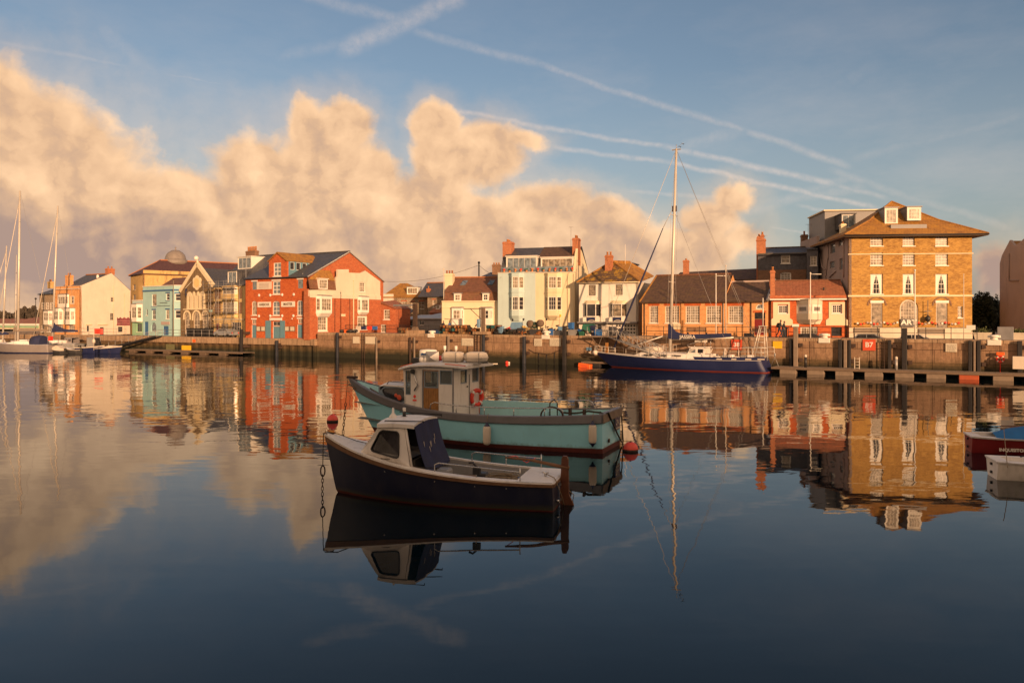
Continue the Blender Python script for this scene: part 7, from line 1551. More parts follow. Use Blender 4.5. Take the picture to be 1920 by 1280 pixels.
for a_ in (1350, 1376, 1403, 1427): x_ = X(a_, 1.5); t_x = x_ / L3; B3.part(MB().box(x_ - .35, x_ + .35, hb3(t_x) - .02, hb3(t_x) + .02, zs3(t_x) * 1.06, zs3(t_x) * 1.06 + .12), 'scupper', 'offwhite')
x_ = X(1237, 1.4); B3.part(MB().sphere((x_, 1.75, zs3(.55) - .02), .3, 10, 6, (1, .5, .35)), 'rolled_mat', 'maroon')
for k in range(6): x_ = X(1345 + k * 12, .8); B3.part(MB().bev(x_ - .3, x_ + .2, .2 - .1 * (k % 2), .9, zs3(.2), zs3(.2) + .35 + .1 * (k % 3), .04), 'cockpit_locker', ('gelcoat', 'grey', 'gelcoat')[k % 3])
B3.part(MB().lathe((X(1360, 0), 0, zs3(.2) + .75), [(.4, -.02), (.43, 0), (.4, .02), (.36, 0)], 18, 'X').cyl(X(1360, 0) + .15, 0, zs3(.2), zs3(.2) + .75, .1, 8), 'steering_wheel', 'mast')
tag(MB().box(-.02, .0, 0, 0.01, 0, .01).build('tmp', M['red']), None); bpy.data.objects.remove(bpy.data.objects['tmp'])
rope('bow_line', 'pale mooring line from the blue yacht bow to the quay wall', [B3.Mw @ Vector((L3 - .3, 0, 1.3)), Q(1095, -.1, 1.2)], .03, 'rope', sag=.25)
fd = PZ(1097, 0, 5.3 * F / 87.5); t_ = thing('orange_float', 'bright orange rectangular float tied at the yacht bow', 'float', (fd.x, fd.y, .05), -.55)
MB().bev(-.75, .75, -.35, .35, -.1, .32, .06).xf(Matrix.Rotation(radians(6), 4, 'Y')).build('body', M['orange'], t_); MB().box(-.4, .4, -.365, -.355, .02, .16).xf(Matrix.Rotation(radians(6), 4, 'Y')).build('marking', M['signred'], t_)

# ------------------------------------------------------------------ dinghies at the right edge
def dinghy(name, label, tr, bw, hullm, L_=4.6, hb_=.85, z_=.62, textm=None):
    b = Boat(name, label, tr, bw); L_ = b.len
    zs = lambda t_: z_ - .05 * sin(pi * t_) + .18 * t_ ** 2; hb = lambda t_: max(.02, (hb_ * .8 + hb_ * .2 * sin(min(1, t_ / .4) * pi / 2)) * (1 - max(0, (t_ - .4) / .6) ** 2.2)); hw = lambda t_: max(.01, hb(t_) * .72 * (1 - .4 * t_))
    b.hull(L_, L_ - .35, hb, hw, zs, .18, [('hull', hullm, -1, 1)], flare=.8); b.rail_strip('gunwale', 'gelcoat', .93, 1.02, .035, .045); 
    b.deck('side_deck', 'gelcoat', .0, .6, .01, 1, inner=lambda t_: hb(t_) - .28); b.deck('foredeck', 'gelcoat', .6, .99, .01, 1, .05); b.lining('cockpit_lining', 'gelcoat', 0, .6, .2, .28); b.deck('floor', 'gelcoat', .01, .62, 0, .75, .0, z=.14)
    b.part(MB().box(-.02, .35, -hb(0) * .9, hb(0) * .9, z_ - .02, z_ + .02), 'stern_seat', 'gelcoat')
    for zq in (.18, z_ - .16): b.part(MB().box(-.06, -.0, -.05, .05, zq - .04, zq + .04), 'rudder_fitting', 'black')
    return b
D1 = dinghy('sailing_dinghy', 'maroon sailing dinghy under a blue cover with its name on the side', (wat(1818, 850).x + .35, wat(1818, 850).y + .7), (wat(1818, 850).x + 5.4, wat(1818, 850).y - .9), 'maroon', z_=.66)
cvm = MB(); R = []
for i in range(9):
    t_ = .16 + .84 * i / 8; q_ = D1.pt(t_, 1); h_ = .45 * sin(pi * min(1, (i + .6) / 6)) if i < 6 else .35 * (1 - (i - 5) / 4) + .15
    R.append([(q_[0], -q_[1] - .03, q_[2] - .02), (q_[0], -q_[1] * .5, q_[2] + h_ * .6), (q_[0], 0, q_[2] + h_), (q_[0], q_[1] * .5, q_[2] + h_ * .6), (q_[0], q_[1] + .03, q_[2] - .02)])
M['bluecover'] = paint('blue_boat_cover', (.02, .16, .42), .7, .2, 2, bmp=.4); D1.part(cvm.loft(R, smooth=True, closed=False), 'cover', 'bluecover')
nb = MB(); s_ = D1.pt(.36, .55); 
sgn_y = 1; o = text('INQUISITOR', .17, M['white'], D1.e, (0, 0, 0), ext=.006, bold=.006)
yv = D1.pt(.36, .6)[1] + .02; o.matrix_local = Matrix.Translation((D1.loc(1899, 852, yv)[0], yv, D1.loc(1899, 844, yv)[1])) @ Matrix.Rotation(0, 4, 'Z') @ Matrix.Rotation(pi / 2, 4, 'X')
D2 = dinghy('sailing_dinghy', 'pale grey white-hulled sailing dinghy with bare deck, nearest boat at the right edge', (wat(1862, 900).x + .3, wat(1862, 900).y + .55), (wat(1862, 900).x + 4.9, wat(1862, 900).y - .75), 'gelcoat', z_=.62)
def nearside(o_):                                     # lettering must read from the side the viewer sees
    return o_
if (D1.Mw.to_3x3() @ Vector((0, 1, 0))).y > 0:
    yv = -(D1.pt(.36, .6)[1] + .02); o.matrix_local = Matrix.Translation((D1.loc(1899, 852, yv)[0], yv, D1.loc(1899, 844, yv)[1])) @ Matrix.Rotation(pi / 2, 4, 'X')
rope('painter', 'thin line rising from the stern of the white dinghy', [wat(1866, 905) + Vector((.4, 0, .5)), wat(1866, 905) + Vector((1.2, 1.5, 1.6))], .012, 'rope')
D1.part(MB().tube([(.2, .3, .72), (1.2, .1, .76), (1.8, .35, .74)], .03, 6), 'tiller', 'gelcoat'); D2.part(MB().tube([(.9, .2, .7), (1.3, .35, .74), (1.6, .1, .7), (1.2, -.1, .73), (1.9, .2, .8)], .025, 6), 'black_strap', 'black'); D2.part(MB().sphere((1.9, .0, .68), .22, 10, 6, (1.3, 1, .6)), 'rolled_sheet', 'navy')

# ------------------------------------------------------------------ marina boats far left
def yacht(name, label, px0, px1, D, zdeck, m_, mastpx, masttop, base=None, boom=None, stays=True, r=.14, hb_=1.6):
    a = PZ(px1, 0, D * .985); c = PZ(px0, 0, D); b = Boat(name, label, (a.x, a.y), (c.x, c.y), 'yacht'); L_ = b.len
    zs = lambda t_: zdeck + .35 * t_ ** 2; hb = lambda t_: max(.02, (hb_ * .8 + hb_ * .2 * sin(min(1, t_ / .4) * pi / 2)) * (1 - max(0, (t_ - .45) / .55) ** 2.1)); hw = lambda t_: max(.01, hb(t_) * .85)
    b.hull(L_, L_ - 1.0, hb, hw, zs, .4, [('boot_top', 'navy', -1, .1), ('hull', m_, .1, 1)]); b.deck('deck', 'gelcoat', .01, .99, 0, .97, .08)
    b.part(MB().loft([[(x_ * L_, -w_, zs(x_)), (x_ * L_, -w_ * .8, zs(x_) + h_), (x_ * L_, w_ * .8, zs(x_) + h_), (x_ * L_, w_, zs(x_))] for x_, w_, h_ in ((.32, .9, .55), (.55, .9, .5), (.75, .5, .1))], cap=True), 'coachroof', 'gelcoat')
    mx = b.loc(mastpx[1], 640)[0]; tx, tz = b.loc(mastpx[0], masttop); ms = b.part(MB().tube([(mx, 0, zdeck), (tx, 0, tz)], [r, r * .7], 8), 'mast', 'mast')
    for f_ in (.28, .55, .8):
        if tz > 12 or f_ == .55: z_ = zdeck + (tz - zdeck) * f_; x_ = mx + (tx - mx) * f_; b.part(MB().tube([(x_ + .9, -.9, z_), (x_ - .9, .9, z_)], .03, 5), 'spreader', 'galv', ms)
    if stays:
        b.part(MB().tube([(L_ - .1, 0, zs(1)), (mx + (tx - mx) * .95, 0, tz * .95)], .05, 6), 'furled_jib', 'offwhite')
        b.part(MB().tube([(0, 0, zdeck), (tx, 0, tz)], .018, 4).tube([(mx, .9, zdeck), (mx + (tx - mx) * .8, .8, tz * .8), (tx, 0, tz)], .014, 4), 'rigging', 'galv')
    if boom: x0 = b.loc(boom[0], 620)[0]; x1 = b.loc(boom[1], 620)[0]; z0 = b.loc(boom[0], boom[2])[1]; b.part(MB().loft([[(x_, -w_, z_), (x_, w_, z_), (x_, 0, z_ + h_)] for x_, w_, z_, h_ in ((x0, .25, z0, boom[4]), (x0 + (x1 - x0) * .15, .3, z0 + .05, boom[4] * .55), (x0 + (x1 - x0) * .5, .25, z0 + .05, .5), (x1, .12, z0 + .1, .3))], cap=True), 'sail_cover', boom[3])
    return b
M['shadedwhite'] = paint('shaded_white_paint', (.25, .225, .225), .4, .08, 1)  # white boats toned mauve-grey: their dim light is painted into the colour
Y1 = yacht('white_yacht', 'white sailing yacht with the tallest mast at the far left of the harbour', -14, 103, 130.5, 1.3, 'shadedwhite', (37.5, 33.5), 358, boom=(26, 90, 622, 'oldwood', .9), r=.2, hb_=1.9)
Y1.part(MB().lathe((Y1.loc(72, 640, 0)[0], 0, 1.7), [(1.1, -1.0), (1.15, 0), (1.0, .9)], 12, 'X'), 'spray_hood', 'canvas'); Y1.part(MB().tube([(.3, -1.2, 1.5), (.3, -1.2, 2.5), (.3, 1.2, 2.5), (.3, 1.2, 1.5)], .04, 6), 'pushpit', 'steel'); tag(Y1.part(MB().box(.1, .5, .3, .9, 2.0, 2.7), 'orange_danbuoy', 'red'))
Y2 = yacht('yacht_with_dark_cover', 'yacht with raked mast and dark pyramid sail cover moored behind the white yacht', 60, 150, 137, 1.3, 'grey', (108.5, 98), 386, boom=(98, 146, 623, 'canvas', 2.2), r=.17)
Y3 = yacht('small_masted_yacht', 'shorter masted yacht cut off by the left edge of the view', -40, 22, 142, 1.3, 'gelcoat', (12.5, 5), 461, boom=(0, 16, 628, 'navy', .6), r=.15)
Y4 = yacht('background_yacht', 'yacht with slim bare mast half hidden behind the white yacht', 20, 70, 145, 1.2, 'offwhite', (31, 28.5), 478, stays=False, r=.1)
def launch(name, label, px0, px1, D, zd, hullm, cab=None, canopy=None, bowleft=True, hbm=1.1, group=None):
    a = PZ(px1, 0, D); c = PZ(px0, 0, D + (1.5)); 
    if not bowleft: a, c = c, a
    b = Boat(name, label, (a.x, a.y), (c.x, c.y), 'motor boat', group); L_ = b.len
    zs = lambda t_: zd + .35 * t_ ** 2; hb = lambda t_: max(.02, hbm * (1 - max(0, (t_ - .4) / .6) ** 2.2)); hw = lambda t_: max(.01, hb(t_) * .85)
    b.hull(L_, L_ - .5, hb, hw, zs, .3, [('hull', hullm, -1, 1)], N=14); b.rail_strip('gunwale', 'offwhite' if hullm != 'offwhite' else 'navy', .9, 1.02, .04, .04, N=14); b.deck('deck', 'gelcoat', .45, .99, 0, .97, .06, N=8); b.deck('side_deck', 'gelcoat', .02, .45, 0, 1, inner=lambda t_: hb(t_) - .2, N=8); b.deck('floor', 'greyfloor', .02, .5, 0, .9, 0, z=zd * .4, N=6)
    if cab:
        t0, t1, h_, cm = cab; f_ = Face(b, t1 * L_, hbm * .75, -1, 0, (t1 - t0) * L_); z0_ = zs(t0); f_.win(.25, z0_ + h_ * .5, f_.L * .48, z0_ + h_ * .9, 1, 1, cm, 'glass', px=False, rd=.02, fw=.04, sill=None); f_.win(f_.L * .55, z0_ + h_ * .5, f_.L - .15, z0_ + h_ * .9, 1, 1, cm, 'glass', px=False, rd=.02, fw=.04, sill=None)
        f_.wall([(0, z0_ - .1), (f_.L, z0_ - .1), (f_.L, z0_ + h_), (.3, z0_ + h_)], M[cm], .05)
        b.part(MB().box(t0 * L_, t1 * L_ - .35, -hbm * .8, hbm * .8, z0_ + h_ + .001, z0_ + h_ + .08), 'cabin_roof', cm); b.part(MB().slab([(t1 * L_, -hbm * .7, z0_), (t1 * L_, hbm * .7, z0_), (t1 * L_ - .32, hbm * .7, z0_ + h_), (t1 * L_ - .32, -hbm * .7, z0_ + h_)], .03), 'windscreen', 'glass'); b.part(MB().box(t0 * L_, t1 * L_ - .05, -hbm * .76, -hbm * .7, z0_ - .1, z0_ + h_), 'cabin_side', cm)
    if canopy: t0, t1, h_, cm = canopy; b.part(MB().loft([[(x_ * L_, -hbm * .8, zs(x_)), (x_ * L_, -hbm * .5, zs(x_) + hh), (x_ * L_, hbm * .5, zs(x_) + hh), (x_ * L_, hbm * .8, zs(x_))] for x_, hh in ((t0, h_ * .5), ((t0 + t1) / 2, h_), (t1, h_ * .2))], cap=True), 'canopy', cm)
    b.part(MB().bev(-.25, .1, -.2, .2, zd * .5, zd + .35, .05), 'outboard_engine', 'black'); return b
launch('cuddy_launch', 'white launch with cuddy wheelhouse moored behind the dark inflatable', 112, 158, 136, .9, 'grey', cab=(.35, .7, 1.3, 'shadedwhite'))
launch('tender', 'low grey tender with crumpled white cover beside the white yacht stern', 98, 122, 127.5, .45, 'dkgrey', canopy=(.1, .9, .7, 'offwhite'), hbm=.9)
launch('inflatable_boat', 'dark rigid inflatable with console and windscreen left of the red flag', 124, 152, 127, .55, 'dkgrey', hbm=.9)
launch('workboat', 'dark hulled workboat with grey cabin windows below the red flag', 150, 196, 127, .9, 'navy', cab=(.45, .72, 1.5, 'grey'), bowleft=False)
launch('dark_launch', 'dark open launch with pale gunwale moored by the sloping gangway', 188, 229, 126, .85, 'navy', canopy=(.25, .8, .35, 'offwhite'), bowleft=False)
w = wat(176, 668); fp_ = thing('red_flag', 'plain red flag on a short white pole above the moored boats', 'flag', (w.x, w.y, 0)); zt = 5.3 - (612 - HY) * w.y / F
MB().cyl(0, 0, .9, zt, .04, 6).lathe((0, 0, 1.9), [(.05, 0), (.22, .1), (.2, .5), (.04, .7)], 8).build('pole', M['offwhite'], fp_)
fm = MB(); fm.loft([[(.05 + k * .21, .09 * sin(k * 1.1 + j * .3), 5.3 - (616 - HY) * w.y / F - j * .26) for k in range(7)] for j in range(4)], closed=False, smooth=True); fm.build('cloth', M['red'], fp_)
# ================================================================== quayside furniture
def qthing(name, label, cat, px_, d, z, group=None): return thing(name, label, cat, tuple(Q(px_, d, z)), QRZ, group)
def qone(mb, name, m_, label, cat, px_, d, z, group=None, kind=None):
    return tag(mb.build(name, M[m_], None, tuple(Q(px_, d, z)), QRZ), label, cat, group, kind)
# mooring piles: steel or timber fender posts standing against the wall
piles = [(632.5, 624, .34, 'navypile', 'dark blue-black steel fender pile below the bin bags near the brick warehouse', -.3), (769, 632, .22, 'iron', 'rusty steel fender post below the gantry pillar', -.2), (777, 632, .2, 'oldwood', 'pale timber fender post right of the rusty post below the gantry', -.2), (706, 632, .22, 'oldwood', 'timber fender post right of the wall ladder with worn foot', -.2),
    (841, 630, .28, 'oldwood', 'grey timber fender post between bollard and notice on the wall', -.2), (907, 626, .3, 'navypile', 'dark fender pile directly under the davit', -.32), (983, 631, .36, 'navypile', 'dark fender pile left of the two pale wall notices', -.32), (1058.5, 611, .42, 'blackwood', 'tall dark timber pile rising above the quay beside the blue bins', -.4),
    (1492, 612, .42, 'oldwood', 'grey timber pile rising above the wall beside the yellow sign', -.35), (1483, 636, .3, 'blackwood', 'black fender post close left of the grey pile beside the yellow sign', -.2), (1575, 636, .34, 'blackwood', 'black fender post left of the B7 sign', -.25), (1585, 637, .3, 'oldwood', 'pale fender post just left of the B7 sign', -.25), (1593, 637, .25, 'blackwood', 'second dark post immediately left of the B7 sign', -.2),
    (1668, 637, .3, 'blackwood', 'dark fender post right of the wall ladder below ART', -.25), (1696, 615, .45, 'blackwood', 'tall dark timber pile rising above the rail below the ART sign', -.35), (1819, 638, .3, 'blackwood', 'dark recessed post left of the white edge bollard at the right', -.2), (1827, 638, .18, 'oldwood', 'slim pale post between two dark posts near the right edge', -.3), (1835, 638, .3, 'blackwood', 'dark post below the pale planters near the right edge', -.25), (1912, 639, .38, 'blackwood', 'dark fender post at the extreme right end of the wall', -.3),
    (519, 638, .36, 'navypile', 'dark steel pile in front of the brown sheet piling', -.75), (452.5, 617, .42, 'blackwood', 'thick black pile at the end of the left pontoon', -1.2)]
M['navypile'] = paint('blue_black_pile', (.025, .03, .045), .6, .35, 3)
for (px_, yt, w_, m_, lb, d_) in piles:
    zt = qz(px_, yt, d_); t_ = qthing('fender_pile', lb, 'pile', px_, d_, 0, 'fender piles along the quay wall')
    MB().bev(-w_ / 2, w_ / 2, -w_ / 2, w_ / 2, -3, zt, .04).build('post', M[m_], t_)
    for zb_ in ((zt - .75, 1.1) if zt < 4 else (2.6, 1.1)): MB().box(w_ / 2 + .1, w_ / 2 + .42, -.02, -d_ - .03 if d_ < -.1 else .1, zb_, zb_ + .36).build('bracket', M['iron'], t_)
# wall ladders
def ladder(px_, lb, d_=-.18, zt=None, w_=.42, m_='iron', zb=-1.5):
    zt = zt or QT + .02; t_ = qthing('wall_ladder', lb, 'ladder', px_, d_, 0, 'ladders on the quay wall'); mb = MB()
    for s_ in (-w_ / 2, w_ / 2): MB().box(s_ - .03, s_ + .03, -.03, .03, zb, zt).build('stile', M[m_], t_)
    for k in range(int((zt - zb) / .3)): mb.tube([(-w_ / 2, 0, zb + .2 + k * .3), (w_ / 2, 0, zb + .2 + k * .3)], .02, 5)
    mb.build('rungs', M[m_], t_)
ladder(681, 'rusty ladder on the wall between the fender pile and two pale notices'); ladder(893, 'dark ladder beside the stone steps slot under the davit'); ladder(1654, 'black ladder in the wall right of the B7 sign'); ladder(1602 + 5, 'pale hooped ladder rising from the pontoon left of the B7 sign', -1.9, 1.75, .42, 'offwhite', .5)
# notices and signs on the wall
def wsign(px0, px1, y0, y1, m_, lb, txt=None, tm='white', ts=1., d_=-.12, name='wall_sign', rows=0, post=False):
    pc = (px0 + px1) / 2; zt, zb_ = qz(pc, y0, d_), qz(pc, y1, d_); w_ = qs(px1, d_) - qs(px0, d_); t_ = qthing(name, lb, 'sign', pc, d_, zb_); h_ = zt - zb_
    MB().box(-w_ / 2, w_ / 2, 0, .04, 0, h_).build('board', M[m_], t_)
    if txt: text(txt, ts * h_, M[tm], t_, (0, -.012, h_ * .5), ext=.008, bold=.02 * ts)
    if rows:
        r = random.Random(int(px0)); mb = MB()
        for k in range(rows):
            x_ = -w_ / 2 + .1
            while x_ < w_ / 2 - .15: l_ = r.uniform(.05, .2); mb.box(x_, min(x_ + l_, w_ / 2 - .08), -.008, -.002, h_ * (.12 + .76 * k / rows), h_ * (.12 + .76 * k / rows) + .03); x_ += l_ + .05
        mb.build('print', M['ink'], t_)
    if post: MB().box(-.05, .05, .01, .06, -2.2, -.01).build('post', M['iron'], t_)
wsign(661.5, 674, 631, 643.5, 'signwhite', 'small faded notice on the wall left of the rusty ladder'); wsign(685, 704, 631, 644.5, 'signwhite', 'wide faded blank notice on the wall between ladder and timber post')
wsign(865.5, 887, 634, 648, 'signwhite', 'pale printed notice on a rusty post left of the davit', rows=5, post=True); wsign(1001.5, 1016, 635, 648.5, 'signwhite', 'smaller of the two pale notices between the dark piles', rows=6); wsign(1030.5, 1051.5, 633.5, 648.5, 'signwhite', 'larger pale notice with clipped corner beside the tall black pile', rows=6)
wsign(1371, 1391.5, 636.5, 655.5, 'signred', 'square orange-red berth sign numbered 38 behind the yacht stern', '38', ts=.62); wsign(1617.5, 1641.5, 636, 657, 'signred', 'square orange-red berth sign reading B7 on the quay wall', 'B7', ts=.62)
wsign(1449, 1466.5, 639.5, 653, 'yellowp', 'plain yellow rectangular sign on the wall right of the yacht'); wsign(1773, 1794.5, 643.5, 659.5, 'signwhite', 'pale printed notice on the wall in the right half', rows=6); wsign(1099.5, 1109, 651, 657, 'bluegrey', 'small faded blue sign low on the wall at the yacht bow'); wsign(291 + 20, 327, 645, 656, 'algaegreen', 'dull green panel on the low quay wall by the left pontoon', d_=-.5); wsign(340.5, 358, 647.5, 658, 'yellowp', 'bright yellow sign on posts in front of the low quay wall', d_=-.7); wsign(361, 366, 636, 641.5, 'orange', 'small orange lifebelt marker on the low quay beam', d_=-.55)
# white mooring bollards on the coping
def bollard(px_, ytop, ybot, lb, d_=.15):
    z0 = qz(px_, ybot, d_ - .2); z1 = qz(px_, ytop, d_); t_ = qthing('mooring_bollard', lb, 'bollard', px_, d_, 0, 'white bollards on the quay edge')
    MB().bev(-.55, .55, -.28, .3, QT - .45, QT + .03, .04).build('base', M['white'], t_); MB().lathe((0, 0, 0), [(.36, QT + .031), (.28, QT + .12), (.26, z1 - .3), (.40, z1 - .22), (.44, z1 - .08), (.3, z1)], 12).build('post', M['white'], t_); MB().bev(-.52, .52, -.14, .14, z1 - .26, z1 - .04, .05).build('horns', M['white'], t_)
for px_, y_, lb in ((810, 619.5, 'white bollard on the wall right of the gantry pillar'), (1024.5, 620, 'white bollard between fishing gear above the two notices'), (1546, 625, 'white bollard above the wall in front of the oriel house'), (1864, 627.5, 'white bollard right of the pale planter near the right edge')): bollard(px_, y_, 636, lb)
# rusty fender chain slung between two piles
ca = []; s0, s1 = qs(991, -.1), qs(1050, -.1)
for k in range(13): t_ = k / 12; ca.append((s0 + (s1 - s0) * t_, -.1, 1.75 - .55 * 4 * t_ * (1 - t_) * (1 + .15 * sin(k))))
tag(MB().tube(ca, .035, 5).build('slung_chain', M['iron'], None, (0, 98.5, 0), QRZ), 'rusty chain slung in loops between the two dark piles under the notices', 'chain')
for k in (.35, .62, .9): q_ = ca[int(k * 12)]; tag(MB().tube([(q_[0], -.1, q_[2]), (q_[0], -.1, .1)], .05, 5).build('hanging_fender', M['blackwood'], None, (0, 98.5, 0), QRZ), {.35: 'left', .62: 'middle', .9: 'right'}[k] + ' weedy rope end hanging from the slung chain', 'rope', 'rope ends hanging from the slung chain')
# black promenade railing
def railing(px0, px1, d_, lb, pitch=2.1, h=1.1, m_='black', z=QT - .01, mid=(.52,), r=.028, bars=0):
    s0, s1 = qs(px0, d_), qs(px1, d_); x0, y0 = QXY(s0, d_); t_ = thing('railing', lb, 'railing', (x0, y0, z), QRZ); n = max(1, round((s1 - s0) / pitch)); L_ = s1 - s0
    for k in range(n + 1): MB().cyl(L_ * k / n, 0, 0, h, r * 1.3, 6).sphere((L_ * k / n, 0, h), r * 2, 6, 4).build('post', M[m_], t_)
    for f_ in (1.,) + mid: MB().tube([(0, 0, h * f_), (L_, 0, h * f_)], r, 5).build('rail', M[m_], t_)
    if bars:
        mb = MB()
        for k in range(int(L_ / bars)): mb.box(k * bars - .01, k * bars + .01, -.01, .01, .1, h)
        tag(mb.build('bars', M[m_], t_), kind='stuff')
    return t_
railing(1212, 1455, 2.6, 'black tubular railing in front of the orange brick hall'); railing(1478, 1832, 2.6, 'long black tubular railing in front of the golden brick block')
railing(648, 832, 3.2, 'black barred railing between brick lean-to and fishing gear', bars=.16, pitch=2.4)
railing(296, 452, 1.2, 'galvanised railing on the low quay beside the parked cars', m_='galv', z=2.55, pitch=1.9); railing(466, 578, 1.3, 'light chain railing in front of the brick warehouse', m_='galv', z=2.55, mid=(), pitch=3.2, h=.9, r=.022)
railing(150, 236, .8, 'thin galvanised railing before the white gable end', m_='galv', z=2.55, pitch=2.6, h=1.2)
# benches
def bench(px_, d_, lb, w_=2.3, z=QT - .01, m_='wood'):
    t_ = qthing('park_bench', lb, 'bench', px_, d_, z)
    for k in range(3): MB().box(-w_ / 2, w_ / 2, -.25 + k * .16, -.12 + k * .16, .42, .46).build('seat_slat', M[m_], t_)
    for k in range(3): MB().box(-w_ / 2, w_ / 2, -.27, -.23, .56 + k * .15, .68 + k * .15).build('back_slat', M[m_], t_)
    for s_ in (-w_ / 2 + .08, w_ / 2 - .08): MB().box(s_ - .03, s_ + .03, -.27, .22, 0, .41).box(s_ - .03, s_ + .03, -.285, -.271, .0, 1.0).build('leg', M['iron'], t_)
bench(1307, 3.4, 'dark slatted bench facing the orange brick hall'); bench(1625, 3.3, 'dark slatted bench in front of the golden block left corner', 2.5); bench(1746, 3.3, 'dark slatted bench to the right of the ART sign', 2.4); bench(1428, 3.6, 'dark bench outside the maroon door', 1.9)
# stone planters and boxes at the right
def planter(px_, lb, w_=1.5):
    t_ = qthing('planter', lb, 'planter', px_, 3.4, QT - .01); MB().loft([[(a * s_ * w_ / 2, c * s_ * .45, z_) for a, c in ((-1, -1), (1, -1), (1, 1), (-1, 1))] for s_, z_ in ((.8, 0), (1, .55), (1.05, .56), (1.05, .66), (.9, .66))], cap=True).build('trough', M['plinth'], t_)
    r = random.Random(int(px_)); mb = MB()
    for k in range(240): p_ = Vector((r.gauss(0, w_ * .22), r.gauss(0, .18), .66 + abs(r.gauss(0, .16)))); a = Vector((r.uniform(-1, 1), r.uniform(-1, 1), r.uniform(-.3, 1))).normalized() * .09; b_ = a.orthogonal() * .8; mb.add([p_ - a, p_ + b_, p_ + a, p_ - b_], [(0, 1, 2, 3)])
    tag(mb.build('plants', M['leaf'], t_, fix=False), kind='stuff')
M['leaf'] = paint('leaf_green', (.07, .085, .022), .7, .5, 9); M['leafdark'] = paint('dark_leaf', (.020, .030, .012), .8, .5, 3)
planter(1842, 'pale stone planter with mixed shrubs near the right edge', 1.5); planter(1913, 'second pale stone planter at the extreme right edge', 1.4)
qone(MB().bev(-.65, .65, -.4, .4, 0, 1.2, .03), 'electric_cabinet', 'lead', 'grey-brown metal service cabinet between the planters', 'cabinet', 1885, 3.2, QT - .01)
qone(MB().bev(-.55, .55, -.3, .3, -1.1, 0, .03), 'fender_block', 'offwhite', 'pale block on the wall at the right edge above the pontoon', 'block', 1912, -1.2, 2.1)
wsign(1812, 1829, 609.5, 618, 'white', 'white blank sign on the right end of the black railing', d_=2.5)
# lifebuoy on pontoon post
t_ = qthing('lifebuoy_stand', 'red lifebuoy with orange lid mounted on the wall at the right', 'lifebuoy', 1875.5, -.45, 0); zc_ = qz(1875.5, 673, -.45)
MB().cyl(0, .1, zc_ - 1.3, zc_ + .6, .04, 6).build('post', M['red'], t_); torus((0, 0, zc_), .27, .075, axis='Y').build('ring', M['red'], t_); MB().bev(-.32, .32, -.12, .16, zc_ + .36, zc_ + .62, .03).build('lid', M['orange'], t_)
for k in range(4): torus((0, 0, zc_), .27, .082, 3, 10, axis='Y', a0=pi / 4 + k * pi / 2 - .15, a1=pi / 4 + k * pi / 2 + .15).build('white_band', M['white'], t_)
# masts, lamp posts and flagpoles
def pole(px0, yb, px1, yt, d_, lb, name='flagpole', r=.06, m_='white', z0=QT, cat='pole', arm=None, D=None):
    o_ = Q(px0, d_, z0) if D is None else PZ(px0, z0, D); Dm = o_.y; zt = CAMZ - (yt - HY) / F * Dm; t_ = thing(name, lb, cat, tuple(o_)); dx_ = (px1 - px0) / F * Dm
    MB().tube([(0, 0, 0), (dx_, 0, zt - z0)], [r, r * .7], 8).build('pole', M[m_], t_); MB().sphere((dx_, 0, zt - z0 + r), r * 1.4, 8, 5).build('finial', M[m_], t_)
    if arm: xa = (arm[0] - px1) / F * Dm; za = CAMZ - (arm[1] - HY) / F * Dm - z0; MB().tube([(dx_, 0, za), (dx_ + xa, 0, za)], r * .6, 5).build('arm', M[m_], t_)
    return t_
pole(1342.5, 0, 1342.5, 515, 1.0, 'white flagpole with short crossarm before the orange hall, left of the pair', arm=(1361, 517)); pole(1361, 0, 1361, 499, 1.2, 'taller bare white flagpole of the pair before the orange hall', m_='offwhite'); pole(1519.5, 0, 1519.5, 513, .6, 'white flagpole with crossarm in front of the oriel house', arm=(1540, 514)); pole(1715.5, 0, 1715.5, 508, .6, 'thin white flagpole crossing the ART sign', r=.07); pole(1807, 0, 1807, 515, 2.0, 'slim pale pole at the right corner of the golden block', r=.04, m_='offwhite')
pole(832, 0, 832, 505, 4.6, 'tall slim street lamp at the left end of the cream house', 'street_lamp', .06, 'offwhite', GZ, 'lamp', arm=(829, 505)); pole(663, 0, 663, 527, .9, 'cream lamp column before the bay fronted house', 'lamp_column', .09, 'cream', QT, 'lamp'); pole(567.5, 0, 567.5, 514, 1.2, 'slim galvanised pole at the right corner of the brick warehouse', m_='galv', z0=2.5); pole(325, 0, 325, 528, 1.5, 'pale flagpole in front of the light blue building', m_='oldwood', z0=2.5, r=.09); pole(462, 0, 461, 490, 3, 'thin mast rising between scaffold and brick warehouse', m_='galv', z0=2.5); pole(898, 0, 898, 494, 0, 'dark wooden telegraph pole behind the cream house roof', 'telegraph_pole', .14, 'blackwood', GZ, 'pole', D=121); pole(245, 0, 243.5, 585, 1.2, 'dark pole carrying faded pennants beside the white gable', m_='wood', z0=2.5, r=.08)
t_ = thing('pennants', 'faded maroon pennants flying left of the dark pole by the white gable', 'flag', tuple(Q(243.5, 1.2, qz(243.5, 597, 1.2)))); pm = MB()
for j in range(3): pm.loft([[(-.0 - k * .33, .1 * sin(k + j), -.0 - j * .42 + (.25 if k % 2 else 0) * (j == 0)) for k in range(8)], [(-.0 - k * .33, .1 * sin(k + j), -.4 - j * .42) for k in range(8)]], closed=False)
pm.build('cloth', M['pink2'] if 'pink2' in M else M.setdefault('pink2', paint('faded_maroon_cloth', (.22, .06, .07), .9, .4, 2)), t_)
def wire(lb, a, c, sag, r=.022): rope('overhead_wire', lb, [a, c], r, 'iron', 'wire', sag, 16)
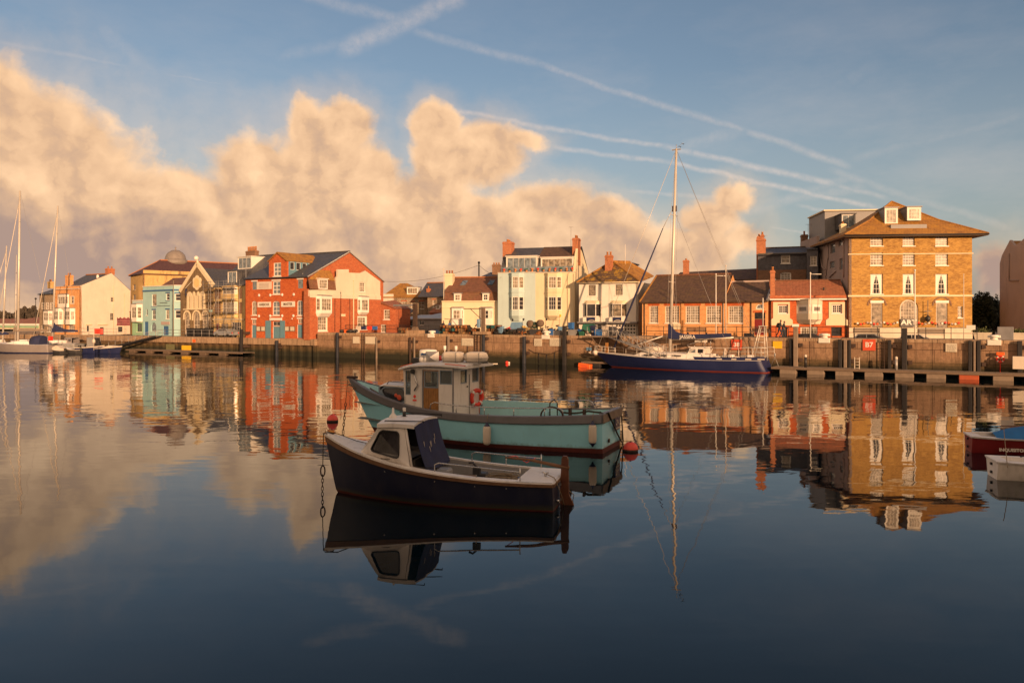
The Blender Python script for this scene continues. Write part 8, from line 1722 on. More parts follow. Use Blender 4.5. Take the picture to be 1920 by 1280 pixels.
wp = P(898, 497, 121); wire('telephone wire sagging from the warehouse gable to the telegraph pole', P(713, 527, 131), wp, .9); wire('telephone wire between telegraph pole and chimney of the pale blue house', wp, P(940, 520, 106), .3)
# gantry pillar and davit
t_ = qthing('gantry', 'heavy dark gantry pillar with a horizontal arm on a concrete block', 'gantry', 778.5, 1.5, QT); zt = qz(778.5, 569, 1.5) - QT; za = -(qs(778.5, 1.5) - qs(738, 1.5))
MB().box(-1.1, 1.1, -.7, .7, 0, .45).build('plinth', M['coping'], t_); MB().box(-.26, .26, -.2, .2, .45, zt).build('pillar', M['iron'], t_); MB().loft([[(-.4, -.4, .451), (.4, -.4, .451), (.4, .4, .451), (-.4, .4, .451)], [(-.28, -.22, .9), (.28, -.22, .9), (.28, .22, .9), (-.28, .22, .9)]], cap=True).build('foot', M['wood'], t_)
MB().box(za, -.25, -.1, .1, zt - .32, zt - .08).build('arm', M['lead'], t_); MB().tube([(-1.6, 0, zt - .2), (-.25, 0, zt - .9)], .08, 5).build('strut', M['lead'], t_)
t_ = qthing('davit', 'weathered timber davit with iron jib over the wall steps', 'crane', 906, -.1, 0); zt = qz(906, 577, -.1); za = -(qs(906, -.1) - qs(869, -.1))
MB().box(-.2, .2, -.2, .2, 1.2, zt).build('post', M['wood'], t_); MB().box(-1.3, .9, -.45, .45, QT + .02, QT + .38).build('beam', M['coping'], t_); MB().tube([(za, 0, zt - .12), (0, 0, zt - .12)], .05, 6).build('jib', M['iron'], t_); MB().tube([(za + 1.1, 0, zt - .15), (-.2, 0, zt - 1.5)], .04, 6).build('strut', M['iron'], t_); MB().bev(-.9, -.45, -.2, .2, zt - 2.5, zt - 1.4, .08).build('winch_box', M['bluegrey'], t_)
# gangway down to the yacht berth
a = Q(1150, -.6, QT - .1); c = Q(1258, -1.6, 1.1); gw = thing('gangway', 'grey steel lattice gangway sloping down behind the yacht bow', 'gangway', tuple(a)); dv = c - a
for off in (0, -1.3):
    o_ = Vector((-NX * off * -1, -NY * off * -1, 0)); mb = MB(); n = 7
    for h_ in (0, 1.05): mb.tube([tuple(o_ + Vector((0, 0, h_))), tuple(o_ + dv + Vector((0, 0, h_)))], .06 if h_ == 0 else .04, 5)
    for k in range(n + 1): q_ = o_ + dv * (k / n); mb.tube([tuple(q_), tuple(q_ + Vector((0, 0, 1.05)))], .035, 5); 
    for k in range(n): q_ = o_ + dv * (k / n); q2 = o_ + dv * ((k + 1) / n); mb.tube([tuple(q_ + Vector((0, 0, 1.05 * (k % 2)))), tuple(q2 + Vector((0, 0, 1.05 * (1 - k % 2))))], .03, 5)
    mb.build('truss', M['galv'], gw)
nv = Vector((NX, NY, 0)) * 1.3; MB().slab([tuple(-nv), tuple(dv - nv), tuple(dv), (0, 0, 0)], .06).build('deck', M['lead'], gw)
t_ = qthing('landing_stage', 'cantilevered landing platform with railings at the top of the grey gangway', 'platform', 1130, -.7, QT - .12)
MB().box(-1.8, 2.6, -.6, .6, 0, .12).build('deck', M['oldwood'], t_); pr = MB()
for k in range(5): pr.cyl(-1.7 + k * 1.05, -.55, .12, 1.2, .03, 5)
pr.tube([(-1.7, -.55, 1.2), (2.5, -.55, 1.2)], .03, 5).tube([(-1.7, -.55, .7), (2.5, -.55, .7)], .022, 5); pr.build('guard_rail', M['galv'], t_)
for s_ in (-1.2, .2, 1.6): MB().tube([(s_, -.5, 0), (s_ + .5, .55, -1.3)], .06, 5).build('brace', M['wood'], t_)
MB().box(-1.25, 2.0, -.72, -.61, -.02, .0).build('edge', M['wood'], t_)
# ------------------------------------------------------------------ pontoons
M['maroonfloat'] = paint('faded_orange_float', (.42, .085, .03), .7, .2, 3, dirt=.4)
def pontoon(px0, px1, d_, lb, ztop, w_=2.2, fm='oldwood', pitch=2.6, special=None):
    s0, s1 = qs(px0, d_), qs(px1, d_); x0, y0 = QXY(s0, d_); t_ = thing('pontoon', lb, 'pontoon', (x0, y0, 0), QRZ); L_ = s1 - s0; k = 0
    x_ = 0
    while x_ < L_: e_ = min(L_, x_ + 2.4); MB().box(x_ + .01, e_ - .01, 0, w_, ztop - .05, ztop).build('deck_board', M['oldwood'], t_); x_ += 2.4
    MB().box(0, L_, -.06, -.003, ztop - .2, ztop + .01).box(0, L_, w_ + .003, w_ + .06, ztop - .2, ztop + .01).build('edge_beam', M['wood'], t_)
    x_ = .8
    while x_ + 1.5 < L_: MB().bev(x_, x_ + 1.55, .02, w_ - .02, -.3, ztop - .21, .04).build('float', M['maroonfloat'] if special and abs(x_ - special) < 1.3 else M[fm], t_); x_ += pitch
    return t_
sp_ = qs(1773, -2.7) - qs(1446, -2.7) ; pontoon(1446, 1985, -2.7, 'long wooden walkway pontoon on pale floats along the right hand quay', .62, special=sp_); pontoon(236, 455, -3.0, 'low dark pontoon along the sheet piled quay on the left', .42, fm='wood', pitch=4.5)
pontoon(1090, 1150, -.95, 'short dark pontoon end behind the yacht bow', .5, .8, 'blackwood')
for px_, lb in ((1510.5, 'black and white service bollard on the pontoon right of the yacht'), (1680.5, 'grey service pedestal on the pontoon below the ART sign')):
    t_ = qthing('service_pedestal', lb, 'pedestal', px_, -1.7, .62); MB().cyl(0, 0, 0, 1.0, .13, 10).build('body', M['black' if px_ < 1600 else 'galv'], t_); MB().lathe((0, 0, 1.001), [(.13, 0), (.13, .14), (.08, .26)], 10).build('cap', M['offwhite'], t_)
t_ = qthing('fork_post', 'small grey bicycle-like stand on the pontoon at the yacht stern', 'stand', 1453, -1.8, .62); MB().tube([(-.4, 0, 0), (0, 0, 1.0), (.35, 0, 0)], .035, 5).cyl(0, 0, 1.0, 1.35, .09, 6).build('frame', M['galv'], t_)
# left gangway
a = Q(304, -.4, 2.6); c = Q(216, -3.2, .6); dv = c - a; gw = thing('gangway', 'dark sloping gangway with handrails going down to the left pontoon', 'gangway', tuple(a))
for off in (0, 1.2):
    o_ = Vector((-NX * off, -NY * off, 0)); mb = MB().tube([tuple(o_), tuple(o_ + dv)], .15, 4, smooth=False); mb.build('beam', M['blackwood'], gw); mb = MB().tube([tuple(o_ + Vector((0, 0, 1))), tuple(o_ + dv + Vector((0, 0, 1)))], .03, 5)
    for k in range(8): q_ = o_ + dv * (k / 7); mb.tube([tuple(q_), tuple(q_ + Vector((0, 0, 1)))], .03, 5)
    mb.build('handrail', M['galv'], gw)
# ------------------------------------------------------------------ fishing gear on the quay
def pot_mesh():
    t_ = thing('lobster_pot', None, 'lobster pot', (0, 0, 0)); f_ = MB(); 
    for x_ in (-.33, 0, .33): f_.tube([(x_, -.22, 0), (x_, -.22, .18)] + [(x_, -.22 * cos(a), .18 + .2 * sin(a)) for a in (pi / 4, pi / 2, 3 * pi / 4)] + [(x_, .22, .18), (x_, .22, 0)], .02, 4)
    for y_, z_ in ((-.22, 0), (.22, 0), (0, .38), (-.22, .18)): f_.tube([(-.33, y_, z_), (.33, y_, z_)], .02, 4)
    f_.build('frame', M['black'], t_); n_ = MB(); n_.loft([[(x_, -.21, .01)] + [(x_, -.20 * cos(a), .18 + .18 * sin(a)) for a in [pi * k / 6 for k in range(7)]] + [(x_, .21, .01)] for x_ in (-.31, .31)], cap=True); n_.build('netting', M['darkrope'], t_); return t_
nets = [paint('orange_netting', (.36, .13, .035), .9, .6, 6, dirt=.5), paint('teal_netting', (.03, .16, .17), .9, .5, 6, dirt=.4), paint('tan_netting', (.30, .17, .07), .9, .5, 6, dirt=.5), M['darkrope']]
p0 = pot_mesh(); first = True; rr = random.Random(21); spots = []
for px_ in range(829, 899, 6):
    for lv in range(3):
        if not (px_ > 880 and lv == 2): spots.append((px_ + rr.uniform(-1, 1), rr.choice((.5, 1.1)) + (lv % 2) * .1, lv))
for px_ in (917, 921, 926, 930, 936): 
    for lv in range(3): spots.append((px_, .9 + .3 * (px_ % 2), lv))
spots += [(752 + 5 * k, 2.4, lv) for k in range(5) for lv in range(2)]
for (px_, d_, lv) in spots:
    lab = 'small netted lobster pot in the long stack below the cream house windows' if px_ < 905 else 'dark lobster pot stacked right of the davit'
    if px_ < 800: lab = 'lobster pot stacked against the barred railing left of the gantry'
    o = p0 if first else copy_tree(p0); first = False; o.location = Q(px_, d_, QT + lv * .4); o.rotation_euler = (0, 0, QRZ + rr.uniform(-.5, .5)); o['label'] = lab; o['group'] = 'lobster pots stacked on the quay'
    o.children[1].data = o.children[1].data.copy(); o.children[1].data.materials[0] = rr.choice([nets[0], nets[0], nets[2], nets[2], nets[1], nets[3]])
def crate(px_, d_, w_, h_, m_, lb, z=QT, cat='crate', name='fish_crate', dep=.5, tilt=0.):
    t_ = qthing(name, lb, cat, px_, d_, z); t_.rotation_euler = (0, tilt, QRZ + random.uniform(-.2, .2)); MB().loft([[(a * s_ * w_ / 2, c * s_ * dep / 2, z_) for a, c in ((-1, -1), (1, -1), (1, 1), (-1, 1))] for s_, z_ in ((.88, 0), (1, h_), (1.06, h_), (1.06, h_ + .04), (.94, h_ + .04), (.84, h_ * .4))], cap=True).build('body', M[m_], t_); return t_
C_ = [(939, .8, .75, 1.0, 'bluegrey', 'faded blue tub with pale patch left of the big blue sheet'), (948, 1.0, .7, .7, 'dkgrey', 'black tub beside the faded blue tub'), (963, .7, .75, .65, 'dkgrey', 'black crate in front of the big pale blue sheet'), (978, .7, 1.0, .8, 'dkgrey', 'black tub topped with an orange coil'), (1003, .5, 1.35, .65, 'dkgrey', 'wide black fish box right of the yellow gear'), (1035, .8, .5, .7, 'bluep', 'dark blue crate right of the white bollard'), (1045, .8, 1.2, .55, 'grey', 'long grey fish box behind the notices'), (1052, 1.2, .7, 1.0, 'bluegrey', 'teal-blue bin left of the tall black pile'), (1071, 1.0, .6, 1.5, 'bluep', 'tall blue bin right of the tall black pile'), (1074, .5, 1.1, .65, 'grey', 'grey box right of the tall black pile'), (1089, .8, .8, .7, 'bluep', 'blue crate heap left of the green tarpaulin'), (1092, .4, .7, .45, 'greenp', 'small green crate below the blue crates'), (1113, .6, .55, 1.2, 'navy', 'dark blue bin right of the green tarpaulin'), (1122, .5, .9, .7, 'bluep', 'purple-blue box on the landing platform'), (1137, .6, .8, 1.1, 'offwhite', 'tall white cabinet beside the noticeboard on the landing'), (1148, .7, .9, 1.0, 'dkgrey', 'dark board with coloured marks on the landing'), (650, 1.0, .6, .4, 'orange', 'orange crate among black bin bags on the wall'), (668, 1.8, .9, .5, 'offwhite', 'white box behind the railing left of the red and blue bins')]
for (px_, d_, w_, h_, m_, lb) in C_: crate(px_, d_, w_, h_, m_, lb)
M['orangenet'] = nets[0]
def heap(px_, d_, w_, h_, m_, lb, name='gear_heap', cat='fishing gear', n=26, sd=1, rad=.1):
    r = random.Random(sd); t_ = qthing(name, lb, cat, px_, d_, QT); mb = MB()
    for k in range(n):
        x_ = r.gauss(0, w_ * .25); z_ = abs(r.gauss(0, h_ * .4)); mb.tube([(x_, r.uniform(-.3, .3), z_), (x_ + r.uniform(-.4, .4), r.uniform(-.3, .3), z_ + r.uniform(-.1, .35)), (x_ + r.uniform(-.4, .4), r.uniform(-.3, .3), max(.05, z_ + r.uniform(-.2, .2)))], rad * r.uniform(.4, 1.1), 5)
    mb.build('tangle', M[m_], t_); return t_
for i, (px_, d_, w_, h_, m_, lb) in enumerate([(985, 1.2, 1.0, 1.1, 'yellowp', 'tangle of yellow rope and floats between black tubs'), (992, .9, .9, .8, 'rope', 'heap of pale rope left of the wide black box'), (1015, 1.0, 1.3, 1.0, 'blackwood', 'dark mound of netting right of the wide black box'), (978, .6, .6, .5, 'orangenet', 'orange coil lying on the black tub'), (999, 1.4, 1.2, 1.5, 'rope', 'pale nets piled high behind the wide black box'), (955, 1.4, 1.3, 1.0, 'red', 'red ropes and tackle behind the faded blue tub'), (1103, .5, .9, .4, 'offwhite', 'pale net heap under the green tarpaulin'), (1022, .5, .5, .9, 'offwhite', 'white rags hanging over the edge left of the bollard'), (1165, 1.6, 1.6, .8, 'dkgrey', 'dark bicycles and tackle outside the white house shop'), (932, .6, 1.1, 1.1, 'blackwood', 'black buoys and tackle left of the faded blue tub'), (1046, 1.3, 1.5, 1.0, 'iron', 'rusty trawl gear behind the long grey box'), (890, 1.5, .8, 1.2, 'rope', 'pale floats hanging beside the davit post'), (958, .4, 1.0, .5, 'darkrope', 'dark matted netting at the foot of the pale blue sheet'), (970, .3, 1.2, .35, 'iron', 'rusty chain heap below the pale blue sheet'), (1029, 1.2, 1.0, 1.1, 'darkrope', 'dark netting mound right of the white bollard'), (1063, .6, 1.0, .6, 'darkrope', 'dark rope pile just right of the tall black pile'), (1080, .6, 1.0, .8, 'blackwood', 'black tackle between grey box and blue crates'), (1098, .5, 1.2, .6, 'darkrope', 'dark rope heap before the green tarpaulin'), (1010, .4, .8, .3, 'orangenet', 'orange rope end beside the wide black box')]): heap(px_, d_, w_, h_, m_, lb, sd=i)
# pale blue sheet, green tarpaulin, wheels, flags
M['darkgreen'] = paint('dark_green_net', (.03, .06, .04), .9, .4, 4)
def sheet(px_, d_, w_, h_, m_, lb, name='tarpaulin', lean=.3):
    t_ = qthing(name, lb, 'tarpaulin', px_, d_, QT); MB().loft([[(-w_ * .5 * s_, -.45 + y_, z_), (w_ * .5 * s_, -.45 + y_, z_), (w_ * .46 * s_, .4, z_), (-w_ * .46 * s_, .4, z_)] for s_, y_, z_ in ((.85, 0, .15), (1, 0, h_ * .35), (.97, lean * .4, h_ * .8), (.9, lean, h_))], cap=True).build('cover', M[m_], t_); return t_
sheet(969, 1.5, 1.5, 1.55, 'bluegrey', 'large faded pale blue sheeted box in front of the pale blue house'); sheet(1104, .9, 1.5, 1.35, 'greenp', 'large green tarpaulin covered box beside the landing platform'); sheet(1001, 1.9, .8, 1.6, 'darkgreen', 'dark green leaning net panel on the wide black box')
for px_, y_, lb in ((994, 603, 'left of two round net drums standing above the gear'), (1013, 602, 'right of two round net drums standing above the gear')):
    t_ = qthing('net_drum', lb, 'drum', px_, 1.6, qz(px_, y_ + 4, 1.6)); MB().lathe((0, 0, 0), [(.1, -.2), (.45, -.18), (.45, -.1), (.2, -.08), (.2, .08), (.45, .1), (.45, .18), (.1, .2)], 16, 'Y').build('drum', M['wood'], t_); MB().cyl(0, 0, -.9, 0, .05, 5).build('stand', M['iron'], t_)
for px_, y_, c_, lb in ((959.5, 600, 'black', 'left black marker flag sticking up by the pale blue sheet'), (980, 599, 'black', 'right black marker flag sticking up by the pale blue sheet'), (1023, 599, 'black', 'black marker flag right of the net drums'), (1049, 592, 'yellowp', 'small yellow marker flag before the cream house')):
    zt = qz(px_, y_, 1.4) - QT; t_ = qthing('marker_flag', lb, 'flag', px_, 1.4, QT); MB().cyl(0, 0, 0, zt + .2, .02, 5).build('pole', M['wood'], t_); MB().loft([[(0, 0, zt + .2), (.25, .05, zt + .12)], [(0, 0, zt - .12), (.22, -.03, zt - .15)]], closed=False).build('cloth', M[c_], t_)
for i, (px_, d_, m_, lb) in enumerate(((641, .9, 'black', 'black bin bag left of the orange crate on the wall'), (655, .8, 'black', 'bigger heap of black bin bags right of the orange crate'), (664, 1.0, 'black', 'small black bin bag under the railing end'))):
    t_ = qthing('bin_bag', lb, 'bag', px_, d_, QT); MB().sphere((0, 0, .22), .42, 10, 7, (1.3 if i == 1 else .8, .8, .6)).sphere((.3, .05, .3), .3, 8, 6, (1.2, .8, .7)).build('bag', M[m_], t_)
for px_, m_, lb in ((672, 'offwhite', 'white oblong panel hung on the railing by the bay windows'), (682, 'navy', 'navy panel hung on the railing beside a red one'), (693, 'red', 'red and white panel hung on the barred railing'), (703, 'bluep', 'bright blue bundle tied on the barred railing')): qone(MB().bev(-.45, .45, -.08, .08, .45, .95, .02), 'banner', m_, lb, 'banner', px_, 3.0, QT)
# wheelie bins and cars on the low quay and the road
for k in range(5):
    t_ = qthing('wheelie_bin', ('leftmost', 'second from left', 'middle', 'second from right', 'rightmost')[k] + ' black wheelie bin in the row left of the silver car', 'bin', 357 + 9 * k, 2.6, 2.5, 'row of black wheelie bins'); MB().loft([[(a * s_ * .42, c * s_ * .5, z_) for a, c in ((-1, -1), (1, -1), (1, 1), (-1, 1))] for s_, z_ in ((.8, .08), (1, 1.25), (1.05, 1.26), (1.05, 1.36))], cap=True).build('body', M['black'], t_); MB().bev(-.46, .46, -.55, .55, 1.361, 1.45, .04).build('lid', M['black'], t_)
M['carpaint'] = paint('silver_car_paint', (.26, .28, .31), .3, .05, 1, dirt=.05, coat=.6, bmp=0); M['cardark'] = paint('dark_car_paint', (.03, .035, .05), .3, .05, 1, coat=.6, bmp=0); M['carwhite'] = paint('white_car_paint', (.66, .64, .60), .3, .05, 1, coat=.6, bmp=0)
def car(px_, d_, m_, lb, z=GZ, flip=1, L_=4.3):
    t_ = qthing('parked_car', lb, 'car', px_, d_, z); h = L_ / 2; W_ = .86
    prof = [(-h, .35), (-h, .78), (-h + .15, .92), (-h + .75, .98), (-.95, 1.40), (.75, 1.43), (h - .5, .98), (h - .02, .9), (h, .35)]; prof = [(flip * a, c) for a, c in prof]
    if flip < 0: prof = prof[::-1]
    MB().prism([(p_[0], p_[1]) for p_ in prof[:]], -W_, W_).build('body', m_ if not isinstance(m_, str) else M[m_], t_)
    for sg in (-1, 1):
        for x_ in (-h + .8, h - .85): MB().lathe((x_, sg * (W_ - .08), .33), [(.05, -.11), (.33, -.1), (.33, .1), (.2, .115), (.05, .1)], 16, 'Y').build('wheel', M['tyre'], t_)
        gw_ = [(-h + 1.0, 1.0), (-.88, 1.34), (-.1, 1.37), (-.1, 1.0)]; g2_ = [(-.02, 1.0), (-.02, 1.37), (.68, 1.37), (h - .95, 1.0)]
        for g_ in (gw_, g2_): MB().prism([(flip * a, c) for a, c in g_], sg * W_ - .01 * sg, sg * W_ + .012 * sg).build('side_window', M['glass'], t_)
    MB().box(flip * (h - .02) - .02, flip * (h - .02) + .03, -.8, -.5, .62, .82).box(flip * (h - .02) - .02, flip * (h - .02) + .03, .5, .8, .62, .82).build('tail_light', M['red'], t_); return t_
car(425, 3.4, 'carpaint', 'silver estate car parked behind the galvanised railing', 2.5); car(392, 5.6, 'cardark', 'dark car partly hidden behind the wheelie bins', 2.5); car(449, 5.6, 'cardark', 'dark car parked by the scaffold at the pile end', 2.5)
for px_, m_, lb, fl_ in ((1515, 'cardark', 'dark hatchback roof showing above the wall by the white bollard', 1), (1628, 'carpaint', 'silver car behind the bench below the golden block', 1), (1612 + 100, 'carwhite', 'pale car with red tail light below the ART sign', 1), (1397, 'cardark', 'greenish dark car behind the railing near the maroon door', -1), (1248, 'cardark', 'dark car roof left of the bench by the orange hall', 1), (806, 'cardark', 'dark blue car in front of the zinc roofed shed', 1)): car(px_, 7.4 if px_ > 900 else 9, m_, lb, GZ, fl_)
# ================================================================== people
def skinned(name, joints, edges, mat_, parent, sub=1, root=0):
    me = bpy.data.meshes.new(name); me.from_pydata([j[0] for j in joints], edges, []); o = bpy.data.objects.new(name, me); COL.objects.link(o)
    md = o.modifiers.new('skin', 'SKIN'); md.use_smooth_shade = True
    sv = me.skin_vertices[0].data
    for i, j in enumerate(joints): sv[i].radius = j[1] if isinstance(j[1], tuple) else (j[1], j[1]); sv[i].use_root = (i == root)
    s_ = o.modifiers.new('sub', 'SUBSURF'); s_.levels = sub; s_.render_levels = sub
    dg = bpy.context.evaluated_depsgraph_get(); m2 = bpy.data.meshes.new_from_object(o.evaluated_get(dg)); bpy.data.objects.remove(o)
    m2.materials.clear(); m2.materials.append(mat_); m2.polygons.foreach_set('use_smooth', [True] * len(m2.polygons)); r = bpy.data.objects.new(name, m2); COL.objects.link(r); r.parent = parent; return r
def person(px_, d_, z, lb, coat, trousers, H=1.76, lean=.0, stride=.32, face=-1, pack=None, arm=.25, rz=None, hair='black', hood=False):
    t_ = thing('person', lb, 'person', tuple(Q(px_, d_, z)), QRZ if rz is None else rz); k = H / 1.76; f = face
    def J(x, y, z_, r): return ((f * x * k, y * k, z_ * k), tuple(q * k for q in r) if isinstance(r, tuple) else r * k)
    L = lean
    js = [J(0, 0, .95, (.13, .11)), J(L * .5, 0, 1.15, (.13, .10)), J(L, 0, 1.38, (.16, .10)), J(L * 1.25, 0, 1.52, .055), J(L * 1.4 + .03, 0, 1.66, (.085, .10)), J(L * 1.4 + .02, 0, 1.74, (.07, .08)),
          J(.02, .10, .88, .09), J(stride * .6, .11, .50, .062), J(stride * .75, .11, .10, .045), J(stride * .75 + .15, .11, .045, .04),
          J(-.02, -.10, .88, .09), J(-stride * .25, -.11, .50, .062), J(-stride * .9, -.11, .13, .045), J(-stride * .9 + .13, -.11, .045, .04),
          J(L, .19, 1.42, .06), J(L + arm * .2, .24, 1.15, .045), J(L + arm, .20, .98, .035), J(L, -.19, 1.42, .06), J(L - arm * .3, -.24, 1.15, .045), J(L + arm * .3, -.2, .95, .035)]
    ed = [(0, 1), (1, 2), (2, 3), (3, 4), (4, 5), (0, 6), (6, 7), (7, 8), (8, 9), (0, 10), (10, 11), (11, 12), (12, 13), (2, 14), (14, 15), (15, 16), (2, 17), (17, 18), (18, 19)]
    skinned('body', js, ed, trousers, t_)
    # coat over the trunk and sleeves, slightly larger than the body
    cj = [J(0, 0, .86, (.175, .14)), J(L * .5, 0, 1.12, (.16, .135)), J(L, 0, 1.38, (.18, .135)), J(L * 1.2, 0, 1.48, .08), J(L, .2, 1.41, .08), J(L + arm * .2, .26, 1.14, .062), J(L + arm * .9, .21, 1.0, .05), J(L, -.2, 1.41, .08), J(L - arm * .3, -.26, 1.14, .062), J(L + arm * .25, -.21, .98, .05)]
    skinned('jacket', cj, [(0, 1), (1, 2), (2, 3), (2, 4), (4, 5), (5, 6), (2, 7), (7, 8), (8, 9)], coat, t_)
    hx = f * (L * 1.4 + .03) * k; MB().sphere((hx, 0, 1.655 * k), .098 * k, 14, 10, (1, .85, 1.18)).sphere((hx + f * .095 * k, 0, 1.64 * k), .02 * k, 6, 4).sphere((hx, .085 * k, 1.64 * k), .022 * k, 6, 4, (1, .4, 1.4)).sphere((hx, -.085 * k, 1.64 * k), .022 * k, 6, 4, (1, .4, 1.4)).build('head', M['skin'], t_)
    MB().sphere((hx - f * .018 * k, 0, 1.69 * k), .108 * k, 12, 8, (1, .9, 1.0)).build('hair', M[hair], t_)
    for yy_, jx, jz in ((.205, L + arm, .965), (-.205, L + arm * .3, .93)):
        hd = MB().sphere((f * jx * k, yy_ * k, jz * k), .042 * k, 8, 5, (1, .6, 1.2))
        for q_ in range(4): hd.tube([(f * (jx + .01 * q_ - .015) * k, yy_ * k, (jz - .03) * k), (f * (jx + .012 * q_) * k, yy_ * k, (jz - .075 - .006 * (q_ % 3)) * k), (f * (jx + .02 + .01 * q_) * k, yy_ * k, (jz - .10) * k)], .009 * k, 5)
        hd.tube([(f * (jx + .03) * k, yy_ * k, jz * k), (f * (jx + .055) * k, yy_ * k, (jz - .04) * k)], .011 * k, 5); hd.build('hand', M['skin'], t_)
    for fx, yy_ in ((stride * .75, .11), (-stride * .9, -.11)): MB().bev(f * fx * k - .07 if f > 0 else f * fx * k - .2, f * fx * k + .2 if f > 0 else f * fx * k + .07, yy_ * k - .045, yy_ * k + .045, 0, .09, .02).build('shoe', M['black'], t_)
    if pack: MB().bev(f * (L - .16) * k - .15, f * (L - .16) * k + .1, -.17, .17, 1.02 * k, 1.48 * k, .07).sphere((f * (L - .26) * k, 0, 1.2 * k), .17, 8, 6, (.9, .9, 1.3)).build('backpack', M[pack], t_)
    return t_
jd = paint('dark_jacket', (.02, .022, .03), .85, .25, 5); jj = paint('dark_denim', (.03, .04, .07), .9, .2, 6); jb = paint('brown_jacket', (.07, .04, .025), .85, .25, 5)
person(1461, 1.3, QT, 'person with bulky dark backpack walking right along the quay above the yellow sign', jd, jj, 1.82, .10, .34, 1, 'black', .3)
person(1467.5, 1.9, QT, 'second walker in dark clothes just ahead of the one with the backpack', jd, jj, 1.70, .12, .34, 1, None, .45)
person(831, 1.8, QT, 'person in dark jacket standing at the left end of the lobster pots', jd, jj, 1.7, .02, .06, 1, None, .1); person(843.5, 2.0, QT, 'person in blue top standing behind the stacked lobster pots', M['bluep'], jj, 1.72, .02, .06, -1, None, .1); person(522, 2.4, 2.5, 'person in light brown clothes in the doorway of the brick warehouse', jb, M['rope'], 1.7, .0, .05, 1, None, .1)
person(66, -3.2, 1.5, 'person in dark jacket standing in the cockpit of the white yacht', jd, jj, 1.7, .05, .05, 1, None, .2) if False else None
# ================================================================== trees and the far shore
def leafcloud(o_name, c, rad, n, size, m_, parent, seed, lobes=14):
    r = random.Random(seed); L_ = []
    for k in range(lobes):
        a = r.uniform(0, 2 * pi); e = r.uniform(-.6, 1.2); rr_ = r.uniform(.35, .85); L_.append((Vector((rad[0] * rr_ * cos(a) * cos(e), rad[1] * rr_ * sin(a) * cos(e), rad[2] * rr_ * sin(e))), r.uniform(.28, .5)))
    mb = MB()
    for k in range(n):
        lc, lr = r.choice(L_); v = Vector((r.gauss(0, 1), r.gauss(0, 1), r.gauss(0, 1))).normalized() * (r.random() ** .4) * lr * 1.15; p_ = Vector(c) + lc + Vector((v.x * rad[0], v.y * rad[1], v.z * rad[2]))
        a = Vector((r.uniform(-1, 1), r.uniform(-1, 1), r.uniform(-1, 1))).normalized(); b_ = a.orthogonal().normalized(); s_ = size * r.uniform(.6, 1.5); mb.add([p_ - a * s_, p_ - b_ * s_ * .5, p_ + a * s_, p_ + b_ * s_ * .5], [(0, 1, 2, 3)])
    return mb.build(o_name, m_, parent, fix=False)
def tree(px_, D, ytop, w_, lb, m_='leafdark', z0=GZ, seed=1, n=5200, size=.16, name='tree', low=.25):
    b_ = PZ(px_, z0, D); H_ = CAMZ - (ytop - HY) / F * D - z0; t_ = thing(name, lb, 'tree', tuple(b_)); W_ = w_ / F * D / 2
    tr_ = MB().tube([(0, 0, -.1), (.08, 0, H_ * .3), (.0, .05, H_ * .6)], [H_ * .035, H_ * .028, H_ * .012], 8)
    r = random.Random(seed)
    for k in range(6): a = k * 1.1; tr_.tube([(0, 0, H_ * (.22 + .06 * k)), (cos(a) * W_ * .5, sin(a) * W_ * .5, H_ * (.45 + .06 * k))], [H_ * .014, H_ * .005], 5)
    tr_.build('trunk', M['bark'], t_); leafcloud('crown', (0, 0, H_ * (low + 1) / 2), (W_, W_, H_ * (1 - low) / 2 * 1.02), n, size, M[m_], t_, seed); return t_
tree(1842, 99, 553, 52, 'dense dark evergreen tree between the golden block and pinkish building', seed=3, n=9000, low=.0); tree(1862, 101, 551, 42, 'slightly smaller dark evergreen touching the pinkish building', seed=8, n=6500, low=.0)
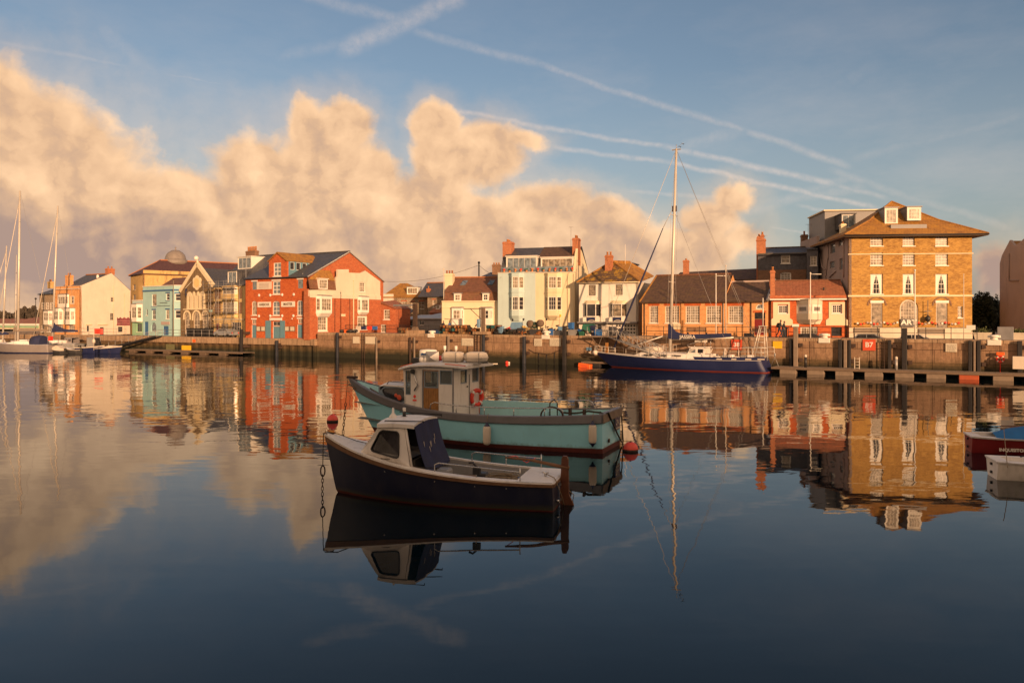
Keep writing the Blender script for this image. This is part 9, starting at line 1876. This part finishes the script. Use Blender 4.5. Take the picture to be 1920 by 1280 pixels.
for i, (px_, yt) in enumerate(((3, 586), (12, 584), (23, 588), (36, 583), (46, 576), (55, 579), (63, 578), (72, 580), (-8, 584), (82, 577), (-20, 582))): tree(px_, 520 + 8 * (i % 3), yt, 17, 'hazy brown-green tree in the belt on the far left shore', 'farleaf' if 'farleaf' in M else (M.update(farleaf=paint('winter_woodland', (.075, .06, .045), .9, .4, .3)) or 'farleaf'), GZ, i + 30, 1500, .8, low=.05).__setitem__('group', 'trees on the far shore')
hill = MB(); R = []
for i in range(41): x_ = -620 + i * 14; R.append([(x_, 560, 0), (x_, 575, 8 + 3 * sin(i * .7)), (x_, 640, 11 + 2 * sin(i * .4)), (x_, 900, 12)])
struct(hill.loft(R, closed=False, smooth=True).build('far_hill', M['farleaf']))
b = Bld('marina_building', 'long low building with white fascia and pale green band at the far left', -60, 262, 73, 246, cat='building'); He = b.at(40, 607)[1]
b.front.wall([(0, 0), (b.w, 0), (b.w, He), (0, He)], M['cream']); b.front.rect(0, He - 1.2, b.w, He - .6, 'green', 'green_band', -.3, -.004, px=False); b.front.rect(0, He - .55, b.w, He + .1, 'white', 'fascia', -.6, .2, px=False); b.body(12, He, 'cream'); b.roof([[(0, .3, He), (b.w, .3, He), (b.w, 10, He + 1.6), (0, 10, He + 1.6)]], 'tile_red')
b = Bld('far_warehouse', 'low far building with terracotta roof behind the yacht masts', 30, 300, 76, 290, cat='building'); He = b.at(50, 601)[1]; b.front.wall([(0, 0), (b.w, 0), (b.w, He), (0, He)], M['brick_red2']); b.body(12, He, 'brick_red2'); b.roof([[(0, -.3, He), (b.w, -.3, He), (b.w, 8, He + 1.4), (0, 8, He + 1.4)]], 'tile_red')
# seagulls near the masthead
for px_, py_, lb in ((1281.5, 269.5, 'small dark bird gliding just right of the yacht masthead'), (1276, 275, 'second small bird perched by the masthead')):
    c = P(px_, py_, 84); tag(MB().loft([[(-.28, 0, .08), (-.26, .1, .09)], [(-.1, -.05, .0), (-.1, .1, .0)], [(0, -.08, -.04), (0, .14, -.04)], [(.1, -.05, 0), (.1, .1, 0)], [(.28, 0, .1), (.26, .1, .1)]], closed=False).sphere((0, .02, -.05), .06, 8, 5, (.8, 2, .8)).build('bird', M['black'], None, tuple(c)), lb, 'bird')
